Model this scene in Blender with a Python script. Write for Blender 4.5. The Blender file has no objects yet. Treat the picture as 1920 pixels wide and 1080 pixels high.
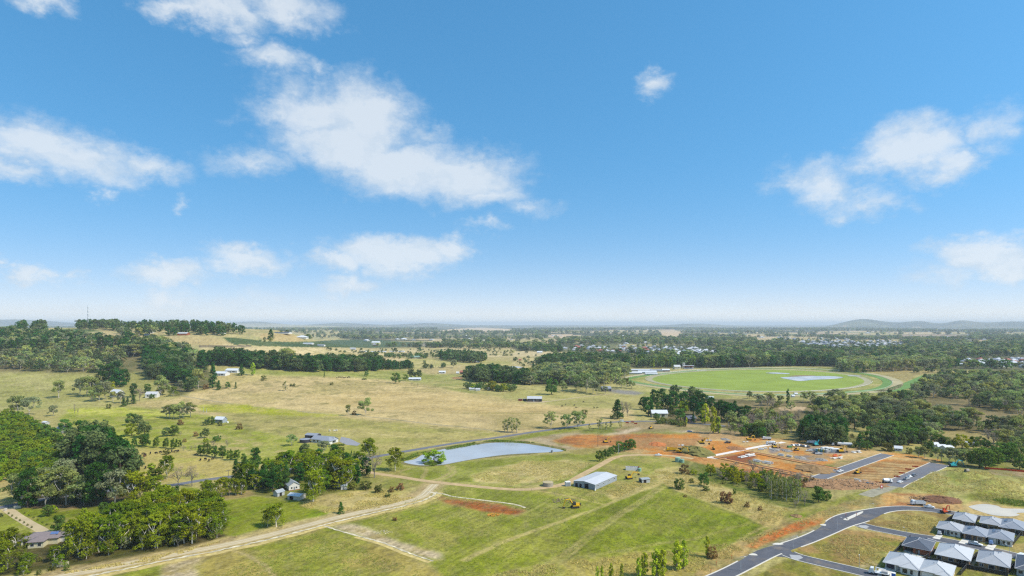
import bpy, bmesh, math, random
import numpy as np
from mathutils import Vector, Matrix

S = bpy.context.scene
COL = S.collection
RND = random.Random(11)
NP = np.random.default_rng(11)
rad = math.radians

# ------------------------------------------------------------------ camera
F, CX, HZ, CAMZ = 1150.0, 960.0, 607.0, 100.0      # focal length in photo pixels, horizon row, drone height
cam_d = bpy.data.cameras.new("camera")
cam = bpy.data.objects.new("camera", cam_d)
COL.objects.link(cam)
cam.location = (0, 0, CAMZ)
cam.rotation_euler = (rad(90), 0, 0)
cam_d.sensor_width = 36
cam_d.lens = 36 * F / 1920
cam_d.shift_y = (HZ - 540) / 1920
cam_d.clip_start = 1
cam_d.clip_end = 200000
S.camera = cam

# ------------------------------------------------------------------ sky, sun, exposure
SUN_EL, SUN_DIR = 48.0, Vector((0.93, -0.36))       # sun to the right, a little behind the camera
W = bpy.data.worlds.new("World")
S.world = W
W.use_nodes = True
S.view_settings.view_transform = 'Standard'
S.view_settings.look = 'None'
S.view_settings.gamma = 1
S.view_settings.use_curve_mapping = False
S.view_settings.exposure = 0.70
SKY_STRENGTH = 0.1
S.cycles.use_denoising = False
S.cycles.use_adaptive_sampling = False
S.cycles.filter_width = 1.3
S.cycles.sample_clamp_indirect = 4
S.cycles.max_bounces = 6
S.cycles.transparent_max_bounces = 8
S.cycles.volume_bounces = 0
S.render.use_persistent_data = False

sl = bpy.data.lights.new("sun", 'SUN')
sl.energy = 3.4
sl.angle = rad(8.0)
sl.color = (1.0, 0.93, 0.82)
sun = bpy.data.objects.new("sun", sl)
COL.objects.link(sun)
sv = Vector((SUN_DIR.x * math.cos(rad(SUN_EL)), SUN_DIR.y * math.cos(rad(SUN_EL)), math.sin(rad(SUN_EL)))).normalized()
sun.rotation_euler = sv.to_track_quat('Z', 'Y').to_euler()
sun.location = (0, 0, 400)


def world_nodes():
    nt = W.node_tree
    N, L = nt.nodes, nt.links
    N.clear()
    out = N.new('ShaderNodeOutputWorld')
    bg = N.new('ShaderNodeBackground')
    bg.inputs['Strength'].default_value = SKY_STRENGTH
    L.new(bg.outputs[0], out.inputs[0])
    sky = N.new('ShaderNodeTexSky')
    sky.sky_type = 'NISHITA'
    sky.sun_disc = False
    sky.sun_elevation = rad(SUN_EL)
    sky.sun_rotation = math.atan2(SUN_DIR.x, SUN_DIR.y)
    sky.altitude = 900
    sky.air_density = 1.0
    sky.dust_density = 0.6
    sky.ozone_density = 1.6

    def math_(op, a, b=None, clamp=False):
        n = N.new('ShaderNodeMath'); n.operation = op; n.use_clamp = clamp
        for i, s in enumerate((a, b)):
            if s is None: continue
            if isinstance(s, (int, float)): n.inputs[i].default_value = s
            else: L.new(s, n.inputs[i])
        return n.outputs[0]

    def vmath(op, a, b):
        n = N.new('ShaderNodeVectorMath'); n.operation = op
        for i, s in enumerate((a, b)):
            if s is None: continue
            if isinstance(s, tuple): n.inputs[i].default_value = s
            else: L.new(s, n.inputs[i])
        return n

    hs = N.new('ShaderNodeHueSaturation')
    hs.inputs['Saturation'].default_value = SKY_SAT
    hs.inputs['Value'].default_value = SKY_VAL
    gm = N.new('ShaderNodeGamma'); gm.inputs['Gamma'].default_value = SKY_GAMMA
    tn = vmath('MULTIPLY', sky.outputs[0], SKY_TINT)
    L.new(tn.outputs[0], gm.inputs['Color']); L.new(gm.outputs[0], hs.inputs['Color'])
    tc = N.new('ShaderNodeTexCoord')
    hi_ = vmath('NORMALIZE', vmath('ADD', vmath('MULTIPLY', tc.outputs['Generated'], (1, 1, .75)).outputs[0], (0, 0, .26)).outputs[0], None)
    L.new(hi_.outputs[0], sky.inputs['Vector'])     # the blue keeps deep down to the low white veil
    sep = N.new('ShaderNodeSeparateXYZ')
    L.new(tc.outputs['Generated'], sep.inputs[0])
    az = math_('ARCTAN2', sep.outputs[0], sep.outputs[1])
    el = math_('ARCSINE', sep.outputs[2])
    P = N.new('ShaderNodeCombineXYZ')
    L.new(az, P.inputs[0]); L.new(el, P.inputs[1])

    def noise(scale, detail, rough, vec, sc=(1, 1, 1), off=(0, 0, 0)):
        m = vmath('MULTIPLY', vec, sc)
        m2 = vmath('ADD', m.outputs[0], off)
        n = N.new('ShaderNodeTexNoise'); n.inputs['Scale'].default_value = scale
        n.inputs['Detail'].default_value = detail; n.inputs['Roughness'].default_value = rough
        L.new(m2.outputs[0], n.inputs['Vector'])
        return n

    # ragged edges: the sky position is pushed about by two noises
    na = noise(9, 5, 0.62, P.outputs[0], (1, 1.5, 1))
    nb = noise(34, 5, 0.65, P.outputs[0], (1, 1.4, 1), (3, 7, 1))
    da = vmath('MULTIPLY', vmath('SUBTRACT', na.outputs['Color'], (.5, .5, .5)).outputs[0], (.13, .075, 0))
    db = vmath('MULTIPLY', vmath('SUBTRACT', nb.outputs['Color'], (.5, .5, .5)).outputs[0], (.05, .036, 0))
    Q = vmath('ADD', vmath('ADD', P.outputs[0], da.outputs[0]).outputs[0], db.outputs[0])

    def body(q):
        acc = None
        for (u, v, ru, rv, w) in CLOUDS:
            t, e = (u - CX) / F, (HZ - v) / F
            a0 = math.atan(t); e0 = math.atan(e * math.cos(a0))
            k = math.cos(a0) ** 2
            d = vmath('MULTIPLY', vmath('SUBTRACT', q, (a0, e0, 0)).outputs[0],
                      (F / (ru * k), F / (rv * math.cos(a0)), 0))
            ln = N.new('ShaderNodeVectorMath'); ln.operation = 'LENGTH'; L.new(d.outputs[0], ln.inputs[0])
            m = math_('MULTIPLY', math_('SUBTRACT', 1.0, ln.outputs['Value']), w)
            acc = m if acc is None else math_('MAXIMUM', acc, m)
        return acc
    m0 = body(Q.outputs[0])
    # the rest of the sky, outside the picture: unseen scattered clouds, cover raised to whiten the ambient light
    far = noise(5.5, 5, 0.6, Q.outputs[0], (1, 1.9, 1), (4.3, 1.7, 0))
    outside = math_('MAXIMUM', math_('MULTIPLY', math_('SUBTRACT', math_('ABSOLUTE', az), 0.86), 6.0, True),
                    math_('MULTIPLY', math_('SUBTRACT', el, 0.56), 6.0, True), True)
    up = math_('GREATER_THAN', el, 0.03)
    gen = math_('MULTIPLY', math_('MULTIPLY', math_('MULTIPLY', math_('SUBTRACT', far.outputs['Fac'], 0.52), 5.0), outside), up)
    gen = math_('SUBTRACT', gen, math_('MULTIPLY', math_('SUBTRACT', 1.0, outside), 4.0))
    m0 = math_('MAXIMUM', m0, gen)
    fine = noise(26, 7, 0.66, P.outputs[0], (1, 1.35, 1), (1, 2, 3))
    dens = math_('ADD', m0, math_('MULTIPLY', math_('SUBTRACT', fine.outputs['Fac'], 0.5), 0.75))
    mr = N.new('ShaderNodeMapRange'); mr.interpolation_type = 'SMOOTHSTEP'
    L.new(dens, mr.inputs[0]); mr.inputs[1].default_value = -0.16; mr.inputs[2].default_value = 0.78
    cover = math_('MULTIPLY', mr.outputs[0], math_('MULTIPLY', math_('SUBTRACT', el, -0.002), 26.0, True), True)
    cover = math_('MULTIPLY', cover, CLOUD_MAX)
    # low white veil towards the horizon
    veil = math_('MULTIPLY', math_('POWER', 2.718, math_('MULTIPLY', el, -17.0)), VEIL, True)
    # cloud tone: thin parts and undersides greyer
    tone_n = noise(16, 5, 0.6, Q.outputs[0], (1, 1.8, 1), (9, 2, 5))
    tone = N.new('ShaderNodeMapRange')
    L.new(math_('ADD', tone_n.outputs['Fac'], math_('MULTIPLY', m0, 0.35)), tone.inputs[0])
    tone.inputs[1].default_value = 0.40; tone.inputs[2].default_value = 0.80
    cc = N.new('ShaderNodeMix'); cc.data_type = 'RGBA'
    L.new(tone.outputs[0], cc.inputs['Factor'])
    cc.inputs['A'].default_value = (*[c * CLOUD_LUM for c in (0.60, 0.72, 0.84)], 1)
    cc.inputs['B'].default_value = (*[c * CLOUD_LUM for c in (0.86, 0.91, 0.95)], 1)
    mixv = N.new('ShaderNodeMix'); mixv.data_type = 'RGBA'
    L.new(veil, mixv.inputs['Factor']); L.new(hs.outputs[0], mixv.inputs['A'])
    mixv.inputs['B'].default_value = (*[c * CLOUD_LUM for c in (0.86, 0.93, 0.97)], 1)
    mixc = N.new('ShaderNodeMix'); mixc.data_type = 'RGBA'
    L.new(cover, mixc.inputs['Factor']); L.new(mixv.outputs['Result'], mixc.inputs['A']); L.new(cc.outputs['Result'], mixc.inputs['B'])
    L.new(mixc.outputs['Result'], bg.inputs['Color'])


SKY_SAT, SKY_VAL, SKY_GAMMA, CLOUD_LUM, CLOUD_MAX, VEIL = 1.26, 1.42, 0.9, 6.05, 0.77, 1.3
SKY_TINT = (0.98, 1.18, 1.13)
HAZE_DENS, HAZE_COL, HAZE_TOP = 6.0e-5, (0.86, 0.95, 1.0, 1), 196.0
# clouds: centre and radii in photo pixels (turned into directions), weight
CLOUDS = [
    (60, 265, 130, 62, 1.0), (150, 290, 170, 55, 1.0), (280, 305, 105, 34, .8), (20, 320, 90, 30, .8),
    (600, 215, 140, 62, 1.0), (680, 215, 120, 75, 1.2), (660, 270, 170, 70, 1.2), (760, 310, 160, 65, 1.2), (860, 330, 150, 58, 1.1), (920, 360, 90, 35, .8),
    (480, 305, 90, 30, .62), (520, 210, 85, 32, .7), (990, 385, 60, 20, .45), (800, 250, 60, 24, .5),
    (330, 12, 70, 26, .8), (410, 20, 130, 40, .9), (540, 22, 130, 36, .85), (50, 2, 90, 28, .8), (440, 70, 55, 22, .5), (520, 118, 85, 32, .8), (600, 135, 45, 20, .5), (470, 100, 40, 20, .5),
    (1225, 152, 48, 30, .85), (1700, 285, 130, 62, 1.05), (1665, 300, 75, 40, .9), (1770, 310, 80, 40, .9), (1530, 345, 100, 48, .8), (1610, 375, 110, 28, .62), (1470, 345, 50, 16, .5), (1850, 245, 80, 42, .62),
    (1840, 475, 120, 45, 1.15), (1900, 490, 90, 50, 1.15), (1780, 510, 90, 26, .5),
    (465, 480, 110, 36, 1.15), (320, 508, 100, 30, 1.08), (740, 480, 130, 48, 1.28), (830, 470, 60, 36, 1.08), (640, 495, 70, 26, 0.94), (650, 535, 70, 20, 0.81),
    (60, 515, 50, 24, 0.94), (125, 510, 36, 20, .6), (320, 560, 55, 32, 0.81), (905, 425, 45, 14, .5), (500, 560, 60, 20, .35), (1460, 580, 70, 24, .35), (0, 500, 20, 20, .6), (650, 585, 120, 22, .45), (180, 355, 26, 16, .45), (340, 380, 20, 14, .35),
    (130, 588, 150, 18, .6), (900, 590, 150, 15, .5), (1180, 592, 200, 13, .45), (420, 578, 90, 20, .55), (1700, 588, 160, 16, .45),
]
world_nodes()

# ------------------------------------------------------------------ terrain
def smooth(a, b, x):
    t = np.clip((x - a) / (b - a), 0, 1)
    return t * t * (3 - 2 * t)


def _hash(ix, iy, seed):
    h = (ix.astype(np.int64) * 374761393 + iy.astype(np.int64) * 668265263 + seed * 974711) & 0x7fffffff
    h = ((h ^ (h >> 13)) * 1274126177) & 0x7fffffff
    return ((h ^ (h >> 16)) & 0xffff) / 65535.0


def vnoise(x, y, seed):
    x0, y0 = np.floor(x), np.floor(y)
    fx, fy = x - x0, y - y0
    fx, fy = fx * fx * (3 - 2 * fx), fy * fy * (3 - 2 * fy)
    x0, y0 = x0.astype(np.int64), y0.astype(np.int64)
    a, b = _hash(x0, y0, seed), _hash(x0 + 1, y0, seed)
    c, d = _hash(x0, y0 + 1, seed), _hash(x0 + 1, y0 + 1, seed)
    return (a * (1 - fx) + b * fx) * (1 - fy) + (c * (1 - fx) + d * fx) * fy


def fbm(x, y, lam, seed, octv=4, gain=0.5):
    r, a, s = 0, 1, 0
    for o in range(octv):
        r = r + a * vnoise(x / lam + 17.3 * o, y / lam - 9.1 * o, seed + o)
        s += a; a *= gain; lam *= 0.5
    return r / s


MOUNDS = []                                            # (x, y, rx, ry, h) low earth mounds, filled below


def terrain(x, y):
    x = np.asarray(x, float); y = np.asarray(y, float)
    yy = np.maximum(y, 50.0)
    t = x / yy
    w = 1 - smooth(-0.48, -0.15, t)
    up = smooth(700, 1750, yy)
    down = 1 - 0.8 * smooth(1850, 3000, yy)
    h = 88 * w * up * down
    h = h + 11 * smooth(1500, 1750, yy) * (1 - smooth(1850, 2300, yy)) * np.exp(-((t + 0.375) / 0.04) ** 2)
    h = h + smooth(2300, 5000, yy) * 34 * (fbm(x, y, 1500, 5, 3) - 0.45)
    h = h + smooth(7000, 14000, yy) * 90 * (fbm(x, y, 4200, 9, 3) - 0.5)
    # far ranges
    for (u, hw, D, top) in ((1640, 0.075, 16500, 604.2), (1610, 0.04, 16500, 606), (1725, .03, 16500, 606.2), (1800, 0.03, 16000, 604.6), (1880, 0.06, 16000, 605.5), (1990, 0.07, 16500, 604),
                            (60, 0.09, 20000, 603.2), (-90, .1, 20000, 603), (330, 0.09, 21000, 604.2), (480, 0.05, 22000, 604.8), (640, 0.06, 22000, 605.6), (800, 0.07, 22000, 606), (1300, .06, 23000, 606.2)):
        tt = (u - CX) / F
        H = CAMZ + (HZ - top) * D / F
        h = h + H * np.exp(-((t - tt) / hw) ** 2) * np.exp(-((yy - D) / (D * 0.12)) ** 2)
    for (mx, my, rx, ry, mh) in MOUNDS:
        if mh:
            q = ((x - mx) / rx) ** 2 + ((y - my) / ry) ** 2
            h = h + mh * np.exp(-q * 1.6)
    return np.maximum(h, -14.0)


_D = np.geomspace(150, 45000, 900)


def at(u, v, z=0.0, ground=True):
    """photo pixel -> point of the place: where that line of sight meets the land (or the height z above it)"""
    tx, tz = (u - CX) / F, -(v - HZ) / F
    if not ground:
        d = (z - CAMZ) / tz
        return Vector((tx * d, d, z))
    rz = CAMZ + tz * _D - z
    g = terrain(tx * _D, _D)
    k = np.nonzero(rz <= g)[0]
    if len(k) == 0:
        d = _D[-1]
    elif k[0] == 0:
        d = _D[0]
    else:
        i = k[0]
        a, b = (rz - g)[i - 1], (rz - g)[i]
        d = _D[i - 1] + (_D[i] - _D[i - 1]) * a / (a - b)
    x, y = tx * d, d
    return Vector((x, y, float(terrain(x, y)) + z))


def H_(x, y):
    return float(terrain(x, y))


def flat(u, v):
    return ((u - CX) * 100 / (v - HZ), F * 100 / (v - HZ))


for (u, v, ru, rv, mh) in ((1800, 896, 55, 9, 5), (1770, 905, 40, 7, 2.5), (1870, 915, 60, 9, 5.5), (1830, 925, 45, 5, 2.6), (1735, 912, 30, 5, 1.5), (1905, 930, 30, 5, 2.4)):
    x, y = flat(u, v)
    MOUNDS.append((x, y, ru * 100 / (v - HZ), F * 100 / (v - HZ) ** 2 * rv, mh))

# pale paddocks and dark woods of the far country: (u, v, half width, half height) in photo pixels, turned into land when painted
_r = random.Random(21)
FAR_FIELDS = [(_r.uniform(430, 1900), 611.5 + 32 * _r.random() ** 1.5, _r.uniform(14, 70), 0) for _ in range(80)]
FAR_FIELDS = [(u, v, a * (.5 + (v - 611) / 22), .35 + (v - 611) * _r.uniform(.02, .05)) for u, v, a, _ in FAR_FIELDS]

# ------------------------------------------------------------------ helpers
K = 0.72


def lin(c):
    return tuple((x / 255 / 12.92 if x / 255 <= 0.04045 else ((x / 255 + 0.055) / 1.055) ** 2.4) for x in c)


def alb(c, k=None):
    return tuple(min(0.85, v * (K if k is None else k)) for v in lin(c))


MATS = {}


def mat(name, rgb, rough=0.8, var=0.12, scale=3.0, bump=0.0, metal=0.0, spec=0.3, k=None, stripes=None, raw=False):
    """painted / mineral surface: base colour with mottling, a little roughness change and relief"""
    if name in MATS: return MATS[name]
    m = bpy.data.materials.new(name); m.use_nodes = True
    nt = m.node_tree; N, L = nt.nodes, nt.links
    b = N['Principled BSDF']
    b.inputs['Roughness'].default_value = rough
    b.inputs['Metallic'].default_value = metal
    b.inputs['Specular IOR Level'].default_value = spec
    col = rgb if raw else alb(rgb, k)
    tc = N.new('ShaderNodeTexCoord')
    n = N.new('ShaderNodeTexNoise'); n.inputs['Scale'].default_value = scale; n.inputs['Detail'].default_value = 5
    L.new(tc.outputs['Object'], n.inputs['Vector'])
    mr = N.new('ShaderNodeMapRange'); L.new(n.outputs['Fac'], mr.inputs[0])
    mr.inputs[1].default_value = .3; mr.inputs[2].default_value = .7
    mr.inputs[3].default_value = 1 - var; mr.inputs[4].default_value = 1 + var
    fac = mr.outputs[0]
    if stripes:                                          # ribs of sheet metal: (axis, pitch in m, depth)
        ax, pitch, dep = stripes
        w = N.new('ShaderNodeTexWave'); w.bands_direction = ax; w.inputs['Scale'].default_value = 6.283 / 20 / pitch * 1.0
        w.inputs['Distortion'].default_value = 0
        L.new(tc.outputs['Object'], w.inputs['Vector'])
        bp = N.new('ShaderNodeBump'); bp.inputs['Strength'].default_value = dep; bp.inputs['Distance'].default_value = .04
        L.new(w.outputs['Fac'], bp.inputs['Height']); L.new(bp.outputs[0], b.inputs['Normal'])
    hsv = N.new('ShaderNodeHueSaturation'); hsv.inputs['Color'].default_value = (*col, 1)
    L.new(fac, hsv.inputs['Value']); L.new(hsv.outputs[0], b.inputs['Base Color'])
    if bump and not stripes:
        bp = N.new('ShaderNodeBump'); bp.inputs['Strength'].default_value = bump; bp.inputs['Distance'].default_value = .1
        n2 = N.new('ShaderNodeTexNoise'); n2.inputs['Scale'].default_value = scale * 4; n2.inputs['Detail'].default_value = 4
        L.new(tc.outputs['Object'], n2.inputs['Vector'])
        L.new(n2.outputs['Fac'], bp.inputs['Height']); L.new(bp.outputs[0], b.inputs['Normal'])
    MATS[name] = m
    return m


def mat_leaf(name, rgb, k=None, hue=0.02, val=0.25, trans=0.38):
    if name in MATS: return MATS[name]
    m = bpy.data.materials.new(name); m.use_nodes = True
    nt = m.node_tree; N, L = nt.nodes, nt.links
    N.clear()
    out = N.new('ShaderNodeOutputMaterial')
    at_ = N.new('ShaderNodeAttribute'); at_.attribute_name = 'tint'
    oi = N.new('ShaderNodeObjectInfo')
    hsv = N.new('ShaderNodeHueSaturation'); hsv.inputs['Color'].default_value = (*alb(rgb, k), 1)
    mr = N.new('ShaderNodeMapRange'); L.new(oi.outputs['Random'], mr.inputs[0])
    mr.inputs[3].default_value = 0.5 - hue; mr.inputs[4].default_value = 0.5 + hue
    L.new(mr.outputs[0], hsv.inputs['Hue'])
    wn = N.new('ShaderNodeTexWhiteNoise'); wn.noise_dimensions = '1D'; L.new(oi.outputs['Random'], wn.inputs['W'])
    mv = N.new('ShaderNodeMapRange'); L.new(wn.outputs['Value'], mv.inputs[0]); mv.inputs[3].default_value = 1 - val; mv.inputs[4].default_value = 1 + val
    mul = N.new('ShaderNodeMath'); mul.operation = 'MULTIPLY'
    L.new(at_.outputs['Fac'], mul.inputs[0]); L.new(mv.outputs[0], mul.inputs[1])
    L.new(mul.outputs[0], hsv.inputs['Value'])
    d = N.new('ShaderNodeBsdfDiffuse'); t = N.new('ShaderNodeBsdfTranslucent')
    L.new(hsv.outputs[0], d.inputs[0]); L.new(hsv.outputs[0], t.inputs[0])
    mx = N.new('ShaderNodeMixShader'); mx.inputs[0].default_value = trans
    L.new(d.outputs[0], mx.inputs[1]); L.new(t.outputs[0], mx.inputs[2]); L.new(mx.outputs[0], out.inputs[0])
    MATS[name] = m
    return m


def link(name, data, parent=None):
    o = bpy.data.objects.new(name, data)
    COL.objects.link(o)
    if parent is not None: o.parent = parent
    return o


def tag(o, label, cat, group=None):
    o['label'] = label; o['category'] = cat
    if group: o['group'] = group
    return o


def thing(name, label, cat, loc=(0, 0, 0), rz=0.0, group=None, scale=1.0):
    o = link(name, None)
    o.empty_display_size = 0.5
    o.location = loc; o.rotation_euler = (0, 0, rz)
    if scale != 1.0: o.scale = (scale,) * 3
    return tag(o, label, cat, group)


def copy_tree(root, loc, rz, label, group=None, scale=None):
    r = root.copy(); COL.objects.link(r)
    r.location = loc; r.rotation_euler = (0, 0, rz); r['label'] = label
    if group: r['group'] = group
    if scale: r.scale = (scale,) * 3
    for ch in list(root.children):
        c = ch.copy(); COL.objects.link(c); c.parent = r
        for g in list(ch.children):
            q = g.copy(); COL.objects.link(q); q.parent = c
    return r


class MB:
    """collects shapes for one mesh"""
    def __init__(s): s.v, s.f, s.m = [], [], []
    def add(s, verts, faces, mi=0):
        o = len(s.v); s.v += [tuple(p) for p in verts]
        s.f += [tuple(i + o for i in f) for f in faces]; s.m += [mi] * len(faces)
        return s
    def box(s, x0, x1, y0, y1, z0, z1, mi=0, taper=0.0, tx=None, ty=None):
        tx = taper if tx is None else tx; ty = taper if ty is None else ty
        v = [(x0, y0, z0), (x1, y0, z0), (x1, y1, z0), (x0, y1, z0), (x0 + tx, y0 + ty, z1), (x1 - tx, y0 + ty, z1), (x1 - tx, y1 - ty, z1), (x0 + tx, y1 - ty, z1)]
        return s.add(v, [(3, 2, 1, 0), (4, 5, 6, 7), (0, 1, 5, 4), (1, 2, 6, 5), (2, 3, 7, 6), (3, 0, 4, 7)], mi)
    def prism(s, pts, y0, y1, mi=0, y0t=None):
        """outline in x,z pushed along y"""
        n = len(pts)
        v = [(x, y0, z) for x, z in pts] + [(x, y1, z) for x, z in pts]
        f = [tuple(range(n)), tuple(range(2 * n - 1, n - 1, -1))] + [(i, i + n, (i + 1) % n + n, (i + 1) % n) for i in range(n)]
        return s.add(v, [tuple(reversed(q)) for q in f], mi)
    def slab(s, pts, z0, z1, mi=0):
        """outline in x,y (counter-clockwise) raised from z0 to z1"""
        n = len(pts)
        v = [(x, y, z0) for x, y in pts] + [(x, y, z1) for x, y in pts]
        f = [tuple(range(n - 1, -1, -1)), tuple(range(n, 2 * n))] + [(i, (i + 1) % n, (i + 1) % n + n, i + n) for i in range(n)]
        return s.add(v, f, mi)
    def tube(s, a, b, r0, r1=None, n=6, mi=0, caps=True):
        a, b = Vector(a), Vector(b); r1 = r0 if r1 is None else r1
        d = (b - a)
        if d.length < 1e-6: return s
        q = d.normalized().to_track_quat('Z', 'Y')
        ring = [q @ Vector((math.cos(6.2832 * i / n), math.sin(6.2832 * i / n), 0)) for i in range(n)]
        v = [a + p * r0 for p in ring] + [b + p * r1 for p in ring]
        f = [(i, (i + 1) % n, (i + 1) % n + n, i + n) for i in range(n)]
        if caps: f += [tuple(range(n - 1, -1, -1)), tuple(range(n, 2 * n))]
        return s.add(v, f, mi)
    def path(s, pts, r, n=5, mi=0):
        """smooth tube through points with radii"""
        rings = []
        for i, p in enumerate(pts):
            p = Vector(p)
            d = (Vector(pts[min(i + 1, len(pts) - 1)]) - Vector(pts[max(i - 1, 0)])).normalized()
            q = d.to_track_quat('Z', 'Y'); rr = r[i] if isinstance(r, (list, tuple)) else r
            rings.append([p + q @ Vector((math.cos(6.2832 * k / n) * rr, math.sin(6.2832 * k / n) * rr, 0)) for k in range(n)])
        v = [p for ring in rings for p in ring]
        f = [(i * n + k, i * n + (k + 1) % n, (i + 1) * n + (k + 1) % n, (i + 1) * n + k) for i in range(len(pts) - 1) for k in range(n)]
        f += [tuple(range(n - 1, -1, -1)), tuple(range((len(pts) - 1) * n, len(pts) * n))]
        return s.add(v, f, mi)
    def lathe(s, prof, n=14, c=(0, 0), mi=0):
        v = [(c[0] + r * math.cos(6.2832 * k / n), c[1] + r * math.sin(6.2832 * k / n), z) for r, z in prof for k in range(n)]
        f = [(i * n + k, i * n + (k + 1) % n, (i + 1) * n + (k + 1) % n, (i + 1) * n + k) for i in range(len(prof) - 1) for k in range(n)]
        f += [tuple(range(n - 1, -1, -1)), tuple(range((len(prof) - 1) * n, len(prof) * n))]
        return s.add(v, f, mi)
    def wheel(s, x, y, r, w, mi=0):
        n = 10
        return s.tube((x, y - w / 2, r), (x, y + w / 2, r), r, n=n, mi=mi)
    def mesh(s, name, mats):
        me = bpy.data.meshes.new(name)
        me.from_pydata(s.v, [], s.f)
        for m in (mats if isinstance(mats, (list, tuple)) else [mats]): me.materials.append(m)
        if any(s.m): me.polygons.foreach_set('material_index', s.m)
        me.update()
        return me
    def build(s, name, mats, parent=None):
        return link(name, s.mesh(name, mats), parent)


def structure(o):
    o['kind'] = 'structure'; return o


def catmull(pts, n=8, closed=False):
    P = [np.array(p, float) for p in pts]; out = []
    m = len(P)
    for i in range(m if closed else m - 1):
        if closed: p0, p1, p2, p3 = P[(i - 1) % m], P[i], P[(i + 1) % m], P[(i + 2) % m]
        else: p0, p1, p2, p3 = P[max(i - 1, 0)], P[i], P[i + 1], P[min(i + 2, m - 1)]
        for k in range(n):
            t = k / n
            out.append(0.5 * ((2 * p1) + (-p0 + p2) * t + (2 * p0 - 5 * p1 + 4 * p2 - p3) * t * t + (-p0 + 3 * p1 - 3 * p2 + p3) * t ** 3))
    if not closed: out.append(P[-1])
    return out


def ground_line(px, n=8, closed=False):
    """control points in photo pixels -> smooth line on the land (x, y)"""
    return catmull([at(u, v).xy[:] for u, v in px], n, closed)


def offset_line(line, off, closed=False):
    out = []
    m = len(line)
    for i in range(m):
        a = line[(i - 1) % m] if closed else line[max(i - 1, 0)]
        b = line[(i + 1) % m] if closed else line[min(i + 1, m - 1)]
        d = b - a; l = math.hypot(*d) or 1
        out.append(line[i] + np.array((-d[1], d[0])) / l * (off[i] if hasattr(off, '__len__') else off))
    return out


def lift(d):
    return 0.03 + max(0, d - 500) * 0.00035


def ribbon(name, line, left, right, m, z=0.0, closed=False, thick=0.0):
    """sheet (or raised strip) between two offsets of a line, lying on the land"""
    A, B = offset_line(line, left, closed), offset_line(line, right, closed)
    mb = MB(); n = len(line); v = []
    for a, b in zip(A, B):
        for p in (a, b):
            v.append((p[0], p[1], H_(*p) + lift(p[1]) + z))
    if thick:
        lo = len(v)
        v += [(x, y, zz - thick - 0.2) for x, y, zz in v]
    k = n if closed else n - 1
    f = []
    for i in range(k):
        j = (i + 1) % n
        f.append((2 * i + 1, 2 * j + 1, 2 * j, 2 * i))
        if thick:
            f.append((2 * i, 2 * j, lo + 2 * j, lo + 2 * i)); f.append((lo + 2 * i + 1, lo + 2 * j + 1, 2 * j + 1, 2 * i + 1))
    if thick and not closed:
        f += [(1, 0, lo, lo + 1), (2 * n - 2, 2 * n - 1, lo + 2 * n - 1, lo + 2 * n - 2)]
    return structure(mb.add(v, f).build(name, m))


def sheet(name, px, m, z=0.0, smooth_n=0, thick=0.0, world=False):
    """flat patch with an outline given in photo pixels"""
    P = [np.array(p, float) for p in px] if world else [np.array(at(u, v).xy[:]) for u, v in px]
    if smooth_n: P = catmull(P, smooth_n, True)
    area = sum(P[i][0] * P[(i + 1) % len(P)][1] - P[(i + 1) % len(P)][0] * P[i][1] for i in range(len(P)))
    if area < 0: P = P[::-1]
    zz = [H_(*p) + lift(p[1]) + z for p in P]
    n = len(P)
    bm = bmesh.new()
    vs = [bm.verts.new((p[0], p[1], q)) for p, q in zip(P, zz)]
    bm.faces.new(vs)
    bmesh.ops.triangulate(bm, faces=bm.faces[:])
    if thick:
        lo = [bm.verts.new((p[0], p[1], q - thick)) for p, q in zip(P, zz)]
        for i in range(n):
            bm.faces.new((vs[(i + 1) % n], vs[i], lo[i], lo[(i + 1) % n]))
    me = bpy.data.meshes.new(name); bm.to_mesh(me); bm.free()
    me.materials.append(m)
    return structure(link(name, me))

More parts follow.
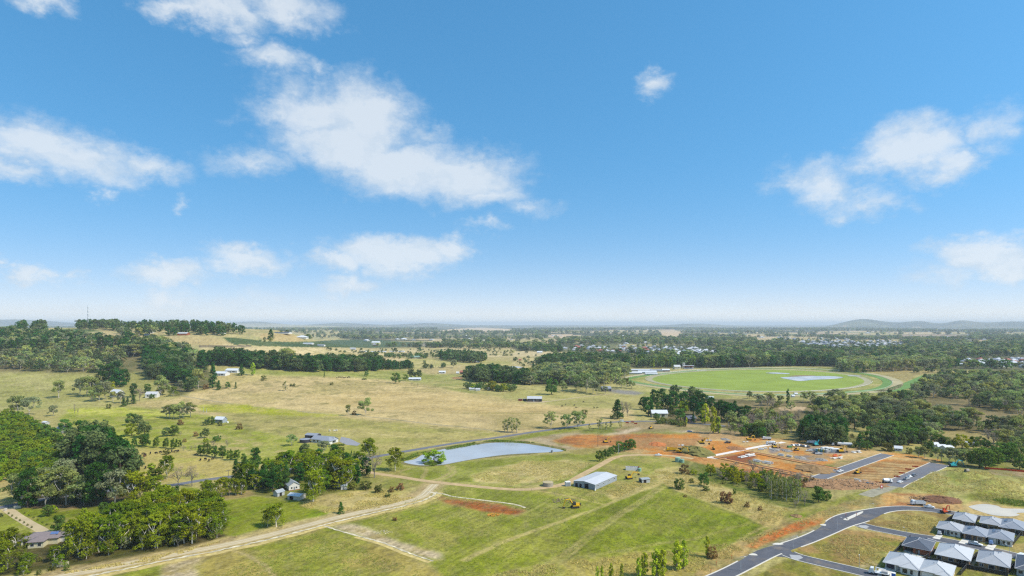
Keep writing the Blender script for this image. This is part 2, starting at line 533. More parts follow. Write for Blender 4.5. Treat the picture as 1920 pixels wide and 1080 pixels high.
# ------------------------------------------------------------------ ground: one sheet to the horizon, coloured field by field
def ground():
    us = np.concatenate([np.linspace(-900, -130, 40)[:-1], np.arange(-130, 2052, 2.4), np.linspace(2052, 2900, 40)[1:]])
    v1 = 607 + np.geomspace(2.4, 30, 75)
    v2 = np.arange(637.6, 800, 0.95)
    v3 = np.arange(800, 1100, 1.15)
    v4 = 1100 + np.geomspace(2, 900, 26)
    vs = np.concatenate([v1, v2, v3, v4])[::-1]
    U, V = np.meshgrid(us, vs)
    Y = F * CAMZ / (V - HZ); X = (U - CX) / F * Y
    Z = terrain(X, Y)
    pu = CX + F * X / Y; pv = HZ - F * (Z - CAMZ) / Y           # where each piece of land stands in the view
    nr, nc = U.shape
    # ragged field edges
    eu = (fbm(X, Y, 14, 31, 3) - .5); ev = (fbm(X, Y, 14, 47, 3) - .5)

    far = smooth(1300, 3200, Y)
    mid = fbm(X, Y, 160, 3, 4); fine = fbm(X, Y, 18, 8, 4); vfine = vnoise(X / 2.2, Y / 2.2, 21)
    C = np.zeros((nr, nc, 3))

    def c3(rgb): return np.array(alb(rgb))
    dry, olive, green, lime = c3((203, 190, 128)), c3((172, 170, 100)), c3((142, 158, 68)), c3((168, 184, 66))
    base = c3((182, 174, 108))
    C[:] = base
    k = smooth(.35, .7, mid)[..., None]
    C = C * (1 - k * .6) + olive * k * .6
    # far country: woods and straw paddocks by turns
    wood = c3((78, 94, 66)); tan = c3((208, 190, 146)); tan2 = c3((186, 178, 122)); moss = c3((130, 142, 92))
    n1 = fbm(X, Y, 900, 12, 4); n2 = fbm(X + 900, Y, 420, 15, 3)
    fm = smooth(.54, .60, n1)[..., None]; f2 = smooth(.40, .55, n2)[..., None]
    Fc = wood * (1 - fm) + (tan * (1 - f2) + tan2 * f2) * fm
    dist = smooth(8000, 13000, Y)[..., None]
    Fc = Fc * (1 - dist * .75) + wood * dist * .75
    f3 = smooth(.55, .6, fbm(X, Y + 700, 700, 77, 3))[..., None] * (1 - fm)
    Fc = Fc * (1 - f3 * .7) + moss * f3 * .7
    fk = smooth(640, 690, pv)[..., None]
    C = Fc * (1 - fk) + C * fk

    def blur(m, k):
        for _ in range(2):
            for ax in (0, 1):
                c = np.cumsum(np.concatenate([np.repeat(m.take([0], ax), k + 1, ax), m, np.repeat(m.take([-1], ax), k, ax)], ax), ax)
                a = c.take(range(2 * k + 1, c.shape[ax]), ax); b = c.take(range(0, c.shape[ax] - 2 * k - 1), ax)
                m = (a - b) / (2 * k + 1)
        return m

    def poly_mask(P, edge=3.0, feather=1):
        P = np.array(P, float)
        b = max(edge, 1) + 12
        ok = (pu > P[:, 0].min() - b) & (pu < P[:, 0].max() + b) & (pv > P[:, 1].min() - b) & (pv < P[:, 1].max() + b)
        r = np.nonzero(ok.any(1))[0]; c = np.nonzero(ok.any(0))[0]
        if len(r) == 0: return None
        sl = (slice(max(r[0] - 8, 0), r[-1] + 9), slice(max(c[0] - 8, 0), c[-1] + 9))
        sc = np.clip((pv[sl] - 600) / 120, .15, 1.6)
        x = pu[sl] + eu[sl] * edge * 4 * sc; y = pv[sl] + ev[sl] * edge * 2 * sc
        m = np.zeros(x.shape, bool); j = len(P) - 1
        for i in range(len(P)):
            xi, yi = P[i]; xj, yj = P[j]
            if yi != yj:
                m ^= ((yi > y) != (yj > y)) & (x < (xj - xi) * (y - yi) / (yj - yi) + xi)
            j = i
        m = m.astype(float)
        if feather: m = blur(m, feather)
        return sl, m

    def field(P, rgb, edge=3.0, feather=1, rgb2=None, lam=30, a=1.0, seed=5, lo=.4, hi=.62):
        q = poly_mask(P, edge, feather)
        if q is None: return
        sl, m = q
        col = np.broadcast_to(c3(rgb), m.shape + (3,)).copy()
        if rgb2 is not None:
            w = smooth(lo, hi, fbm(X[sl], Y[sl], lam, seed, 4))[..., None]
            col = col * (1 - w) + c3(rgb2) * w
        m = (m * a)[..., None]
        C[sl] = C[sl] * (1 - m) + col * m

    def stroke(px, width, rgb, fe=1.5, a=1.0, broken=0.0):
        L = ground_line(px, 6)
        L = np.array(L)
        xm, xM, ym, yM = L[:, 0].min() - 30, L[:, 0].max() + 30, L[:, 1].min() - 30, L[:, 1].max() + 30
        ok = (X > xm) & (X < xM) & (Y > ym) & (Y < yM)
        r = np.nonzero(ok.any(1))[0]; c = np.nonzero(ok.any(0))[0]
        if len(r) == 0: return
        sl = (slice(r[0], r[-1] + 1), slice(c[0], c[-1] + 1))
        x = X[sl] + (vnoise(X[sl] / 6, Y[sl] / 6, 61) - .5) * 1.2; y = Y[sl] + (vnoise(X[sl] / 6, Y[sl] / 6, 62) - .5) * 1.2
        d = np.full(x.shape, 1e9)
        for (ax, ay), (bx, by) in zip(L[:-1], L[1:]):
            dx, dy = bx - ax, by - ay; l2 = dx * dx + dy * dy + 1e-9
            t = np.clip(((x - ax) * dx + (y - ay) * dy) / l2, 0, 1)
            d = np.minimum(d, (x - ax - t * dx) ** 2 + (y - ay - t * dy) ** 2)
        m = 1 - smooth(width / 2 - fe / 2, width / 2 + fe, np.sqrt(d))
        if broken: m = m * (1 - broken * smooth(.4, .6, fbm(x, y, 9, 63, 2)))
        m = (m * a)[..., None]
        C[sl] = C[sl] * (1 - m) + c3(rgb) * m

    f = field
    for i, (u0, v0, a0, b0) in enumerate(FAR_FIELDS):
        P = [(u0 + a0 * math.cos(k * .628 + i) * (.75 + .25 * math.sin(k * 2.1 + i)), v0 + b0 * math.sin(k * .628 + i)) for k in range(10)]
        field(P, ((204, 186, 144), (186, 176, 126), (150, 156, 104), (192, 170, 140))[i % 4], .6, 0, a=.8)
    # ---- right and centre middle distance, woodland floors
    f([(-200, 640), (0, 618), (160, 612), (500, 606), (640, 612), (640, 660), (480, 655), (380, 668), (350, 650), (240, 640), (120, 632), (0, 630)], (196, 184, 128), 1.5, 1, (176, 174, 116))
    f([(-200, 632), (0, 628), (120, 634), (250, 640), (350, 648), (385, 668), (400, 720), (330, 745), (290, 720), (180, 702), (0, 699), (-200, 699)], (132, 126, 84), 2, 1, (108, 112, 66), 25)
    f([(84, 622), (110, 617), (150, 616), (185, 619), (188, 624), (120, 625)], (104, 146, 92), .4, 1)
    f([(150, 626), (180, 622), (236, 626), (230, 632), (190, 634), (130, 630)], (206, 190, 140), 1, 1)
    f([(300, 631), (345, 630), (395, 631), (430, 640), (440, 648), (380, 649), (345, 646), (300, 640)], (210, 192, 140), 1, 1, (196, 180, 124), 60)
    f([(416, 632), (440, 634), (490, 638), (490, 645), (440, 646), (428, 641)], (82, 116, 72), .6, 0)
    f([(372, 648), (440, 648), (470, 647), (470, 651), (372, 652)], (104, 96, 84), .6, 0)
    f([(371, 652), (480, 651), (560, 652), (640, 655), (760, 668), (760, 690), (480, 676), (400, 660)], (214, 198, 148), 1, 1, (200, 184, 126), 60)
    f([(488, 626), (500, 625), (545, 626), (560, 632), (572, 640), (530, 641), (500, 638), (488, 634)], (196, 178, 122), .6, 0)
    f([(470, 640), (560, 641), (590, 640), (640, 637), (700, 637), (800, 644), (820, 648), (700, 652), (560, 651), (500, 649), (470, 648)], (74, 110, 76), .8, 0, (92, 122, 80), 40)
    f([(470, 652), (560, 653), (700, 653), (860, 648), (960, 650), (980, 668), (860, 672), (760, 668), (640, 664), (520, 660)], (212, 198, 146), 1, 1, (186, 178, 118), 60)
    f([(780, 646), (800, 644), (836, 647), (830, 650), (790, 648)], (196, 186, 170), .4, 0)
    f([(760, 672), (860, 673), (960, 678), (1010, 676), (1010, 700), (960, 705), (880, 700), (770, 696)], (180, 178, 104), 1, 1, (196, 188, 120), 60)
    f([(960, 672), (1005, 672), (1005, 690), (985, 700), (960, 700)], (204, 192, 132), 1, 1)
    f([(985, 658), (1050, 660), (1150, 664), (1220, 670), (1180, 673), (1080, 670), (960, 668), (960, 660)], (214, 200, 150), .8, 0)
    f([(1025, 628), (1060, 626), (1090, 629), (1112, 634), (1090, 637), (1050, 634), (1025, 632)], (216, 196, 160), .6, 0)
    f([(820, 620), (860, 616), (900, 614), (960, 617), (960, 621), (880, 622), (830, 622)], (222, 204, 168), .5, 0)
    f([(1240, 620), (1262, 618), (1280, 624), (1270, 632), (1255, 633), (1240, 628)], (216, 196, 158), .6, 0)
    f([(1690, 628), (1760, 627), (1820, 629), (1820, 634), (1750, 637), (1690, 633)], (190, 168, 146), .6, 1)
    f([(1800, 638), (1840, 637), (1870, 642), (1850, 646), (1810, 642)], (206, 182, 150), .5, 0)
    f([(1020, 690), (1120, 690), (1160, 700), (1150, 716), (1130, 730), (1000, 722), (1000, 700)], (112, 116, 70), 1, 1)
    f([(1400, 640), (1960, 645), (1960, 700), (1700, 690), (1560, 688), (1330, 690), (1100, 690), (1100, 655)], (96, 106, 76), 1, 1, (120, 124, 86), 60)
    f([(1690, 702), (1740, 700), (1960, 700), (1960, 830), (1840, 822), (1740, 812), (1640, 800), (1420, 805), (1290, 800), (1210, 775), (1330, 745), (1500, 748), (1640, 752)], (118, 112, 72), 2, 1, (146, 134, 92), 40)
    f([(1740, 812), (1790, 806), (1860, 815), (1900, 822), (1860, 832), (1770, 836), (1740, 830)], (162, 152, 98), 2, 1)
    f([(1458, 764), (1480, 760), (1512, 764), (1505, 770), (1470, 772)], (206, 182, 142), 1, 0)
    f([(1440, 815), (1500, 812), (1660, 818), (1700, 830), (1700, 850), (1640, 848), (1560, 838), (1500, 832), (1420, 824)], (158, 152, 92), 2, 1, (132, 136, 74), 20)
    f([(1680, 845), (1760, 838), (1920, 850), (1960, 880), (1860, 890), (1700, 862)], (150, 150, 86), 2, 1, (128, 142, 66), 20)
    # ---- racecourse and its margins
    f([(1120, 722), (1160, 702), (1260, 692), (1440, 685), (1600, 690), (1760, 700), (1740, 712), (1690, 738), (1600, 750), (1440, 752), (1330, 746), (1200, 742)], (184, 180, 112), 1, 1, (160, 170, 92), 40)
    f([(1600, 690), (1740, 690), (1770, 698), (1720, 703), (1700, 716), (1660, 704)], (176, 164, 104), 1, 0)
    f([(1450, 690), (1560, 689), (1640, 696), (1560, 694)], (138, 160, 74), 1, 0)
    f([(1128, 728), (1180, 732), (1212, 737), (1190, 741), (1140, 738)], (150, 150, 142), 1, 1)
    # ---- left pastures
    f([(-200, 699), (0, 697), (170, 700), (240, 704), (290, 725), (300, 748), (190, 758), (60, 770), (-200, 778)], (164, 166, 92), 2, 1, (178, 176, 108), 40)
    f([(240, 700), (285, 695), (300, 715), (285, 735), (248, 742), (232, 730)], (158, 160, 88), 2, 1)
    f([(330, 748), (400, 722), (470, 712), (560, 706), (640, 706), (760, 716), (830, 728), (900, 738), (985, 754), (1080, 762), (1185, 768), (1190, 790), (1100, 796), (960, 815), (820, 835), (700, 846), (620, 828), (520, 815), (440, 800), (250, 772), (250, 755)],
      (208, 190, 132), 1.5, 1, (190, 176, 114), 46)
    f([(480, 765), (620, 781), (800, 798), (955, 812), (820, 835), (700, 848), (620, 828), (520, 815), (440, 800), (400, 780)], (182, 174, 104), 2, 2, (166, 164, 88), 24)
    f([(700, 730), (830, 738), (960, 758), (1100, 768), (960, 778), (800, 772), (640, 762), (560, 745)], (212, 192, 132), 3, 3, (200, 180, 118), 30)
    f([(395, 700), (470, 694), (560, 702), (500, 712), (400, 722)], (196, 182, 118), 1.5, 1)
    f([(455, 689), (560, 693), (770, 696), (800, 690), (880, 692), (900, 700), (870, 716), (830, 720), (760, 714), (640, 706), (520, 703), (440, 700)], (152, 168, 82), 1, 1, (172, 178, 98), 40)
    f([(800, 716), (860, 706), (950, 706), (975, 722), (940, 738), (880, 738), (830, 728)], (156, 164, 88), 1.5, 1, (182, 176, 108), 40)
    f([(775, 692), (860, 684), (930, 690), (900, 702), (800, 702)], (196, 182, 124), 1.5, 1)
    f([(846, 707), (866, 706), (870, 711), (850, 711)], (170, 132, 94), 1, 0)
    f([(960, 730), (1030, 724), (1140, 732), (1190, 745), (1190, 768), (1080, 762), (985, 754), (940, 745)], (172, 170, 98), 2, 1, (184, 178, 110), 30)
    stroke([(870, 774), (960, 775), (1060, 776), (1180, 777)], 3.5, (140, 144, 68), 3, .8, .4)
    for pts_ in ([(480, 745), (560, 738), (640, 742), (720, 736)], [(860, 748), (950, 760), (1040, 756), (1130, 750)], [(540, 800), (640, 806), (760, 820)], [(20, 720), (90, 728), (170, 722)], [(800, 800), (880, 812), (950, 806)], [(300, 880), (350, 872), (410, 878)], [(870, 728), (930, 724), (990, 728)]):
        stroke(pts_, 1.1, (222, 204, 158), 1.5, .55, .4)
    stroke([(700, 775), (780, 772), (870, 775), (960, 773), (1080, 772)], 1.6, (128, 122, 66), 2, .8, .3)
    stroke([(485, 726), (620, 723), (740, 717), (830, 728)], 1.6, (150, 150, 84), 2, .7, .3)
    stroke([(340, 742), (400, 752), (480, 763), (560, 771), (640, 779), (700, 782), (800, 794), (900, 804), (955, 812)], 3.0, (160, 156, 128), 1.5, .85)
    f([(368, 760), (440, 757), (560, 772), (650, 780), (560, 780), (470, 775), (380, 772)], (172, 186, 44), 2, 1, (184, 182, 80), 12)
    f([(130, 768), (250, 762), (340, 775), (420, 782), (450, 800), (540, 820), (640, 850), (640, 870), (520, 872), (420, 858), (330, 838), (240, 842), (180, 812), (110, 790)], (172, 176, 84), 3, 2, (152, 172, 62), 9, lo=.4, hi=.55)
    f([(120, 768), (230, 764), (330, 778), (240, 782), (130, 776)], (196, 200, 92), 2, 1, (170, 190, 60), 9)
    f([(330, 815), (400, 812), (520, 838), (560, 845), (470, 850), (380, 838)], (190, 178, 112), 3, 2, (158, 170, 76), 10)
    f([(240, 846), (300, 836), (370, 845), (440, 870), (452, 886), (420, 893), (330, 905), (262, 906), (240, 880)], (190, 178, 102), 2, 1, (174, 172, 84), 16)
    f([(150, 812), (200, 806), (240, 818), (240, 850), (180, 850)], (166, 180, 74), 2, 1)
    # ---- orchard floor, lower left garden
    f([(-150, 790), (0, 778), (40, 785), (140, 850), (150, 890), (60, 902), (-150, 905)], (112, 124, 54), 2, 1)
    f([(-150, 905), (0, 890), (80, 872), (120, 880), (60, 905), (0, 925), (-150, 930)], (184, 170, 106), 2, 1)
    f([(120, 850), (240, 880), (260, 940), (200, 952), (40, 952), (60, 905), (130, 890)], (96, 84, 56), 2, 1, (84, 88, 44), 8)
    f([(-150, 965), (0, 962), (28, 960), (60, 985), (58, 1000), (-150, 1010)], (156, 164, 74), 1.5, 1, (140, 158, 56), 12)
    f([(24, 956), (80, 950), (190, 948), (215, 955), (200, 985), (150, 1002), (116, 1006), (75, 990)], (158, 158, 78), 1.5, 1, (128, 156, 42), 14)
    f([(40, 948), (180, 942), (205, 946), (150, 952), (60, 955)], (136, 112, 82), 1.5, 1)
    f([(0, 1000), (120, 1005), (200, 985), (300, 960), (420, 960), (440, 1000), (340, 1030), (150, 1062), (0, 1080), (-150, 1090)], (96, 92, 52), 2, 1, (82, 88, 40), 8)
    f([(330, 1035), (440, 1003), (450, 1008), (300, 1050), (110, 1078), (60, 1085), (110, 1065)], (150, 138, 88), 2, 1)
    # ---- cottage surroundings
    f([(340, 912), (372, 916), (378, 924), (350, 930), (336, 925)], (134, 162, 40), 1, 1)
    f([(410, 938), (470, 930), (560, 940), (615, 958), (612, 966), (520, 982), (440, 1006), (418, 1000), (400, 968)], (138, 158, 48), 1.5, 1, (120, 156, 26), 16)
    f([(380, 925), (470, 912), (500, 920), (470, 932), (400, 942)], (164, 150, 94), 2, 1)
    f([(440, 895), (560, 880), (680, 880), (720, 905), (700, 930), (560, 940), (480, 930)], (122, 132, 62), 2, 1)
    f([(560, 948), (600, 930), (700, 915), (790, 925), (792, 934), (740, 948), (680, 958), (640, 965), (610, 960)], (194, 180, 116), 2, 1, (178, 172, 92), 10)
    f([(690, 880), (760, 870), (810, 885), (820, 905), (780, 912), (740, 925), (690, 915), (670, 895)], (142, 150, 72), 2, 1, (166, 160, 88), 14)
    f([(620, 845), (720, 845), (800, 862), (780, 880), (690, 882), (640, 872)], (150, 162, 70), 2, 1, (168, 168, 86), 14)
    f([(560, 836), (640, 828), (700, 838), (690, 850), (620, 850)], (152, 168, 66), 1.5, 1, (176, 172, 92), 14)
    # ---- round the dam
    f([(745, 885), (800, 870), (900, 862), (1000, 855), (1080, 848), (1160, 850), (1180, 862), (1130, 885), (1060, 905), (960, 912), (860, 905), (790, 900)], (136, 154, 56), 2, 1, (152, 164, 76), 14)
    f([(880, 893), (920, 878), (985, 864), (1060, 862), (1110, 868), (1090, 880), (1060, 900), (1000, 906), (940, 912), (890, 905)], (196, 184, 120), 2, 1, (176, 172, 96), 10)
    f([(880, 835), (960, 822), (1010, 818), (1060, 840), (1040, 850), (1065, 842), (1130, 838), (1160, 848), (1080, 852), (1058, 842), (1000, 825)], (160, 152, 86), 2, 1)
    f([(700, 858), (800, 845), (960, 822), (1000, 812), (1090, 800), (1100, 805), (960, 828), (860, 842), (780, 856), (760, 866)], (142, 158, 60), 1.5, 1)
    f([(955, 830), (1010, 818), (1070, 812), (1110, 813), (1090, 820), (1050, 822), (1034, 826), (1060, 835), (1100, 840), (1060, 845), (1000, 828)], (190, 176, 140), 1.5, 1, (178, 160, 118), 10)
    f([(1090, 806), (1130, 800), (1180, 802), (1180, 808), (1130, 812), (1090, 812)], (126, 148, 66), 1, 1)
    f([(1040, 828), (1068, 826), (1074, 833), (1050, 835)], (150, 158, 70), 1, 1)
    f([(1180, 790), (1270, 792), (1360, 806), (1430, 814), (1430, 824), (1300, 818), (1200, 812), (1150, 808)], (170, 152, 110), 1.5, 1, (150, 142, 92), 14)
    f([(1130, 815), (1160, 810), (1195, 801), (1202, 804), (1170, 814), (1230, 812), (1300, 806), (1300, 811), (1220, 818)], (212, 196, 164), 1, 1)
    f([(1180, 812), (1250, 809), (1300, 812), (1290, 818), (1200, 820)], (148, 158, 76), 1, 1)
    # ---- field in the foreground
    f([(100, 1095), (380, 1032), (600, 990), (700, 965), (800, 925), (830, 905), (1010, 918), (1240, 905), (1330, 930), (1450, 985), (1440, 1000), (1330, 1060), (1290, 1100), (1000, 1110)], (156, 158, 72), 2, 1, (138, 156, 52), 30)
    f([(340, 1095), (380, 1040), (600, 995), (720, 1020), (815, 1060), (850, 1100)], (172, 160, 84), 2, 2, (154, 158, 66), 22)
    f([(450, 1030), (530, 1012), (560, 1020), (500, 1032)], (140, 158, 50), 3, 1, a=.7)
    f([(560, 1062), (620, 1050), (650, 1060), (600, 1080)], (140, 158, 50), 3, 1, a=.5)
    f([(700, 970), (800, 938), (850, 945), (960, 970), (990, 985), (960, 1000), (840, 1040), (760, 1000)], (158, 156, 74), 3, 2, (136, 156, 50), 16)
    f([(840, 945), (930, 960), (985, 970), (990, 990), (900, 1010), (800, 985)], (134, 156, 44), 4, 3, (160, 160, 76), 16, a=.8)
    f([(820, 908), (960, 915), (1060, 940), (1130, 948), (1060, 975), (960, 1005), (985, 965), (900, 935), (830, 925)], (150, 156, 72), 2, 1, (134, 152, 56), 16)
    f([(1000, 918), (1100, 905), (1180, 905), (1240, 903), (1240, 910), (1140, 942), (1050, 935)], (154, 156, 74), 2, 1, (172, 164, 92), 14)
    f([(840, 1060), (960, 1012), (1140, 950), (1250, 915), (1330, 945), (1425, 978), (1440, 998), (1330, 1035), (1150, 1040), (1000, 1090), (840, 1100)], (138, 158, 46), 2, 1, (152, 160, 64), 16)
    f([(1060, 965), (1180, 925), (1240, 925), (1380, 975), (1300, 1010), (1180, 1000)], (128, 154, 40), 6, 4, (146, 158, 60), 14, a=.8)
    f([(840, 1100), (990, 1062), (1150, 1036), (1280, 1030), (1390, 1004), (1440, 1000), (1440, 1010), (1300, 1075), (1290, 1100)], (176, 166, 84), 3, 2, (156, 160, 66), 14)
    f([(1190, 1000), (1400, 965), (1440, 995), (1350, 1030), (1240, 1045)], (124, 154, 40), 2, 2, (140, 158, 54), 14, a=.85)
    f([(1100, 865), (1160, 855), (1230, 856), (1290, 860), (1330, 872), (1300, 895), (1240, 905), (1160, 905), (1120, 890)], (144, 158, 66), 2, 1, (168, 164, 88), 14)
    f([(1135, 920), (1180, 905), (1230, 880), (1260, 880), (1250, 905), (1180, 930), (1150, 938)], (192, 178, 112), 2, 1, (168, 164, 88), 8)
    f([(1225, 880), (1290, 872), (1330, 905), (1400, 918), (1480, 955), (1500, 968), (1455, 980), (1400, 970), (1340, 945), (1250, 912)], (196, 182, 118), 2, 1, (178, 170, 98), 10)
    f([(1400, 968), (1450, 958), (1485, 966), (1478, 978), (1440, 990), (1430, 985)], (190, 172, 104), 1.5, 1)
    f([(1270, 868), (1320, 862), (1380, 878), (1440, 890), (1540, 915), (1560, 940), (1500, 955), (1440, 945), (1370, 915), (1310, 900)], (104, 130, 54), 2, 1, (132, 140, 72), 7)
    f([(1470, 958), (1530, 950), (1600, 925), (1670, 915), (1700, 918), (1640, 935), (1560, 958), (1500, 975), (1485, 985), (1470, 970)], (166, 162, 84), 2, 1, (146, 158, 66), 14)
    f([(1478, 968), (1505, 962), (1522, 970), (1515, 980), (1490, 976)], (116, 160, 32), 2, 1)
    SANDC, SAND2 = (204, 190, 152), (176, 162, 108)
    f([(622, 984), (664, 980), (680, 986), (704, 998), (764, 1018), (828, 1038), (824, 1048), (780, 1042), (716, 1018), (652, 999)], SANDC, 2.5, 2, SAND2, 8, lo=.5, hi=.7)
    f([(336, 1048), (398, 1033), (384, 1048), (366, 1062), (372, 1080), (344, 1102), (306, 1092), (296, 1064)], SANDC, 2.5, 2, SAND2, 8, lo=.5, hi=.7)
    f([(764, 932), (796, 912), (814, 906), (804, 925), (764, 944)], (206, 178, 124), 2, 1, SAND2, 6)
    f([(700, 956), (760, 942), (800, 928), (840, 936), (800, 942), (740, 960)], (196, 176, 120), 2.5, 2, (160, 158, 80), 6)
    f([(814, 928), (850, 934), (900, 938), (960, 947), (990, 957), (975, 965), (920, 960), (870, 951), (832, 942)], (168, 112, 66), 2.5, 1, (168, 136, 84), 7)
    f([(850, 938), (900, 943), (955, 950), (984, 958), (970, 963), (915, 957), (870, 948)], (164, 96, 46), 2.5, 1, (156, 96, 62), 5)
    consT = [(20, 1108), (110, 1082), (180, 1069), (250, 1055), (330, 1039), (400, 1026), (480, 1009), (560, 989), (630, 971), (700, 955), (760, 941), (790, 931), (805, 918), (815, 908)]
    stroke(consT, 13, (196, 178, 128), 5, .85, .25)
    stroke([(u + 2, v + 9) for u, v in consT[1:-2]], 5, (200, 178, 112), 4, .8, .3)
    # mown edges and wheel marks
    for pts, w_, c_, a_ in (([(1240, 912), (1190, 945), (1150, 970), (1100, 1005), (1055, 1042), (985, 1084)], 2.6, (178, 168, 98), .75),
                            ([(1246, 914), (1200, 945), (1160, 970), (1112, 1005), (1070, 1042)], 1.1, (186, 172, 108), .7),
                            ([(870, 1050), (960, 1010), (1060, 975), (1140, 945), (1230, 905)], 2.6, (192, 180, 112), .8),
                            ([(930, 1080), (1000, 1062), (1120, 1040), (1220, 1022), (1300, 1010), (1400, 982), (1460, 965), (1530, 950)], 2.2, (166, 164, 86), .7),
                            ([(970, 915), (1040, 925), (1100, 938), (1130, 946)], 1.6, (190, 176, 110), .8), ([(1240, 908), (1300, 935), (1390, 970), (1425, 984)], 1.0, (110, 126, 50), .7),
                            ([(420, 1025), (480, 1050), (520, 1085)], 1.4, (190, 174, 120), .7), ([(830, 1048), (760, 1062), (700, 1075)], 1.0, (184, 172, 104), .6),
                            ([(800, 903), (830, 895), (845, 880), (830, 868)], 2.0, (186, 168, 116), .7), ([(820, 903), (850, 890), (850, 875)], 1.6, (186, 168, 116), .6),
                            ([(790, 900), (800, 880), (780, 876), (750, 884)], 2.4, (184, 166, 112), .6), ([(960, 910), (1000, 893), (1060, 878), (1110, 868)], 1.6, (200, 186, 120), .7),
                            ([(1240, 905), (1280, 888), (1300, 862)], 2.0, (178, 166, 100), .5), ([(960, 970), (1010, 950), (1030, 935)], 1.6, (172, 166, 100), .5),
                            ([(1500, 968), (1440, 985), (1400, 1005), (1340, 1042), (1300, 1060)], 1.2, (196, 180, 112), .8)):
        stroke(pts, w_, c_, 1.2, a_, .3)
    # ---- bare earth of the works
    f([(1032, 826), (1060, 818), (1110, 814), (1200, 817), (1290, 813), (1380, 818), (1450, 822), (1540, 832), (1620, 842), (1700, 852), (1760, 862), (1770, 870), (1740, 885), (1690, 908), (1640, 918), (1560, 905), (1500, 898), (1430, 890), (1370, 880), (1310, 866), (1250, 856), (1190, 850), (1150, 842), (1080, 838)],
      (210, 138, 66), 1.5, 1, (204, 170, 118), 16)
    f([(1035, 825), (1080, 816), (1130, 815), (1180, 822), (1180, 836), (1110, 836), (1060, 832)], (170, 112, 70), 2, 1, (196, 130, 72), 10)
    f([(1150, 817), (1190, 812), (1250, 816), (1220, 826), (1170, 834), (1140, 832)], (198, 126, 64), 2, 1, (170, 116, 74), 9)
    f([(1185, 822), (1240, 820), (1300, 822), (1330, 818), (1300, 836), (1240, 842), (1190, 840)], (184, 136, 90), 2, 1, (182, 134, 88), 10)
    f([(1310, 814), (1370, 814), (1400, 822), (1360, 826), (1330, 822)], (182, 148, 106), 2, 1)
    f([(1255, 848), (1330, 845), (1340, 856), (1400, 872), (1500, 892), (1440, 892), (1350, 876), (1270, 858)], (176, 110, 66), 1.5, 1, (200, 146, 88), 9)
    f([(1345, 858), (1400, 848), (1420, 855), (1400, 872)], (150, 88, 58), 1, 1)
    f([(1395, 862), (1420, 866), (1440, 878), (1420, 872)], (120, 132, 66), 1, 1)
    f([(1440, 838), (1470, 832), (1500, 836), (1470, 848), (1445, 850)], (194, 138, 84), 1.5, 1, (160, 138, 112), 8)
    f([(1440, 845), (1470, 838), (1460, 848), (1444, 850)], (150, 146, 142), 1, 1)
    f([(1515, 838), (1560, 838), (1600, 846), (1580, 852), (1520, 850)], (158, 148, 136), 1.5, 1)
    f([(1490, 855), (1540, 850), (1560, 858), (1530, 866), (1490, 862)], (168, 140, 104), 1.5, 1, (146, 144, 140), 8)
    f([(1520, 880), (1560, 868), (1590, 862), (1640, 852), (1600, 866), (1560, 882), (1530, 890)], (172, 152, 100), 1.5, 1, (142, 146, 74), 8)
    f([(1562, 895), (1600, 880), (1660, 862), (1740, 866), (1745, 872), (1690, 905), (1640, 910), (1590, 902)], (190, 156, 106), 1, 1, (172, 122, 74), 9)
    for i in range(9):
        v0 = 868 + i * 4.4
        stroke([(1655 - i * 11.5, v0 - 2), (1700 - i * 4, v0 + 1), (1750 - i * 10, v0 + 3)], 1.6, (140, 104, 66), 1.5, .7, .4)
        stroke([(1655 - i * 11.5, v0), (1700 - i * 4, v0 + 3), (1750 - i * 10, v0 + 5)], 1.2, (208, 178, 130), 1.2, .6, .4)
    f([(1640, 905), (1664, 903), (1690, 912), (1660, 925), (1620, 928), (1640, 915)], (160, 152, 130), 1, 1)
    f([(1655, 925), (1700, 924), (1760, 928), (1800, 940), (1815, 955), (1760, 962), (1700, 952), (1640, 952), (1640, 940)], (194, 156, 104), 2, 1, (176, 122, 78), 10)
    f([(1640, 935), (1665, 928), (1690, 934), (1680, 945), (1650, 948)], (206, 158, 96), 2, 1)
    f([(1710, 935), (1760, 930), (1790, 938), (1790, 945), (1740, 942)], (132, 98, 70), 2, 1)
    # ---- grassy rises on the right
    f([(1690, 915), (1720, 895), (1760, 880), (1800, 878), (1860, 890), (1960, 892), (1960, 955), (1860, 950), (1820, 945), (1790, 930), (1740, 925)], (176, 172, 100), 3, 2, (154, 164, 84), 12)
    f([(1730, 890), (1770, 880), (1830, 890), (1860, 905), (1820, 915), (1760, 915)], (158, 170, 92), 3, 2, (188, 180, 116), 9)
    f([(1770, 886), (1830, 888), (1850, 905), (1800, 908)], (122, 146, 62), 4, 2, (160, 166, 86), 7, a=.8)
    f([(1800, 930), (1840, 922), (1920, 935), (1960, 940), (1960, 955), (1880, 950)], (138, 148, 66), 2, 1, (120, 134, 52), 8)
    f([(1846, 880), (1960, 886), (1960, 898), (1860, 892)], (160, 144, 108), 1.5, 1, (140, 136, 92), 8)
    f([(1808, 945), (1830, 938), (1880, 948), (1960, 958), (1960, 978), (1880, 975), (1810, 962)], (192, 172, 114), 2, 1)
    # ---- subdivision verges and empty lots
    f([(1290, 1090), (1330, 1045), (1400, 1010), (1450, 988), (1510, 970), (1590, 940), (1650, 928), (1660, 945), (1600, 955), (1545, 985), (1470, 1018), (1400, 1050), (1330, 1090)], (184, 158, 98), 2, 1, (160, 150, 92), 9)
    f([(1395, 1025), (1440, 1000), (1500, 978), (1545, 972), (1540, 982), (1480, 1000), (1420, 1028)], (200, 112, 52), 1.5, 1, (192, 130, 74), 8, lo=.5, hi=.7)
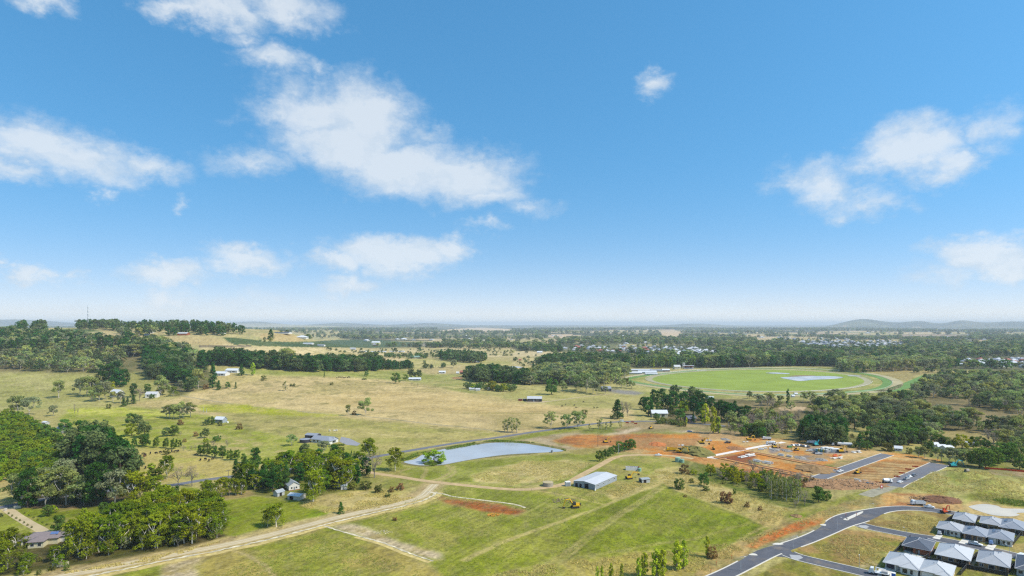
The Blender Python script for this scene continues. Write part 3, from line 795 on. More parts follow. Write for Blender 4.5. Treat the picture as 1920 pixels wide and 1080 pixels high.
    f([(1360, 1055), (1440, 1022), (1530, 988), (1545, 985), (1480, 1015), (1400, 1048)], (140, 142, 92), 2, 1, (158, 156, 128), 6)
    f([(1612, 978), (1640, 960), (1690, 955), (1760, 960), (1790, 975), (1760, 1010), (1715, 1004), (1640, 990)], (166, 156, 88), 2, 1, (150, 128, 76), 9)
    f([(1482, 1034), (1520, 1020), (1575, 990), (1660, 1000), (1712, 1008), (1680, 1040), (1650, 1075), (1600, 1065), (1530, 1048)], (146, 140, 64), 2, 1, (168, 136, 86), 10)
    f([(1600, 1030), (1690, 1012), (1680, 1035), (1640, 1060)], (124, 142, 46), 3, 2, (160, 148, 76), 8, a=.85)
    f([(1650, 1000), (1710, 1008), (1700, 1014), (1650, 1006)], (186, 150, 104), 2, 1)
    f([(1380, 1100), (1440, 1068), (1480, 1046), (1520, 1052), (1600, 1078), (1640, 1100)], (154, 142, 72), 2, 1, (134, 136, 54), 9)
    f([(1630, 1045), (1670, 1035), (1660, 1068), (1600, 1070)], (188, 176, 128), 2, 1, (152, 150, 74), 5)
    f([(1745, 1000), (1920, 1035), (1960, 1045), (1960, 1000), (1800, 965), (1770, 985)], (150, 152, 72), 1, 1, (132, 150, 52), 8)
    f([(1690, 1020), (1760, 1015), (1960, 1055), (1960, 1100), (1640, 1100), (1650, 1060)], (140, 146, 60), 1, 1, (158, 150, 84), 7)
    f([(1885, 1022), (1960, 1010), (1960, 1050), (1910, 1040)], (176, 162, 98), 1.5, 1)

    # tufts: light and dark flecks, stronger in rough grass
    tuft = (vfine - .5) * .36 + (fine - .5) * .42 + (vnoise(X / .9, Y / .9, 71) - .5) * .28
    ca_, sa_ = math.cos(1.016), math.sin(1.016)
    along, across = X * ca_ + Y * sa_, -X * sa_ + Y * ca_
    near = (1 - smooth(330, 480, Y))
    tuft = tuft + ((vnoise(across / 1.3, along / 26, 101) - .5) * .34 + (vnoise(across / 4.5, along / 60, 103) - .5) * .2) * near
    tuft = tuft * (1 - .65 * far)
    C *= (1 + tuft)[..., None]
    C *= (1 + (mid - .5) * .25)[..., None]
    # rushes and weeds in the dry pastures: dark small clumps, strung out along wet ground
    rush = smooth(.60, .72, fbm(X, Y, 13, 131, 3)) * smooth(.40, .60, fbm(X, Y, 120, 137, 2)) * smooth(420, 520, Y) * (1 - smooth(1100, 1500, Y)) * smooth(.62, .75, C[..., 1] / (C[..., 0] + 1e-6))
    rush = (rush * .5)[..., None]
    C = C * (1 - rush) + c3((112, 116, 58)) * rush
    # a drift of straw through the green
    st = (smooth(.52, .72, vnoise(X / 1.6, Y / 3.5, 91)) * .25 * (1 - far))[..., None]
    C = C * (1 - st) + C.mean(-1, keepdims=True) * np.array([1.18, 1.05, .55]) * st
    gr = np.clip((C[..., 1] - C[..., 0]) / (C[..., 1] + 1e-6), 0, .35)
    C[..., 1] *= 1 - .075 * smooth(.62, .8, C[..., 1] / (C[..., 0] + 1e-6)) - .42 * gr; C[..., 2] *= .90 - .7 * gr; C *= .95
    C = np.clip(C, 0.008, .8)

    me = bpy.data.meshes.new("ground")
    n = nr * nc
    me.vertices.add(n)
    me.vertices.foreach_set('co', np.stack([X, Y, Z], -1).reshape(-1))
    idx = np.arange(n).reshape(nr, nc)
    q = np.stack([idx[:-1, :-1], idx[:-1, 1:], idx[1:, 1:], idx[1:, :-1]], -1).reshape(-1, 4)
    me.loops.add(q.size); me.loops.foreach_set('vertex_index', q.reshape(-1))
    me.polygons.add(len(q)); me.polygons.foreach_set('loop_start', np.arange(0, q.size, 4))
    me.update(calc_edges=True)
    me.polygons.foreach_set('use_smooth', np.ones(len(q), bool))
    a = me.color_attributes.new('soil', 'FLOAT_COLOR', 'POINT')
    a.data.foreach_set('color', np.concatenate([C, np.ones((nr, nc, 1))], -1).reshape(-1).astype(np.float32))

    m = bpy.data.materials.new('field_grass'); m.use_nodes = True
    nt = m.node_tree; N, L = nt.nodes, nt.links
    b = N['Principled BSDF']; b.inputs['Roughness'].default_value = .95; b.inputs['Specular IOR Level'].default_value = .1
    ca = N.new('ShaderNodeAttribute'); ca.attribute_name = 'soil'
    tc = N.new('ShaderNodeTexCoord')
    n1_ = N.new('ShaderNodeTexNoise'); n1_.inputs['Scale'].default_value = .8; n1_.inputs['Detail'].default_value = 6; n1_.inputs['Roughness'].default_value = .7
    L.new(tc.outputs['Object'], n1_.inputs['Vector'])
    mr = N.new('ShaderNodeMapRange'); L.new(n1_.outputs['Fac'], mr.inputs[0])
    mr.inputs[1].default_value = .3; mr.inputs[2].default_value = .7; mr.inputs[3].default_value = .64; mr.inputs[4].default_value = 1.36
    hs = N.new('ShaderNodeHueSaturation'); L.new(ca.outputs['Color'], hs.inputs['Color']); L.new(mr.outputs[0], hs.inputs['Value'])
    L.new(hs.outputs[0], b.inputs['Base Color'])
    bp = N.new('ShaderNodeBump'); bp.inputs['Strength'].default_value = .6; bp.inputs['Distance'].default_value = .35
    L.new(n1_.outputs['Fac'], bp.inputs['Height']); L.new(bp.outputs[0], b.inputs['Normal'])
    me.materials.append(m)
    structure(link('ground', me))

    # the same country behind and beside the camera
    mb = MB()
    mb.add([(-60000, -60000, -15.5), (60000, -60000, -15.5), (60000, 46000, -15.5), (-60000, 46000, -15.5)], [(0, 1, 2, 3)])
    mb.add([(-4000, -6000, -0.3), (4000, -6000, -0.3), (230, 128, -0.3), (-230, 128, -0.3)], [(0, 1, 2, 3)])
    structure(mb.build('terrain', mat('country_soil', (165, 162, 96), .95, .25, .02)))


ground()

# ------------------------------------------------------------------ roads, tracks, water
ASPH = mat('new_asphalt', (108, 110, 118), .85, .14, .22, .25, k=.6)
ASPH2 = mat('old_asphalt', (136, 138, 146), .85, .10, .5, .2, k=.55)
def wear(m, rgb, scale, lo, hi, amt):
    nt = m.node_tree; N, L = nt.nodes, nt.links; b = N['Principled BSDF']; src = b.inputs['Base Color'].links[0].from_socket
    tc = N.new('ShaderNodeTexCoord'); n = N.new('ShaderNodeTexNoise'); n.inputs['Scale'].default_value = scale; n.inputs['Detail'].default_value = 6; n.inputs['Roughness'].default_value = .65
    L.new(tc.outputs['Object'], n.inputs['Vector']); mr = N.new('ShaderNodeMapRange'); L.new(n.outputs['Fac'], mr.inputs[0])
    mr.inputs[1].default_value = lo; mr.inputs[2].default_value = hi; mr.inputs[4].default_value = amt
    mx = N.new('ShaderNodeMix'); mx.data_type = 'RGBA'; L.new(mr.outputs[0], mx.inputs['Factor']); L.new(src, mx.inputs['A']); mx.inputs['B'].default_value = (*alb(rgb), 1); L.new(mx.outputs['Result'], b.inputs['Base Color'])


wear(ASPH, (170, 150, 120), .09, .52, .72, .5); wear(ASPH2, (176, 150, 116), .08, .5, .72, .5)
CONC = mat('pale_concrete', (222, 216, 202), .8, .08, 1.2, .2, k=.8)
CONC2 = mat('grey_concrete', (186, 186, 186), .8, .08, 1.2, .2, k=.7)
GRAV = mat('pale_gravel', (208, 188, 146), .95, .12, .12, .4, k=.68)
DIRT = mat('brown_dirt', (202, 174, 128), .95, .18, .3, .5)
SPOIL = mat('white_spoil', (216, 204, 174), .95, .45, .35, .7, k=.72)
SAND = mat('track_sand', (178, 172, 136), .95, .1, .2, .2)
ORANGE_E = mat('red_earth', (178, 98, 52), .95, .3, .4, .6)
SUBB = mat('road_base', (150, 146, 138), .95, .16, .4, .4)
ROADS = {}


def road(name, px, w, m, kerb=None, n=8, z=0.01, wl=None, wr=None):
    L = ground_line(px, n)
    ribbon(name, L, wl or w / 2, -(wr or w / 2), m, z)
    if kerb:
        for sgn in kerb:
            o = (wl or w / 2) if sgn > 0 else (wr or w / 2)
            a, b = sgn * (o + .02), sgn * (o + .45)
            ribbon('kerb', L, max(a, b), min(a, b), CONC, 0.13, thick=0.15)
    return L


# new estate: main road as one outline, side streets and islands
MAIN = [(1290, 1107), (1356, 1079), (1400, 1057.5), (1443, 1036.5), (1480, 1023.5), (1514, 1011.5), (1550, 996), (1582, 979), (1618, 965), (1656, 956), (1700, 953), (1750, 957), (1792, 963), (1835, 970), (1880, 979), (1935, 990)]
main_line = ground_line(MAIN, 10)
nM = len(main_line)
uM = [CX + F * p[0] / p[1] for p in main_line]
wl = [3.5 + 3.4 * math.exp(-((u - 1592) / 34) ** 2) + 1.2 * math.exp(-((u - 1440) / 30) ** 2) for u in uM]
wr = [3.5 + 3.2 * math.exp(-((u - 1606) / 34) ** 2) for u in uM]
ribbon('road', main_line, wl, [-x for x in wr], ASPH, 0.012)
for a, b, side in ((1290, 1404, 1), (1474, 1545, 1), (1570, 1960, 1), (1290, 1452, -1), (1484, 1604, -1), (1640, 1960, -1)):
    ids = [i for i in range(nM) if a <= uM[i] <= b]
    seg = [main_line[i] for i in ids]; o = [(wl if side > 0 else wr)[i] for i in ids]
    lo = [side * (x + .02) for x in o]; hi = [side * (x + .55) for x in o]
    ribbon('kerb', seg, hi if side > 0 else lo, lo if side > 0 else hi, CONC, .13, thick=.15)
road('road', [(1612, 984), (1640, 991), (1663, 995.5), (1714, 1005), (1762, 1012), (1814, 1022), (1856, 1031), (1912, 1044), (1960, 1056)], 7.2, ASPH, (1, -1), z=.018)
road('road', [(1478, 1038), (1500, 1046), (1550, 1058), (1604, 1070.5), (1660, 1084)], 7.4, ASPH, (1, -1), z=.018)
sheet('road', [(1438, 1043), (1470, 1030), (1482, 1026), (1482, 1032), (1488, 1038.5), (1504, 1043.5), (1494, 1050), (1472, 1045), (1454, 1043.5)], ASPH, .008)
sheet('road', [(1600, 985), (1622, 970), (1642, 964), (1630, 974), (1622, 982), (1634, 987.5), (1624, 993), (1610, 989)], ASPH, .008)
for px in ([(1480, 1040), (1500, 1041.5), (1506, 1046), (1495, 1051), (1484, 1047)], [(1610, 985), (1624, 985), (1630, 988), (1622, 991.5), (1613, 989)]):
    sheet('crossing_slab', px, CONC2, .03)
road('road', [(1534, 897), (1550, 891), (1580, 881), (1620, 867), (1652, 856), (1664, 852)], 8.5, ASPH2, (1, -1))
road('road', [(1672, 911), (1690, 902), (1715, 891), (1740, 880), (1762, 870)], 11.5, ASPH2, (1, -1))
road('gravel_road', [(1520, 893), (1548, 897), (1590, 905), (1630, 910), (1660, 909), (1684, 907)], 7, SUBB, z=.006)
road('gravel_road', [(1684, 906), (1664, 914), (1640, 923), (1622, 930)], 8, mat('grey_gravel', (166, 160, 136), .95, .2, .3, .4), z=.004)
# country road
road('country_road', [(-120, 965), (-20, 954), (16, 949), (60, 940), (120, 930), (200, 921), (318, 910), (370, 902), (430, 894), (480, 887), (560, 878), (620, 870), (700, 857), (780, 843), (860, 830), (935, 820), (980, 813), (1030, 806), (1080, 799), (1120, 794), (1170, 790.5), (1230, 790), (1290, 793), (1360, 799)], 6.4, ASPH2)
# gravel and earth tracks
cons = [(20, 1108), (110, 1082), (180, 1069), (250, 1055), (330, 1039), (400, 1026), (480, 1009), (560, 989), (630, 971), (700, 955), (760, 941), (790, 931), (805, 918), (815, 908)]
road('gravel_track', cons, 6.0, GRAV, z=.004)
for s_ in (1.1, -1.1): ribbon('wheel_rut', offset_line(ground_line(cons, 8), s_), .35, -.35, mat('pale_rut', (222, 208, 176), .95, .15, .3, .3, k=.7), .009)
L2 = ground_line(cons, 10)
ribbon('trench_spoil', offset_line(L2, -5.6)[6:118], [RND.uniform(.2, 1.3) for i in range(112)], [-RND.uniform(.2, 1.2) for i in range(112)], SPOIL, .02)
ribbon('trench', offset_line(L2, -8.6)[20:118], [1.5 + .5 * math.sin(i * 1.1) for i in range(98)], [-1.5 - .4 * math.sin(i * .7) for i in range(98)], mat('clay_straw', (206, 184, 116), .95, .3, .4, .5), .008)
road('dirt_track', [(672, 880), (700, 887), (742, 893), (800, 902), (862, 909), (930, 915.5), (980, 918), (1020, 914.5), (1060, 907), (1092, 890), (1120, 875), (1150, 859), (1175, 854), (1220, 853), (1262, 855), (1300, 860)], 5.2, DIRT, z=.006)
road('gravel_track', [(1017, 754.5), (1050, 750), (1088, 745), (1120, 741), (1152, 738.5)], 3.6, GRAV, z=.003)
sheet('gravel_yard', [(984, 753), (990, 755), (1020, 755), (1030, 752), (1018, 752)], GRAV, .006)
road('driveway', [(12, 953), (28, 965), (52, 980), (76, 993), (88, 1002)], 5.0, GRAV, z=.002)
road('dirt_track', [(134, 848), (142, 860), (156, 872), (170, 880)], 3.0, DIRT, z=.002)
ridge = ground_line([(608, 986), (640, 996), (680, 1007), (720, 1018), (765, 1036), (812, 1052)], 10)
MATS_SAND = mat('pale_sand', (196, 182, 144), .95, .16, .25, .4)
ribbon('trench_spoil', ridge, [RND.uniform(.15, .85) for i in range(len(ridge))], [-RND.uniform(.2, .9) for i in range(len(ridge))], SPOIL, .012)
ribbon('trench', offset_line(ridge, -2.0)[18:], 1.1, -1.0, MATS['clay_straw'], .010)
road('trench_spoil', [(800, 922), (830, 926), (850, 931), (890, 936), (960, 945), (985, 952)], 1.6, SPOIL, z=.012)
kl = ground_line([(1322, 857), (1360, 850), (1400, 842), (1436, 835), (1470, 829)], 6)
ribbon('kerb_foundation', kl, 2.2, -2.2, mat('lime_concrete', (236, 226, 216), .9, .1, .5, .3, k=.8), .02)
kl = ground_line([(1322, 857), (1340, 859), (1362, 861)], 5)
ribbon('kerb_foundation', kl, 2.0, -2.0, MATS['lime_concrete'], .024)
for pts in ([(1402, 846), (1440, 853), (1500, 865), (1575, 879)], [(1346, 857), (1400, 868), (1460, 880), (1506, 890)], [(1440, 880), (1500, 891), (1520, 895)]):
    l_ = ground_line(pts, 6)
    ribbon('trench', l_, 1.8, -1.6, mat('dark_red_earth', (122, 76, 54), .95, .3, .5, .7), .012)
    ribbon('spoil_bank', offset_line(l_, -3.4), 1.2, -1.6, mat('orange_spoil', (204, 148, 88), .95, .2, .5, .7), .5, thick=.5)


# ---------------- water
def mat_water(name, rgb, rough=.08):
    m = bpy.data.materials.new(name); m.use_nodes = True
    nt = m.node_tree; N, L = nt.nodes, nt.links
    b = N['Principled BSDF']; b.inputs['Base Color'].default_value = (*alb(rgb), 1)
    b.inputs['Roughness'].default_value = rough; b.inputs['IOR'].default_value = 1.33; b.inputs['Specular IOR Level'].default_value = .4
    tc = N.new('ShaderNodeTexCoord'); n = N.new('ShaderNodeTexNoise'); n.inputs['Scale'].default_value = .5; n.inputs['Detail'].default_value = 6
    L.new(tc.outputs['Object'], n.inputs['Vector'])
    n3 = N.new('ShaderNodeTexNoise'); n3.inputs['Scale'].default_value = .035; n3.inputs['Detail'].default_value = 5; L.new(tc.outputs['Object'], n3.inputs['Vector'])
    m3 = N.new('ShaderNodeMapRange'); L.new(n3.outputs['Fac'], m3.inputs[0]); m3.inputs[1].default_value = .35; m3.inputs[2].default_value = .65; m3.inputs[3].default_value = rough * .5; m3.inputs[4].default_value = rough * 2.4; L.new(m3.outputs[0], b.inputs['Roughness'])
    m4 = N.new('ShaderNodeHueSaturation'); m4.inputs['Color'].default_value = (*alb(rgb), 1); m5 = N.new('ShaderNodeMapRange'); L.new(n3.outputs['Fac'], m5.inputs[0]); m5.inputs[1].default_value = .3; m5.inputs[2].default_value = .7; m5.inputs[3].default_value = .8; m5.inputs[4].default_value = 1.12; L.new(m5.outputs[0], m4.inputs['Value']); L.new(m4.outputs[0], b.inputs['Base Color'])
    bp = N.new('ShaderNodeBump'); bp.inputs['Strength'].default_value = .22; bp.inputs['Distance'].default_value = .2
    L.new(n.outputs['Fac'], bp.inputs['Height']); L.new(bp.outputs[0], b.inputs['Normal'])
    return m


WATER = mat_water('dam_water', (184, 191, 198), .09)
WATER2 = mat_water('muddy_water', (214, 206, 190), .22)
WATER3 = mat_water('lake_water', (208, 210, 211), .25)
BANK = mat('dam_bank', (128, 120, 70), .95, .3, .4, .6)
DAM = [(757, 866), (778, 861), (792, 853), (815, 846), (850, 839), (890, 834), (930, 830), (970, 830.5), (1005, 835), (1035, 840), (1057, 845.5), (1030, 848), (990, 850), (945, 853), (900, 859), (860, 866), (830, 871.5), (800, 873), (775, 871)]
sheet('dam_bank', [(CX + (u - CX) * 1.0 + (6 if u > 905 else -6), v + (2 if v > 848 else -3)) for u, v in DAM], BANK, .02, 4)
sheet('pond', DAM, WATER, .05, 4)
sheet('pond', [(1817, 951), (1822, 948), (1845, 945), (1870, 948.5), (1882, 953), (1930, 954.5), (1960, 957), (1960, 961), (1915, 961.5), (1906, 963), (1912, 965.5), (1895, 968.5), (1862, 966), (1836, 958.5)], WATER2, .03, 3)
sheet('lake', [(1463, 708.3), (1490, 706.8), (1520, 705.5), (1550, 705.6), (1570, 706.5), (1582, 708.5), (1560, 711), (1530, 712.2), (1500, 714.8), (1480, 712)], WATER3, .25, 3)
sheet('lake', [(1436, 699.2), (1455, 698.8), (1478, 700.2), (1480, 701.6), (1460, 701.4), (1440, 700.4)], WATER3, .25, 2)
sheet('lake', [(1590, 704.6), (1610, 704.6), (1616, 705.8), (1592, 705.8)], WATER3, .3, 2)
sheet('lake', [(938, 688.5), (950, 687), (976, 688), (978, 690), (950, 690.6)], WATER3, .25, 2)
sheet('sand_bank', [(1480, 705.5), (1500, 703.5), (1530, 704.5), (1510, 706.3), (1485, 706.6)], mat('dry_bank', (150, 136, 96), .95, .2, .2, .3), .18, 3)

# ---------------- racecourse
INNER = [(1218, 713), (1226, 706), (1255, 701), (1300, 697), (1360, 694.2), (1430, 693.2), (1500, 694.8), (1560, 699), (1608, 706), (1627, 714.5), (1618, 722), (1580, 729), (1520, 733.3), (1450, 734.6), (1380, 733), (1310, 728), (1250, 721)]
OUTER = [(1160, 713), (1180, 706), (1230, 700), (1300, 693.6), (1370, 690.8), (1440, 689.8), (1510, 691), (1580, 695), (1640, 702), (1676, 712), (1683, 722), (1660, 732), (1600, 738), (1530, 741.5), (1450, 742.5), (1370, 740), (1290, 733), (1210, 723)]
sheet('racecourse_infield', INNER, mat('infield_turf', (148, 166, 60), .95, .14, .02, .2), .02, 6)
il = ground_line(INNER, 8, True); ol = ground_line(OUTER, 8, True)
ribbon('sand_track', il, 5.5, -5.5, SAND, .06, closed=True)
ribbon('turf_track', ol, 7.5, -7.5, mat('pale_turf', (190, 178, 134), .95, .16, .03, .2), .03, closed=True)
ribbon('turf_track', offset_line(ol, -15, True), 7, -7, mat('track_turf', (112, 150, 72), .95, .12, .03, .2), .02, closed=True)
ribbon('turf_track', ground_line([(1655, 735), (1688, 727), (1720, 715), (1745, 704)], 6), 12, -12, MATS['track_turf'], .03)
WHITE = mat('white_paint', (240, 240, 238), .5, .04, 1, k=.85)
for ln_, lab in ((offset_line(il, 6.5, True), 'long white running rail round the inner sand track'), (offset_line(ol, -8, True), 'long white running rail along the outer turf track')):
    t = thing('running_rail', lab, 'rail', (0, 0, 0), group='racecourse rails')
    mb = MB(); mb.path([(p[0], p[1], H_(*p) + lift(p[1]) + 1.2) for p in ln_] + [(ln_[0][0], ln_[0][1], 1.2 + lift(ln_[0][1]))], .14, 4); mb.build('rail', WHITE, t)
    pm = MB().box(-.06, .06, -.06, .06, 0, 1.2).mesh('post', WHITE)
    for i in range(0, len(ln_), 2):
        p = link('post', pm, t); p.location = (ln_[i][0], ln_[i][1], lift(ln_[i][1]) - .05)

# ------------------------------------------------------------------ trees
BARK_P = mat('pale_bark', (206, 198, 184), .9, .25, 2.5, .4, k=.75)
BARK_W = mat('white_bark', (222, 214, 200), .9, .25, .8, .3, k=.8)
BARK_D = mat('dark_bark', (96, 84, 70), .95, .25, 3, .4)
BARK_G = mat('grey_bark', (150, 142, 130), .95, .25, 3, .4)
LEAF = {
    'G': [mat_leaf('gum_leaf', (126, 138, 80), k=1.5), mat_leaf('gum_leaf_grey', (126, 132, 94), k=1.25), mat_leaf('gum_leaf_olive', (130, 134, 74), k=1.45)],
    'V': [mat_leaf('gum_leaf_lime', (126, 138, 28), k=1.15, val=.2), mat_leaf('gum_leaf_fresh', (112, 130, 30), k=1.15, val=.2)],
    'D': [mat_leaf('pine_needle', (50, 86, 32), k=1.5, val=.25)],
    'A': [mat_leaf('acacia_leaf', (80, 94, 54), k=1.75, val=.25)],
    'C': [mat_leaf('fir_needle', (52, 88, 34), k=1.5, val=.2)],
    'L': [mat_leaf('poplar_leaf', (150, 162, 44), k=1.45, val=.2, hue=.02)],
    'B': [mat_leaf('broad_leaf', (92, 120, 48), k=1.1, val=.22, hue=.025)],
    'Y': [mat_leaf('golden_leaf', (178, 186, 36), val=.15, hue=.03)],
    'O': [mat_leaf('shrub_leaf', (114, 122, 58), k=1.05, val=.3, hue=.03)],
    'R': [mat_leaf('red_shrub_leaf', (146, 118, 74), k=1.05, val=.2)],
    'N': [mat_leaf('grey_twig', (150, 134, 116), k=1.1, val=.2, trans=.1)],
    'S': [mat_leaf('sapling_leaf', (132, 142, 72), k=1.0, val=.2, hue=.03)],
    'H': [mat_leaf('chestnut_leaf', (122, 144, 38), k=1.1, val=.25, hue=.012), mat_leaf('chestnut_leaf_dark', (94, 126, 46), k=1.1, val=.2), mat_leaf('chestnut_leaf_gold', (136, 150, 40), k=1.1, val=.2, hue=.01)],
    'Q': [mat_leaf('willow_leaf', (146, 166, 44), k=1.3, val=.05)],
}


def leaves(cl, n, size, g, up=.35, flat=.6):
    """leaf-sized faces spread through clumps; cl: rows of x, y, z, rx, ry, rz"""
    cl = np.array(cl, float)
    k = np.repeat(np.arange(len(cl)), n)
    m = len(k)
    d = g.normal(size=(m, 3)); d /= np.linalg.norm(d, axis=1)[:, None]
    r = g.uniform(.35, 1, m) ** .55
    p = cl[k, :3] + d * cl[k, 3:] * r[:, None]
    nrm = d * .9 + g.normal(size=(m, 3)) * flat + np.array([0, 0, up])
    nrm /= np.linalg.norm(nrm, axis=1)[:, None]
    a = np.cross(nrm, g.normal(size=(m, 3))); a /= np.linalg.norm(a, axis=1)[:, None] + 1e-9
    b = np.cross(nrm, a)
    s = size * g.uniform(.6, 1.45, m)[:, None]
    asp = g.uniform(.55, 1.0, m)[:, None]
    v = np.stack([p - a * s - b * s * asp * .6, p + a * s * .35 - b * s * asp, p + a * s + b * s * asp * .5, p - a * s * .3 + b * s * asp], 1)
    tint = np.repeat(g.uniform(.78, 1.22, len(cl))[k] * g.uniform(.8, 1.2, m), 4)
    return v.reshape(-1, 3), tint


def mesh_leaves(name, v, tint, m):
    n = len(v)
    me = bpy.data.meshes.new(name)
    me.vertices.add(n); me.vertices.foreach_set('co', np.ascontiguousarray(v, dtype=np.float32).reshape(-1))
    me.loops.add(n); me.loops.foreach_set('vertex_index', np.arange(n))
    me.polygons.add(n // 4); me.polygons.foreach_set('loop_start', np.arange(0, n, 4))
    me.update(calc_edges=True)
    a = me.attributes.new('tint', 'FLOAT', 'POINT'); a.data.foreach_set('value', tint.astype(np.float32))
    me.materials.append(m)
    return me


def limb(mb, a, b, r0, r1, bend, g, n=5, seg=4):
    a, b = np.array(a, float), np.array(b, float)
    off = g.normal(size=3) * bend * np.linalg.norm(b - a); off[2] = abs(off[2]) * .4
    pts = [a + (b - a) * t + off * math.sin(t * math.pi) for t in np.linspace(0, 1, seg)]
    mb.path([tuple(p) for p in pts], [r0 + (r1 - r0) * t for t in np.linspace(0, 1, seg)], n)


def make_tree(kind, seed, nleaf, size):
    """unit-high tree: (trunk shapes, crown vertices, tints)"""
    g = np.random.default_rng(seed)
    T = MB(); cl = []; per = 60
    if kind in 'GV':
        fork = g.uniform(.16, .32); R = g.uniform(.30, .44) if kind == 'G' else g.uniform(.28, .40)
        T.path([(0, 0, -.03), (g.normal() * .01, g.normal() * .01, fork * .6), (g.normal() * .02, g.normal() * .02, fork)], [.020, .016, .014], 7)
        nl = g.integers(4, 7); a0 = g.uniform(0, 6.28); top = g.uniform(.86, .97)
        for i in range(nl):
            a = a0 + 6.283 * i / nl + g.normal() * .25; rr = R * g.uniform(.3, .75); z = g.uniform(.45, .72)
            e = (rr * math.cos(a), rr * math.sin(a), z)
            limb(T, (0, 0, fork - .02), e, .0115, .007, .12, g, 5, 5)
            for j in range(g.integers(4, 6)):
                b = a + g.normal() * .7; q = min(R, rr * g.uniform(.5, 1.5)); zz = min(top - .25 * (q / R) ** 2, z + g.uniform(-.06, .34))
                c = (q * math.cos(b), q * math.sin(b), zz)
                limb(T, e, c, .0075, .0035, .08, g, 4, 3)
                s = g.uniform(.07, .12) if kind == 'G' else g.uniform(.055, .09)
                cl.append((*c, s, s, s * g.uniform(.55, .85)))
                if kind == 'V':
                    for _ in range(2):
                        cl.append((c[0] + g.normal() * .07, c[1] + g.normal() * .07, min(.97, c[2] + g.uniform(-.05, .07)), s * .8, s * .8, s * .5))
        cl.append((g.normal() * .05, g.normal() * .05, top - .07, .14, .14, .09)); cl.append((0, 0, .7, .12, .12, .08))
        for i in range(7 if kind == 'G' else 22):
            a = g.uniform(0, 6.28); q = R * g.uniform(.5, 1.05)
            cl.append((q * math.cos(a), q * math.sin(a), g.uniform(.3, .6) if kind == 'G' else g.uniform(.14, .6), .1, .1, .07))
    elif kind in 'DA':
        T.path([(0, 0, -.03), (0, 0, .35), (0.01, 0, .85)], [.03, .022, .006], 6)
        R = .27 if kind == 'D' else .40
        for i in range(34):
            z = g.uniform(.12, .97) if kind == 'D' else g.uniform(.22, .9)
            w = R * (1 - ((z - .38) / .64) ** 2) ** .5 if z > .38 else R * (.72 + .28 * z / .38)
            a = g.uniform(0, 6.28); q = w * g.uniform(.25, 1.0) ** .6
            s = g.uniform(.075, .12) * (1.0 if kind == 'D' else 1.2)
            cl.append((q * math.cos(a), q * math.sin(a), z, s, s, s * .8))
            if i % 3 == 0: limb(T, (0, 0, max(.1, z - .12)), (q * math.cos(a), q * math.sin(a), z), .008, .003, .05, g, 4, 3)
        cl.append((0, 0, .93, .07, .07, .08)); cl.append((0, 0, .55, .17, .17, .3))
    elif kind == 'C':
        T.path([(0, 0, -.03), (0, 0, .5), (0, 0, .97)], [.03, .018, .003], 6)
        for i in range(46):
            z = .06 + .92 * (i / 46); w = .25 * (1 - z) ** .8 + .012
            for j in range(2):
                a = g.uniform(0, 6.28); q = w * g.uniform(.5, 1)
                cl.append((q * math.cos(a), q * math.sin(a), z, .055 + w * .22, .055 + w * .22, .04))
        per = 26
    elif kind == 'L':
        T.path([(0, 0, -.03), (0, 0, .5), (0, 0, .96)], [.022, .014, .003], 6)
        for i in range(40):
            z = .1 + .88 * (i / 40); w = .11 * math.sin(min(1, (z + .12) / .55) * 1.57) * (1 - max(0, (z - .55) / .47) ** 2.2) + .006
            a = g.uniform(0, 6.28); q = w * g.uniform(.3, 1)
            cl.append((q * math.cos(a), q * math.sin(a), z, .038, .038, .07))
            if i % 4 == 0: limb(T, (0, 0, max(.05, z - .18)), (q * math.cos(a), q * math.sin(a), z), .006, .002, .03, g, 4, 3)
        per = 45
    elif kind in 'BYH':
        T.path([(0, 0, -.03), (0, 0, .2), (g.normal() * .02, g.normal() * .02, .6)], [.032, .026, .01], 6)
        R = {'B': .38, 'Y': .44, 'H': .5}[kind]
        for i in range(30):
            z = g.uniform(.2 if kind != 'H' else .14, .92)
            w = R * max(.1, 1 - ((z - .48) / .5) ** 2) ** .5
            a = g.uniform(0, 6.28); q = w * g.uniform(.3, 1.0) ** .5
            s = g.uniform(.09, .15)
            cl.append((q * math.cos(a), q * math.sin(a), z, s, s, s * .8))
            if i % 4 == 0: limb(T, (0, 0, .25), (q * math.cos(a), q * math.sin(a), z), .012, .004, .08, g, 4, 3)
        cl.append((0, 0, .5, R * .6, R * .6, .28))
    elif kind in 'ORQ':
        T.path([(0, 0, -.05), (0, 0, .4)], [.03, .015], 5)
        for i in range(34):
            z = g.uniform(.06, .88); w = .52 * (1 - max(0, (z - .3) / .72) ** 2) ** .5
            a = g.uniform(0, 6.28); q = w * g.uniform(.2, 1.0) ** .6
            s = g.uniform(.10, .16)
            cl.append((q * math.cos(a), q * math.sin(a), z, s, s, s * .75))
            if i % 3 == 0: limb(T, (0, 0, .05), (q * math.cos(a), q * math.sin(a), z), .014, .005, .08, g, 4, 3)
    elif kind == 'N':
        T.path([(0, 0, -.03), (0, 0, .25), (g.normal() * .03, 0, .6)], [.024, .018, .01], 6)
        for i in range(12):
            a = g.uniform(0, 6.28); z = g.uniform(.5, .97); q = .3 * g.uniform(.3, 1) * (1.15 - abs(z - .6))
            e = (q * math.cos(a), q * math.sin(a), z)
            limb(T, (0, 0, g.uniform(.2, .5)), e, .011, .003, .12, g, 4, 4)
            for j in range(3):
                limb(T, np.array(e) * (.6, .6, .85), np.array(e) + g.normal(size=3) * .08, .005, .0015, .1, g, 3, 3)
            cl.append((*e, .1, .1, .09))
        per = 34
    elif kind == 'S':
        T.path([(0, 0, -.03), (.01, 0, .5), (g.normal() * .02, 0, .95)], [.018, .012, .004], 5)
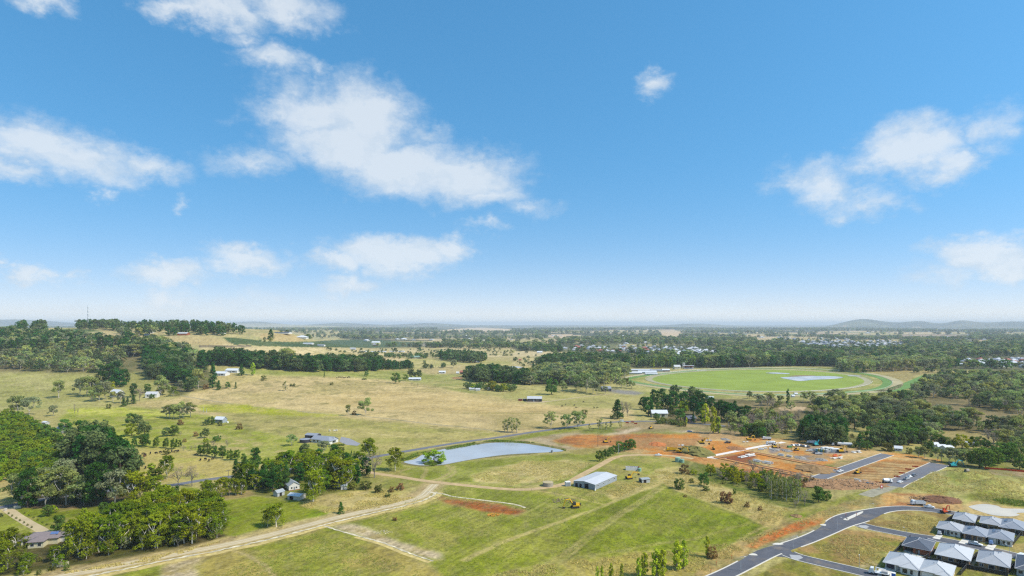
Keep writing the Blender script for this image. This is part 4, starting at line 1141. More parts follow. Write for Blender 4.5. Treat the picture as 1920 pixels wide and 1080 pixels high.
        for i in range(22):
            z = .2 + .78 * i / 22; w = .14 * math.sin(min(1, z) * 2.9) + .02
            a = g.uniform(0, 6.28); q = w * g.uniform(.3, 1.1)
            cl.append((q * math.cos(a), q * math.sin(a), z, .05, .05, .06))
            if i % 3 == 0: limb(T, (0, 0, max(.1, z - .15)), (q * math.cos(a), q * math.sin(a), z), .005, .002, .03, g, 4, 3)
        per = 40
    per = max(3, int(nleaf / len(cl)))
    v, t = leaves(cl, per, size, g, .25, .75 if kind != 'C' else .4)
    v[:, 2] = np.clip(v[:, 2], 0.0, None)
    zmax = np.percentile(v[:, 2], 99.5)
    v /= zmax
    T.v = [tuple(c / zmax for c in p) for p in T.v]
    return T, v, t


BARKS = {'G': BARK_P, 'V': BARK_W, 'D': BARK_D, 'A': BARK_D, 'C': BARK_D, 'L': BARK_G, 'B': BARK_D, 'Y': BARK_D, 'O': BARK_D, 'R': BARK_D, 'N': BARK_G, 'S': BARK_P, 'H': BARK_D, 'Q': BARK_D}
NAMES = {'G': ('gum_tree', 'tree'), 'V': ('gum_tree', 'tree'), 'D': ('pine_tree', 'tree'), 'A': ('evergreen_tree', 'tree'), 'C': ('conifer_tree', 'tree'), 'L': ('poplar_tree', 'tree'),
         'B': ('broadleaf_tree', 'tree'), 'Y': ('golden_tree', 'tree'), 'O': ('shrub', 'shrub'), 'R': ('red_shrub', 'shrub'), 'N': ('bare_tree', 'tree'), 'S': ('young_tree', 'tree'), 'H': ('chestnut_tree', 'tree'), 'Q': ('willow_tree', 'tree')}
NVAR = {'G': 9, 'V': 7, 'D': 6, 'A': 3, 'C': 2, 'L': 2, 'B': 3, 'Y': 2, 'O': 3, 'R': 2, 'N': 3, 'S': 2, 'H': 4, 'Q': 1}
NLEAF = {'G': 3000, 'V': 5400, 'D': 2200, 'A': 2000, 'C': 2000, 'L': 1800, 'B': 2000, 'Y': 2000, 'O': 1600, 'R': 2000, 'N': 700, 'S': 460, 'H': 2000, 'Q': 2600}
LSIZE = {'G': .019, 'V': .0145, 'D': .022, 'A': .028, 'C': .02, 'L': .016, 'B': .028, 'Y': .03, 'O': .036, 'R': .034, 'N': .012, 'S': .018, 'H': .034, 'Q': .03}
PROTO = {}
LOD = bpy.data.collections.new('woodland_shapes')          # shapes for the massed far woods
LODI = {}


def joined(name, T, v, t, mats):
    n0 = len(T.v); n = len(v)
    me = bpy.data.meshes.new(name)
    V = np.concatenate([np.array(T.v).reshape(-1, 3), v])
    me.from_pydata([tuple(p) for p in V.tolist()], [], T.f + [tuple(range(n0 + i, n0 + i + 4)) for i in range(0, n, 4)])
    a = me.attributes.new('tint', 'FLOAT', 'POINT'); a.data.foreach_set('value', np.concatenate([np.ones(n0), t]).astype(np.float32))
    for m in mats: me.materials.append(m)
    me.polygons.foreach_set('material_index', np.concatenate([np.zeros(len(T.f), int), np.ones(n // 4, int)]))
    me.update()
    return me


for k in NAMES:
    PROTO[k] = []
    for i in range(NVAR[k]):
        T, v, t = make_tree(k, 100 * ord(k) + i, NLEAF[k], LSIZE[k])
        lm = LEAF[k][i % len(LEAF[k])]
        T2, v2, t2 = make_tree(k, 100 * ord(k) + i, max(160, NLEAF[k] // 6), LSIZE[k] * 2.1)
        PROTO[k].append((T.mesh('trunk', BARKS[k]), mesh_leaves('crown', v, t, lm), joined('tree_shape', T2, v2, t2, [BARKS[k], lm])))
for k in 'GDABN':
    LODI[k] = []
    for i in range(NVAR[k]):
        o = bpy.data.objects.new('%s_shape_%02d' % (NAMES[k][0], i), PROTO[k][i][2])
        LOD.objects.link(o)
LOD_ORDER = sorted(o.name for o in LOD.objects)
for k in 'GDABN':
    LODI[k] = [LOD_ORDER.index('%s_shape_%02d' % (NAMES[k][0], i)) for i in range(NVAR[k])]

TREES = []      # (kind, x, y, z, height, width factor, label, group, fixed)


def T_(kind, u, v, h, label, wf=1.0, group=None):
    """one tree: photo pixel of its foot, height in photo pixels"""
    p = at(u, v)
    TREES.append((kind, p.x, p.y, p.z, h * p.y / F, wf, label, group, True))


ORD = ['first', 'second', 'third', 'fourth', 'fifth', 'sixth', 'seventh', 'eighth', 'ninth', 'tenth', 'eleventh', 'twelfth', 'thirteenth', 'fourteenth', 'fifteenth', 'sixteenth', 'seventeenth', 'eighteenth', 'nineteenth', 'twentieth']


def TS(kind, what, place, items, group, wf=1.0):
    """several alike trees side by side: each label counts from the left"""
    items = sorted(items, key=lambda q: q[0])
    for i, q in enumerate(items):
        T_(kind, q[0], q[1], q[2], '%s %s from the left %s' % (ORD[i] if i < 20 else 'next', what, place), (q[3] if len(q) > 3 else wf), group)


def tell_apart(rows):
    """labels within one planted group: by count from the left when few, else by the part of the group, with the tallest singled out"""
    by = {}
    for i in rows: by.setdefault(TREES[i][6], []).append(i)
    for lab, L_ in by.items():
        U = {i: TREES[i][1] / TREES[i][2] for i in L_}
        L_.sort(key=lambda i: U[i])
        if len(L_) == 1: continue
        new = {}
        if len(L_) <= 20:
            for k, i in enumerate(L_): new[i] = ORD[k] + ' from the left: ' + lab
        else:
            ds = sorted(TREES[i][2] for i in L_); mid = ds[len(ds) // 2]; n = len(L_)
            tall = max(L_, key=lambda i: TREES[i][4] / TREES[i][2])
            for k, i in enumerate(L_):
                part = ('left', 'middle', 'right')[min(2, 3 * k // n)]
                hq = sorted(TREES[j][4] for j in L_); wq = sorted(TREES[j][5] for j in L_)
                size = 'tall' if TREES[i][4] > hq[2 * n // 3] else 'short' if TREES[i][4] < hq[n // 3] else 'middling'
                new[i] = size + (' broad ' if TREES[i][5] > wq[n // 2] else ' narrow ') + lab + ', ' + ('near ' if TREES[i][2] < mid else 'far ') + part
            new[L_[0]] = 'leftmost ' + lab; new[L_[-1]] = 'rightmost ' + lab; new[tall] = 'tallest ' + lab
        for i, s in new.items():
            w = s.split()
            TREES[i] = TREES[i][:6] + (' '.join(w[:16]),) + TREES[i][7:]


def inside(P, x, y):
    r = False; j = len(P) - 1
    for i in range(len(P)):
        (xi, yi), (xj, yj) = P[i], P[j]
        if (yi > y) != (yj > y) and x < (xj - xi) * (y - yi) / (yj - yi) + xi: r = not r
        j = i
    return r


def fill(kinds, px, gap, h0, h1, label, group, jit=.9, wf=(.9, 1.2), prob=1.0, clump=0.0):
    """trees standing all over a piece of land outlined in photo pixels: gap and heights in metres"""
    G_ = [at(u, v).xy[:] for u, v in px]
    n_before = len(TREES)
    xs = [p[0] for p in G_]; ys = [p[1] for p in G_]
    nx = int((max(xs) - min(xs)) / gap) + 1; ny = int((max(ys) - min(ys)) / gap) + 1
    for iy in range(ny + 1):
        for ix in range(nx + 1):
            if RND.random() > prob: continue
            x = min(xs) + (ix + (iy % 2) * .5 + (RND.random() - .5) * jit) * gap
            y = min(ys) + (iy + (RND.random() - .5) * jit) * gap
            if y < 150 or not inside(G_, x, y): continue
            if clump and float(fbm(np.array(x), np.array(y), 60, 17, 2)) < clump: continue
            k = RND.choice(kinds)
            f_ = {'O': .35, 'N': .8, 'C': .9, 'R': .3}.get(k, 1.0)
            TREES.append((k, x, y, H_(x, y), RND.uniform(h0, h1) * f_, RND.uniform(*wf), label if isinstance(label, str) else label[k] if k in label else label['*'], group, False))
    tell_apart(range(n_before, len(TREES)))


# ---- lone and named trees, left to right, back to front
T_('G', 110, 746, 33, 'rounded gum tree standing alone in the sloping left pasture', 1.0)
TS('G', 'spreading gum', 'of the pair at the edge of the lime weeds', [(33, 776, 34), (55, 778, 34)], 'gum pair by the weeds', 1.1)
T_('G', 100, 780, 20, 'small flat-topped gum at the far edge of the lime weeds', 1.1)
T_('N', 140, 781, 24, 'taller bare dead trunk above the dark pines', .25); T_('N', 146, 781, 18, 'shorter bare dead trunk above the dark pines', .25)
T_('O', 204, 766, 9, 'small olive bush on the pale weedy slope')
TS('G', 'grey-green gum', 'in the grove round the left white farmhouse', [(150, 740, 30), (163, 744, 38), (176, 742, 34), (186, 752, 30), (197, 749, 34), (212, 754, 20), (226, 756, 22), (172, 753, 22)], 'gums round the white farmhouse')
T_('Y', 205, 737, 22, 'yellow-green tree behind the left white farmhouse')
TS('D', 'dark pine', 'in the clump on the pasture above the farmhouse', [(193, 720, 36), (204, 722, 40), (214, 716, 38), (224, 726, 34), (232, 722, 30)], 'pines above the farmhouse', 1.2)
TS('C', 'lime cypress', 'of the three below the grove', [(232, 762, 15), (239, 759, 14), (250, 757, 16)], 'lime cypresses', 1.3)
T_('D', 250, 745, 26, 'dark pine left of the hedged farmhouse'); T_('N', 262, 752, 24, 'blue-grey thin-leaved tree left of the hedged farmhouse', 1.2)
T_('B', 285, 748, 10, 'clipped round hedge bush in front of the hedged farmhouse', 1.2); T_('B', 276, 736, 16, 'green tree behind the hedged farmhouse')
T_('G', 302, 742, 38, 'tall gum with white limbs behind the hedged farmhouse', 1.05); T_('Y', 300, 741, 15, 'round orange-yellow tree beside the hedged farmhouse')
T_('V', 325, 743, 18, 'flat spreading tree at the end of the farmhouse drive', 1.3); T_('B', 352, 734, 18, 'bright green tree beside a dark red-leaved tree'); T_('G', 338, 733, 20, 'grey-green gum between farmhouse drive and red tree')
T_('A', 362, 734, 28, 'dark purplish round tree at the wood corner', .9); T_('G', 372, 728, 36, 'broad gum in front of the dark pine slope', 1.15); T_('R', 386, 730, 10, 'low dark red bush near the tall fir')
T_('C', 399, 727, 46, 'tall narrow dark fir by the white farm sheds', .75); T_('C', 410, 731, 18, 'small fir beside the tall narrow fir'); T_('B', 427, 728, 12, 'small round green tree on the straw pasture edge'); T_('C', 442, 729, 13, 'small narrow cypress on the straw pasture edge', .8)
T_('C', 377, 698, 40, 'wide layered cedar above the white farm sheds', 1.35); T_('C', 453, 704, 22, 'dark conical conifer right of the white farm sheds', 1.1); T_('L', 474, 704, 24, 'bright green poplar right of the white farm sheds', 1.5)
TS('G', 'gum', 'in the row of slender gums on the left pasture', [(312, 783, 22), (318, 784, 25), (326, 785, 27), (337, 785, 32), (343, 785, 26), (357, 782, 28)], 'row of slender pasture gums', 1.0)
for (k, u, v, h, l) in (('A', 386, 798, 12, 'dark bush left of the small blue shed'), ('B', 396, 796, 15, 'dark green bush touching the small blue shed'), ('R', 338, 797, 10, 'round brown-red bush below the slender gums'), ('O', 412, 798, 8, 'low bush in front of the small blue shed'), ('R', 449, 805, 11, 'round russet bush alone on the pasture right of the blue shed'),
                        ('B', 246, 797, 22, 'round green tree above the tree nursery'), ('A', 258, 798, 20, 'grey-green round tree above the tree nursery'), ('A', 271, 820, 30, 'large dark tree at the left of the tree nursery'), ('Y', 247, 817, 23, 'light green tree left of the large dark tree'),
                        ('A', 313, 818, 17, 'dark tree in the weeds above the nursery row'), ('B', 327, 817, 20, 'upright green tree in the weeds above the nursery row'), ('N', 338, 818, 10, 'grey twiggy bush in the weeds'), ('A', 384, 821, 18, 'brownish upright tree in the middle of the weeds'), ('R', 367, 818, 9, 'dark reddish bush in the middle of the weeds'), ('Y', 386, 831, 10, 'yellowish low bush below the brownish tree'),
                        ('B', 402, 829, 11, 'left bright bush of two side by side'), ('B', 410, 827, 11, 'right bright bush of two side by side'), ('N', 400, 838, 11, 'grey leafless shrub left of two in the weeds'), ('N', 426, 838, 14, 'wide grey leafless shrub in the weeds'), ('R', 346, 829, 7, 'low dark brush pile bush'), ('O', 312, 852, 10, 'flat-topped shrub among the grazing cattle'), ('N', 344, 846, 13, 'grey bare tree by the cattle paddock fence'), ('N', 358, 845, 10, 'thin bare tree by the cattle paddock fence'), ('N', 366, 844, 10, 'small bare tree near the paddock corner')):
    T_(k, u, v, h, l, 1.1)
TS('B', 'young green tree', 'in the row above the cattle paddock', [(252, 837, 16, .8), (268, 836, 22), (274, 838, 24), (293, 839, 20, .7), (311, 840, 19, .7), (326, 842, 20), (337, 838, 13, .7)], 'young trees above the cattle paddock', .8)
TS('B', 'upright young tree', 'in the row along the cattle paddock', [(376, 854, 20), (388, 855, 25), (402, 857, 21), (417, 859, 24), (431, 863, 20), (444, 862, 19), (457, 868, 18)], 'upright trees beside the cattle paddock', .75)
T_('D', 478, 878, 38, 'dark pine at the right end of the cattle paddock', 1.0)
T_('L', 283, 897, 28, 'lime green upright tree beside the cattle paddock', 2.6); T_('D', 297, 898, 22, 'small dark pine beside the lime upright tree'); T_('V', 313, 898, 44, 'tall rust-topped gum beside the cattle paddock', .95)
TS('N', 'thin grey gum', 'of the two at the road below the cattle', [(334, 912, 38, 1.2), (360, 912, 40, 1.1)], 'thin grey roadside trees')
TS('V', 'dark olive gum', 'in the row right of the lime lawn', [(386, 934, 34), (398, 935, 30), (415, 931, 36), (430, 929, 33), (442, 928, 30), (453, 927, 29)], 'gums right of the lime lawn', 1.05)
TS('D', 'small dark pine', 'of the pair by the lime lawn', [(323, 926, 14), (332, 925, 15)], 'small pine pair')
T_('A', 376, 936, 12, 'dark small tree at the lime lawn corner'); T_('C', 442, 900, 40, 'dark fir with bare trunk at the road', .8)
TS('V', 'gum', 'in the roadside clump left of the white cottage', [(452, 903, 34), (463, 906, 38), (472, 910, 34), (478, 918, 30)], 'gums left of the cottage')
T_('C', 503, 882, 24, 'slender dark conifer behind the white cottage', .7); T_('D', 511, 922, 40, 'dark leafy pine left of the white cottage', 1.15); T_('D', 491, 916, 34, 'dark broad pine at the left end of the cottage garden', 1.1)
T_('V', 540, 891, 46, 'large spreading gum behind the white cottage', 1.15); T_('A', 573, 866, 34, 'grey-green dense tree behind the cottage gums', 1.0); T_('B', 533, 915, 34, 'mid green tree touching the cottage roof', .8)
T_('G', 607, 852, 26, 'neat round tree on a bare trunk before the dark-roofed house', 1.0); T_('G', 547, 836, 22, 'low wide gum left of the round dark tank', 1.2)
T_('V', 587, 941, 62, 'great yellow-green gum with white limbs right of the cottage', 1.0); T_('V', 634, 914, 56, 'broad gum in the middle of the cottage grove', 1.55); T_('V', 612, 890, 40, 'olive gum at the back of the cottage grove', 1.1)
T_('V', 655, 905, 46, 'second broad gum at the right of the cottage grove', 1.3); T_('V', 600, 925, 44, 'lower olive gum between two great cottage gums', 1.2); T_('V', 522, 900, 36, 'gum just behind the cottage roof', 1.2); T_('V', 558, 885, 36, 'gum at the back left of the cottage grove', 1.2)
T_('D', 668, 912, 40, 'dark pine at the right end of the cottage grove', .9); T_('D', 560, 905, 36, 'dark pine behind the cottage roof'); T_('D', 612, 918, 30, 'dark evergreen under the cottage gums'); T_('B', 578, 880, 26, 'bright green tree deep in the cottage grove')
T_('N', 702, 896, 46, 'half-bare grey gum with dark trunk beside the earth track', 1.2); T_('V', 692, 864, 42, 'yellow-topped gum in front of the country road', 1.1); T_('V', 741, 882, 42, 'white-trunked gum between road and island dam', 1.1)
TS('C', 'small cypress', 'of the pair by the dark-roofed house garden', [(659, 853, 9, .8), (664, 853, 8, .8)], 'small cypress pair')
for (k, u, v, h, l) in (('O', 686, 917, 16, 'wide olive shrub right of the cottage grove'), ('O', 710, 923, 14, 'yellow-olive shrub in the weedy corner'), ('R', 735, 922, 10, 'brown shrub in the weedy corner'), ('R', 751, 918, 12, 'round dark red shrub near the track'), ('O', 727, 932, 8, 'small olive bush before the brown shrub'), ('O', 662, 918, 12, 'yellowish bush beside the little white hut'),
                        ('R', 740, 976, 7, 'tiny dark bush alone on the cut green field'), ('O', 640, 848, 10, 'olive hedge bush in front of the dark-roofed house'), ('O', 755, 862, 6, 'reed bush at the dam tip')):
    T_(k, u, v, h, l, 1.2)
T_('C', 639, 963, 22, 'small dark conifer on the pale track verge', 1.1); T_('V', 518, 988, 44, 'leaning dark olive gum pair tree left of the pale track', 1.2); T_('V', 502, 987, 34, 'lower half of the olive gum pair', 1.0)
T_('Q', 813, 868, 23, 'weeping yellow-green willow on the dam island', 1.5)
T_('G', 686, 778, 32, 'leaning gum in the middle of the straw field', 1.05); T_('G', 653, 779, 20, 'thin broken gum left of the leaning gum', .75); T_('R', 664, 778, 8, 'russet bush between the two field gums')
T_('S', 535, 733, 18, 'pale young tree alone on the straw field', 1.8); T_('O', 549, 724, 5, 'dark low bush beside the pale young tree', 2); T_('O', 495, 713, 9, 'dark round bush at the green strip', 1.2); T_('C', 608, 708, 12, 'thin pole-like tree in front of the pine belt', .5); T_('B', 687, 706, 11, 'small tree alone on the green strip'); T_('O', 683, 712, 4, 'low shrub below the small strip tree', 2); T_('O', 622, 722, 5, 'small olive tuft bush on the straw field', 1.5)
T_('B', 742, 719, 20, 'full green tree left of the white-roofed hay shed', 1.0); T_('B', 760, 714, 12, 'smaller round tree beside the white-roofed hay shed'); TS('A', 'dark round tree', 'of the two behind the white-roofed hay shed', [(771, 709, 17), (784, 709, 16)], 'dark trees behind the hay shed', 1.1)
TS('S', 'lime willow', 'in the clump by the straw field road', [(952, 810, 26, 1.6), (960, 811, 29, 1.6), (969, 811, 27, 1.6), (946, 809, 22, 1.4)], 'lime willows by the road')
TS('G', 'roadside gum', 'of the three by the bend', [(1033, 803, 32), (1063, 805, 28), (1083, 804, 33)], 'three roadside gums', 1.0)
T_('O', 1096, 777, 9, 'dark green bush below the cattle pasture', 1.4); T_('B', 1034, 740, 31, 'fresh green broad tree at the gum wood edge', .95); T_('G', 1055, 735, 21, 'grey gum right of the fresh green tree', 1.1)
TS('G', 'tall gum', 'at the front of the racecourse gum wood', [(1080, 733, 30), (1089, 732, 28), (1099, 736, 36), (1112, 738, 26), (1119, 740, 22)], 'front gums of the racecourse wood', 1.05)
T_('G', 1135, 739, 15, 'small gum in front of the dark hidden house'); T_('C', 1158, 785, 36, 'big dark layered pine by the road bend', 1.35); TS('N', 'dead grey gum', 'beside the big layered pine', [(1168, 782, 30), (1176, 781, 26)], 'dead gums by the layered pine')
TS('S', 'sapling', 'in the row below the road bend', [(1106, 807, 13), (1122, 804, 18, 1.6), (1127, 804, 20, 1.6), (1137, 806, 15, 1.4), (1163, 803, 16, 1.5), (1145, 803, 14)], 'saplings below the road bend', 1.3)
TS('G', 'gum', 'in the little row by the racecourse rail', [(1157, 727, 17), (1165, 728, 19), (1174, 727, 19), (1184, 729, 16)], 'gums by the racecourse rail', 1.1)
TS('B', 'round dark tree', 'in the line beside the earth track', [(1124, 865, 20, .9), (1136, 859, 17), (1145, 855, 17), (1152, 851, 16), (1161, 847, 19, 1.05), (1171, 846, 17), (1178, 844, 19), (1185, 843, 20, 1.0)], 'line of dark trees beside the earth track', .95)
# grove south of the racecourse
T_('A', 1268, 752, 30, 'large dome-topped tree at the racecourse grove left', 1.1); T_('A', 1299, 755, 30, 'large dome-topped tree at the racecourse grove right', 1.2)
TS('D', 'dark tree', 'in the grove behind the cream shed', [(1206, 768, 24), (1216, 780, 36), (1228, 760, 30), (1240, 762, 34), (1252, 772, 32), (1262, 768, 34), (1282, 764, 30), (1300, 778, 36), (1310, 766, 34), (1322, 770, 32), (1316, 788, 34), (1334, 772, 28)], 'dark grove behind the cream shed', 1.15)
T_('B', 1236, 772, 18, 'round olive-green tree behind the cream shed'); T_('Y', 1284, 778, 26, 'yellow-green tall tree in the dark grove', .9); T_('B', 1262, 780, 20, 'broad green tree right of the cream shed', 1.1); T_('B', 1276, 788, 22, 'mid green tree in front of the grey cottage')
T_('B', 1231, 787, 13, 'round dark bush in front of the cream shed', 1.25); T_('B', 1243, 788, 8, 'small bush by the cream shed corner'); T_('C', 1300, 792, 16, 'dark conical tree beside the grey cottage')
TS('L', 'tall poplar', 'above the earthworks', [(1322, 795, 38, 1.7), (1337, 813, 50, 1.3), (1347, 813, 32, 1.5)], 'poplars above the earthworks'); T_('L', 1287, 796, 14, 'small yellow poplar in front of the grey cottage', 1.2)
T_('C', 1378, 770, 19, 'golden-tipped dark cypress behind the grove', 1.4); T_('A', 1405, 747, 14, 'small round tree by the racecourse rail'); T_('G', 1420, 752, 13, 'sprawling low gum by the racecourse rail', 1.5)
TS('D', 'dark broad tree', 'in the dense clump right of the poplars', [(1352, 786, 36), (1364, 790, 36), (1375, 788, 32), (1390, 790, 28), (1402, 786, 26)], 'dense dark clump right of the poplars', 1.25)
T_('D', 1477, 760, 31, 'lone dark columnar tree beside the racecourse', .36)
fill(['N', 'N', 'G', 'O'], [(1360, 812), (1370, 790), (1440, 780), (1490, 790), (1500, 812), (1440, 820), (1390, 816)], 7, 8, 13, {'N': 'grey thin-leaved tree in the thicket above the site', 'O': 'olive shrub in the thicket above the site', '*': 'grey-green gum in the thicket above the site'}, 'thicket above the site')
fill(['O'], [(1226, 794), (1250, 797), (1288, 803), (1284, 796), (1240, 790)], 5, 9, 14, 'olive shrub in the hedge row below the cream shed', 'shrub row below the cream shed')
fill(['O', 'B'], [(1390, 818), (1440, 824), (1452, 815), (1400, 812)], 6, 8, 12, {'*': 'low green shrub at the top edge of the earthworks'}, 'shrubs above the earthworks')
fill(['D', 'A', 'D'], [(1497, 830), (1510, 808), (1575, 806), (1584, 836), (1560, 836), (1530, 832)], 7, 12, 18, {'*': 'dark dense tree in the clump behind the white trucks'}, 'dark clump behind the trucks')
TS('S', 'pale green poplar', 'in the valley behind the dark clump', [(1444, 806, 30, 1.5), (1455, 804, 32, 1.5), (1462, 806, 30, 1.4), (1532, 800, 32, 1.8), (1566, 798, 26, 1.5), (1577, 806, 20, 1.4), (1584, 803, 16)], 'pale valley poplars')
T_('C', 1612, 840, 26, 'dark conical tree right of the white trucks', 1.3); T_('A', 1625, 832, 14, 'low dark bush beyond the dark conical tree', 1.2)
T_('A', 1602, 804, 28, 'wide dark oak on the brown slope', 1.35); T_('A', 1632, 810, 36, 'tall dark tree right of the wide oak', 1.0); T_('B', 1655, 815, 26, 'bright green tree beside the brick house', 1.1)
fill(['B', 'B', 'A'], [(1640, 835), (1668, 815), (1705, 800), (1732, 812), (1728, 832), (1690, 838), (1660, 842)], 8, 10, 15, {'*': 'round green tree in the belt below the brick house'}, 'green belt below the brick house')
T_('O', 1665, 846, 16, 'yellow-olive tree left of the white cottage', 1.2)
T_('Y', 1804, 842, 27, 'bright yellow-green dome tree among dark trees', 1.15); TS('B', 'deep green tree', 'round the half-hidden white house', [(1741, 850, 24), (1760, 836, 22, 1.5), (1772, 838, 20, 1.3), (1783, 842, 18), (1838, 836, 18, 1.3), (1850, 842, 16, 1.2), (1826, 842, 24, .8)], 'garden trees round the white house', 1.1)
T_('O', 1705, 851, 12, 'round bush on the lawn by the white cottage', .9); TS('G', 'dark-trunked gum', 'in the line above the blue excavator', [(1722, 858, 20), (1733, 859, 22), (1758, 864, 26), (1780, 868, 30), (1792, 868, 26), (1803, 870, 28), (1812, 870, 28)], 'gums above the blue excavator', 1.05)
TS('B', 'massive green tree', 'in the clump behind the barrier fence', [(1836, 876, 38, 1.2), (1848, 878, 36, 1.1), (1860, 872, 32), (1868, 868, 30), (1880, 864, 34), (1893, 862, 32), (1905, 866, 30), (1912, 880, 22)], 'green clump behind the barrier fence', 1.15)
T_('Y', 1878, 852, 14, 'yellowish small tree at the back of the green clump')
# poplars at the lower edge
TS('L', 'poplar', 'in the poplar row at the lower edge', [(1120, 1088, 26, 1.1), (1129, 1088, 27, 1.1), (1146, 1088, 32, 1.1), (1166, 1088, 31, 1.1), (1197, 1084, 38, 1.2), (1209, 1082, 46, 1.5), (1231, 1084, 54, 1.6), (1243, 1084, 54, 1.5), (1269, 1069, 56, 1.4), (1282, 1067, 54, 1.3), (1326, 1045, 40, 1.1)], 'poplar row at the lower edge')
T_('R', 1335, 1046, 21, 'round rust-red shrub beside the last poplar', .9); T_('R', 1361, 944, 22, 'large round russet shrub on the straw slope', .95); T_('R', 1401, 951, 10, 'small russet shrub right of the large one'); T_('R', 1425, 957, 9, 'smallest russet shrub on the straw slope', .8)
# the gully
for (k, u, v, h, wf, l) in (('R', 1283, 888, 17, 1.0, 'brown-tipped shrub at the top of the gully'), ('Y', 1301, 890, 10, 1.4, 'yellow low shrub at the top of the gully'), ('O', 1273, 916, 19, 1.0, 'dark olive shrub alone above the straw slope'), ('B', 1320, 912, 26, .9, 'leafy green tree in the upper gully'), ('Y', 1332, 892, 22, .9, 'lime yellow tree in the upper gully'), ('N', 1376, 888, 22, 1.3, 'purple-brown bare tree by the trench'), ('N', 1411, 892, 30, 1.0, 'tall grey bare tree by the trench'), ('O', 1325, 920, 9, 1.6, 'low dark shrub on the straw slope'), ('O', 1296, 905, 8, 1.2, 'small grey shrub below the yellow shrub'), ('B', 1377, 928, 12, .7, 'small bright green shrub below the gully'), ('R', 1285, 932, 5, 1.3, 'low russet tuft below the olive shrub'),
                        ('N', 1509, 948, 28, 1.0, 'dark purple bare tree at the lower gully end'), ('N', 1492, 952, 16, 1.1, 'grey bare thicket at the lower gully end'), ('B', 1535, 942, 30, .9, 'green tree with pale top at the gully end'), ('B', 1550, 938, 18, 1.1, 'rounded green tree at the gully end')):
    T_(k, u, v, h, l, wf)
fill(['O', 'B', 'N', 'N', 'N', 'Y'], [(1330, 890), (1400, 890), (1450, 905), (1440, 925), (1390, 915), (1345, 905)], 4.6, 4, 8, {'N': 'bare brownish tree in the gully thicket', 'B': 'green tree in the gully thicket', 'Y': 'yellowing tree in the gully thicket', '*': 'olive shrub in the gully thicket'}, 'gully thicket')
fill(['N', 'O', 'N', 'R'], [(1420, 895), (1500, 898), (1530, 905), (1500, 915), (1440, 908)], 4.4, 7, 11, {'N': 'bare purplish tree along the top of the gully', 'R': 'brown shrub along the top of the gully', '*': 'olive shrub along the top of the gully'}, 'gully top thicket')
fill(['S'], [(1438, 935), (1500, 946), (1510, 935), (1460, 918), (1436, 918)], 4.0, 9, 13, 'slender white-stemmed tree in the lower gully', 'white-stemmed gully trees', wf=(.9, 1.3))
# ---- left side woods
fill(['V', 'V', 'B', 'D', 'V'], [(455, 905), (560, 868), (690, 872), (695, 905), (640, 925), (600, 905), (560, 900), (490, 928), (460, 920)], 10, 10, 16, {'B': 'leafy green tree in the wood round the cottage', 'D': 'dark pine in the wood round the cottage', '*': 'olive gum in the wood round the cottage'}, 'wood round the cottage', prob=.7)
fill(['O', 'O', 'V'], [(130, 1058), (240, 1040), (330, 1030), (420, 1008), (430, 994), (380, 990), (300, 1005), (220, 1015), (150, 1030)], 5.5, 5, 9, {'B': 'small leafy tree under the lime gum grove', 'V': 'low lime gum at the front of the lime gum grove', '*': 'olive shrub under the lime gum grove'}, 'undergrowth of the lime gum grove', prob=.8)
fill(['V'], [(128, 1058), (150, 1045), (240, 1035), (330, 1028), (415, 1006), (428, 985), (380, 965), (310, 962), (270, 975), (230, 990), (190, 1004), (150, 1026)], 6.2, 11, 16.5, {'*': 'lime-crowned gum with white limbs in the grove beside the pale track'}, 'lime gum grove beside the pale track', wf=(.85, 1.15))
fill(['V', 'O'], [(20, 1082), (60, 1082), (130, 1070), (140, 1052), (112, 1040), (60, 1046), (30, 1056)], 5.5, 5, 7.5, {'O': 'olive shrub under the gums near the tiled house', '*': 'olive gum in front of the tiled house'}, 'gums in front of the tiled house')
T_('V', 14, 1066, 72, 'big dark-limbed gum at the lower left corner', 1.15); T_('V', -12, 1075, 66, 'gum cut off by the lower left corner', 1.1)
T_('B', 111, 1000, 34, 'dense round green tree behind the tiled house', .95); T_('B', 90, 968, 22, 'dark green shrub tree on the lawn', 1.0); T_('Y', 101, 962, 14, 'lighter green shrub beside the dark lawn shrub', 1.2); T_('Y', 158, 964, 12, 'small yellow round bush on the lawn', .95); T_('A', 0, 970, 8, 'dark flat shrub at the left edge of the lawn', 1.4)
T_('A', 186, 986, 26, 'dark shrub tree at the grove edge', 1.0); T_('B', 194, 964, 22, 'leafy shrub at the right end of the lawn', .9)
T_('D', 52, 952, 74, 'tall dark pine at the driveway gate', .95); T_('G', 36, 947, 58, 'white-limbed gum leaning left of the driveway gate', 1.1); T_('G', 86, 950, 58, 'twisted white-limbed gum right of the dark pine', 1.15); T_('G', 124, 946, 72, 'tallest gum with forked white trunk behind the lawn', 1.1); T_('G', 157, 948, 58, 'gum with bare crooked limbs before the dark pines', 1.0)
T_('D', 180, 948, 82, 'very tall dark pine behind the lawn', 1.0); T_('D', 168, 944, 60, 'dark pine left of the very tall pine', 1.0); T_('D', 142, 943, 40, 'low dark pine at the lawn edge', 1.3); T_('G', 215, 950, 68, 'gum with two white trunks right of the tall pine', 1.1); T_('V', 244, 946, 62, 'gum with pale crossing limbs beside the paddock', 1.1)
T_('V', 262, 942, 55, 'lime-topped gum at the corner of the cattle paddock', 1.1); T_('V', 290, 940, 48, 'wide lime gum below the cattle paddock', 1.2); T_('A', 110, 940, 40, 'dark evergreen between two white-limbed gums', 1.1); T_('D', 200, 938, 56, 'dark pine behind the two-trunked gum')
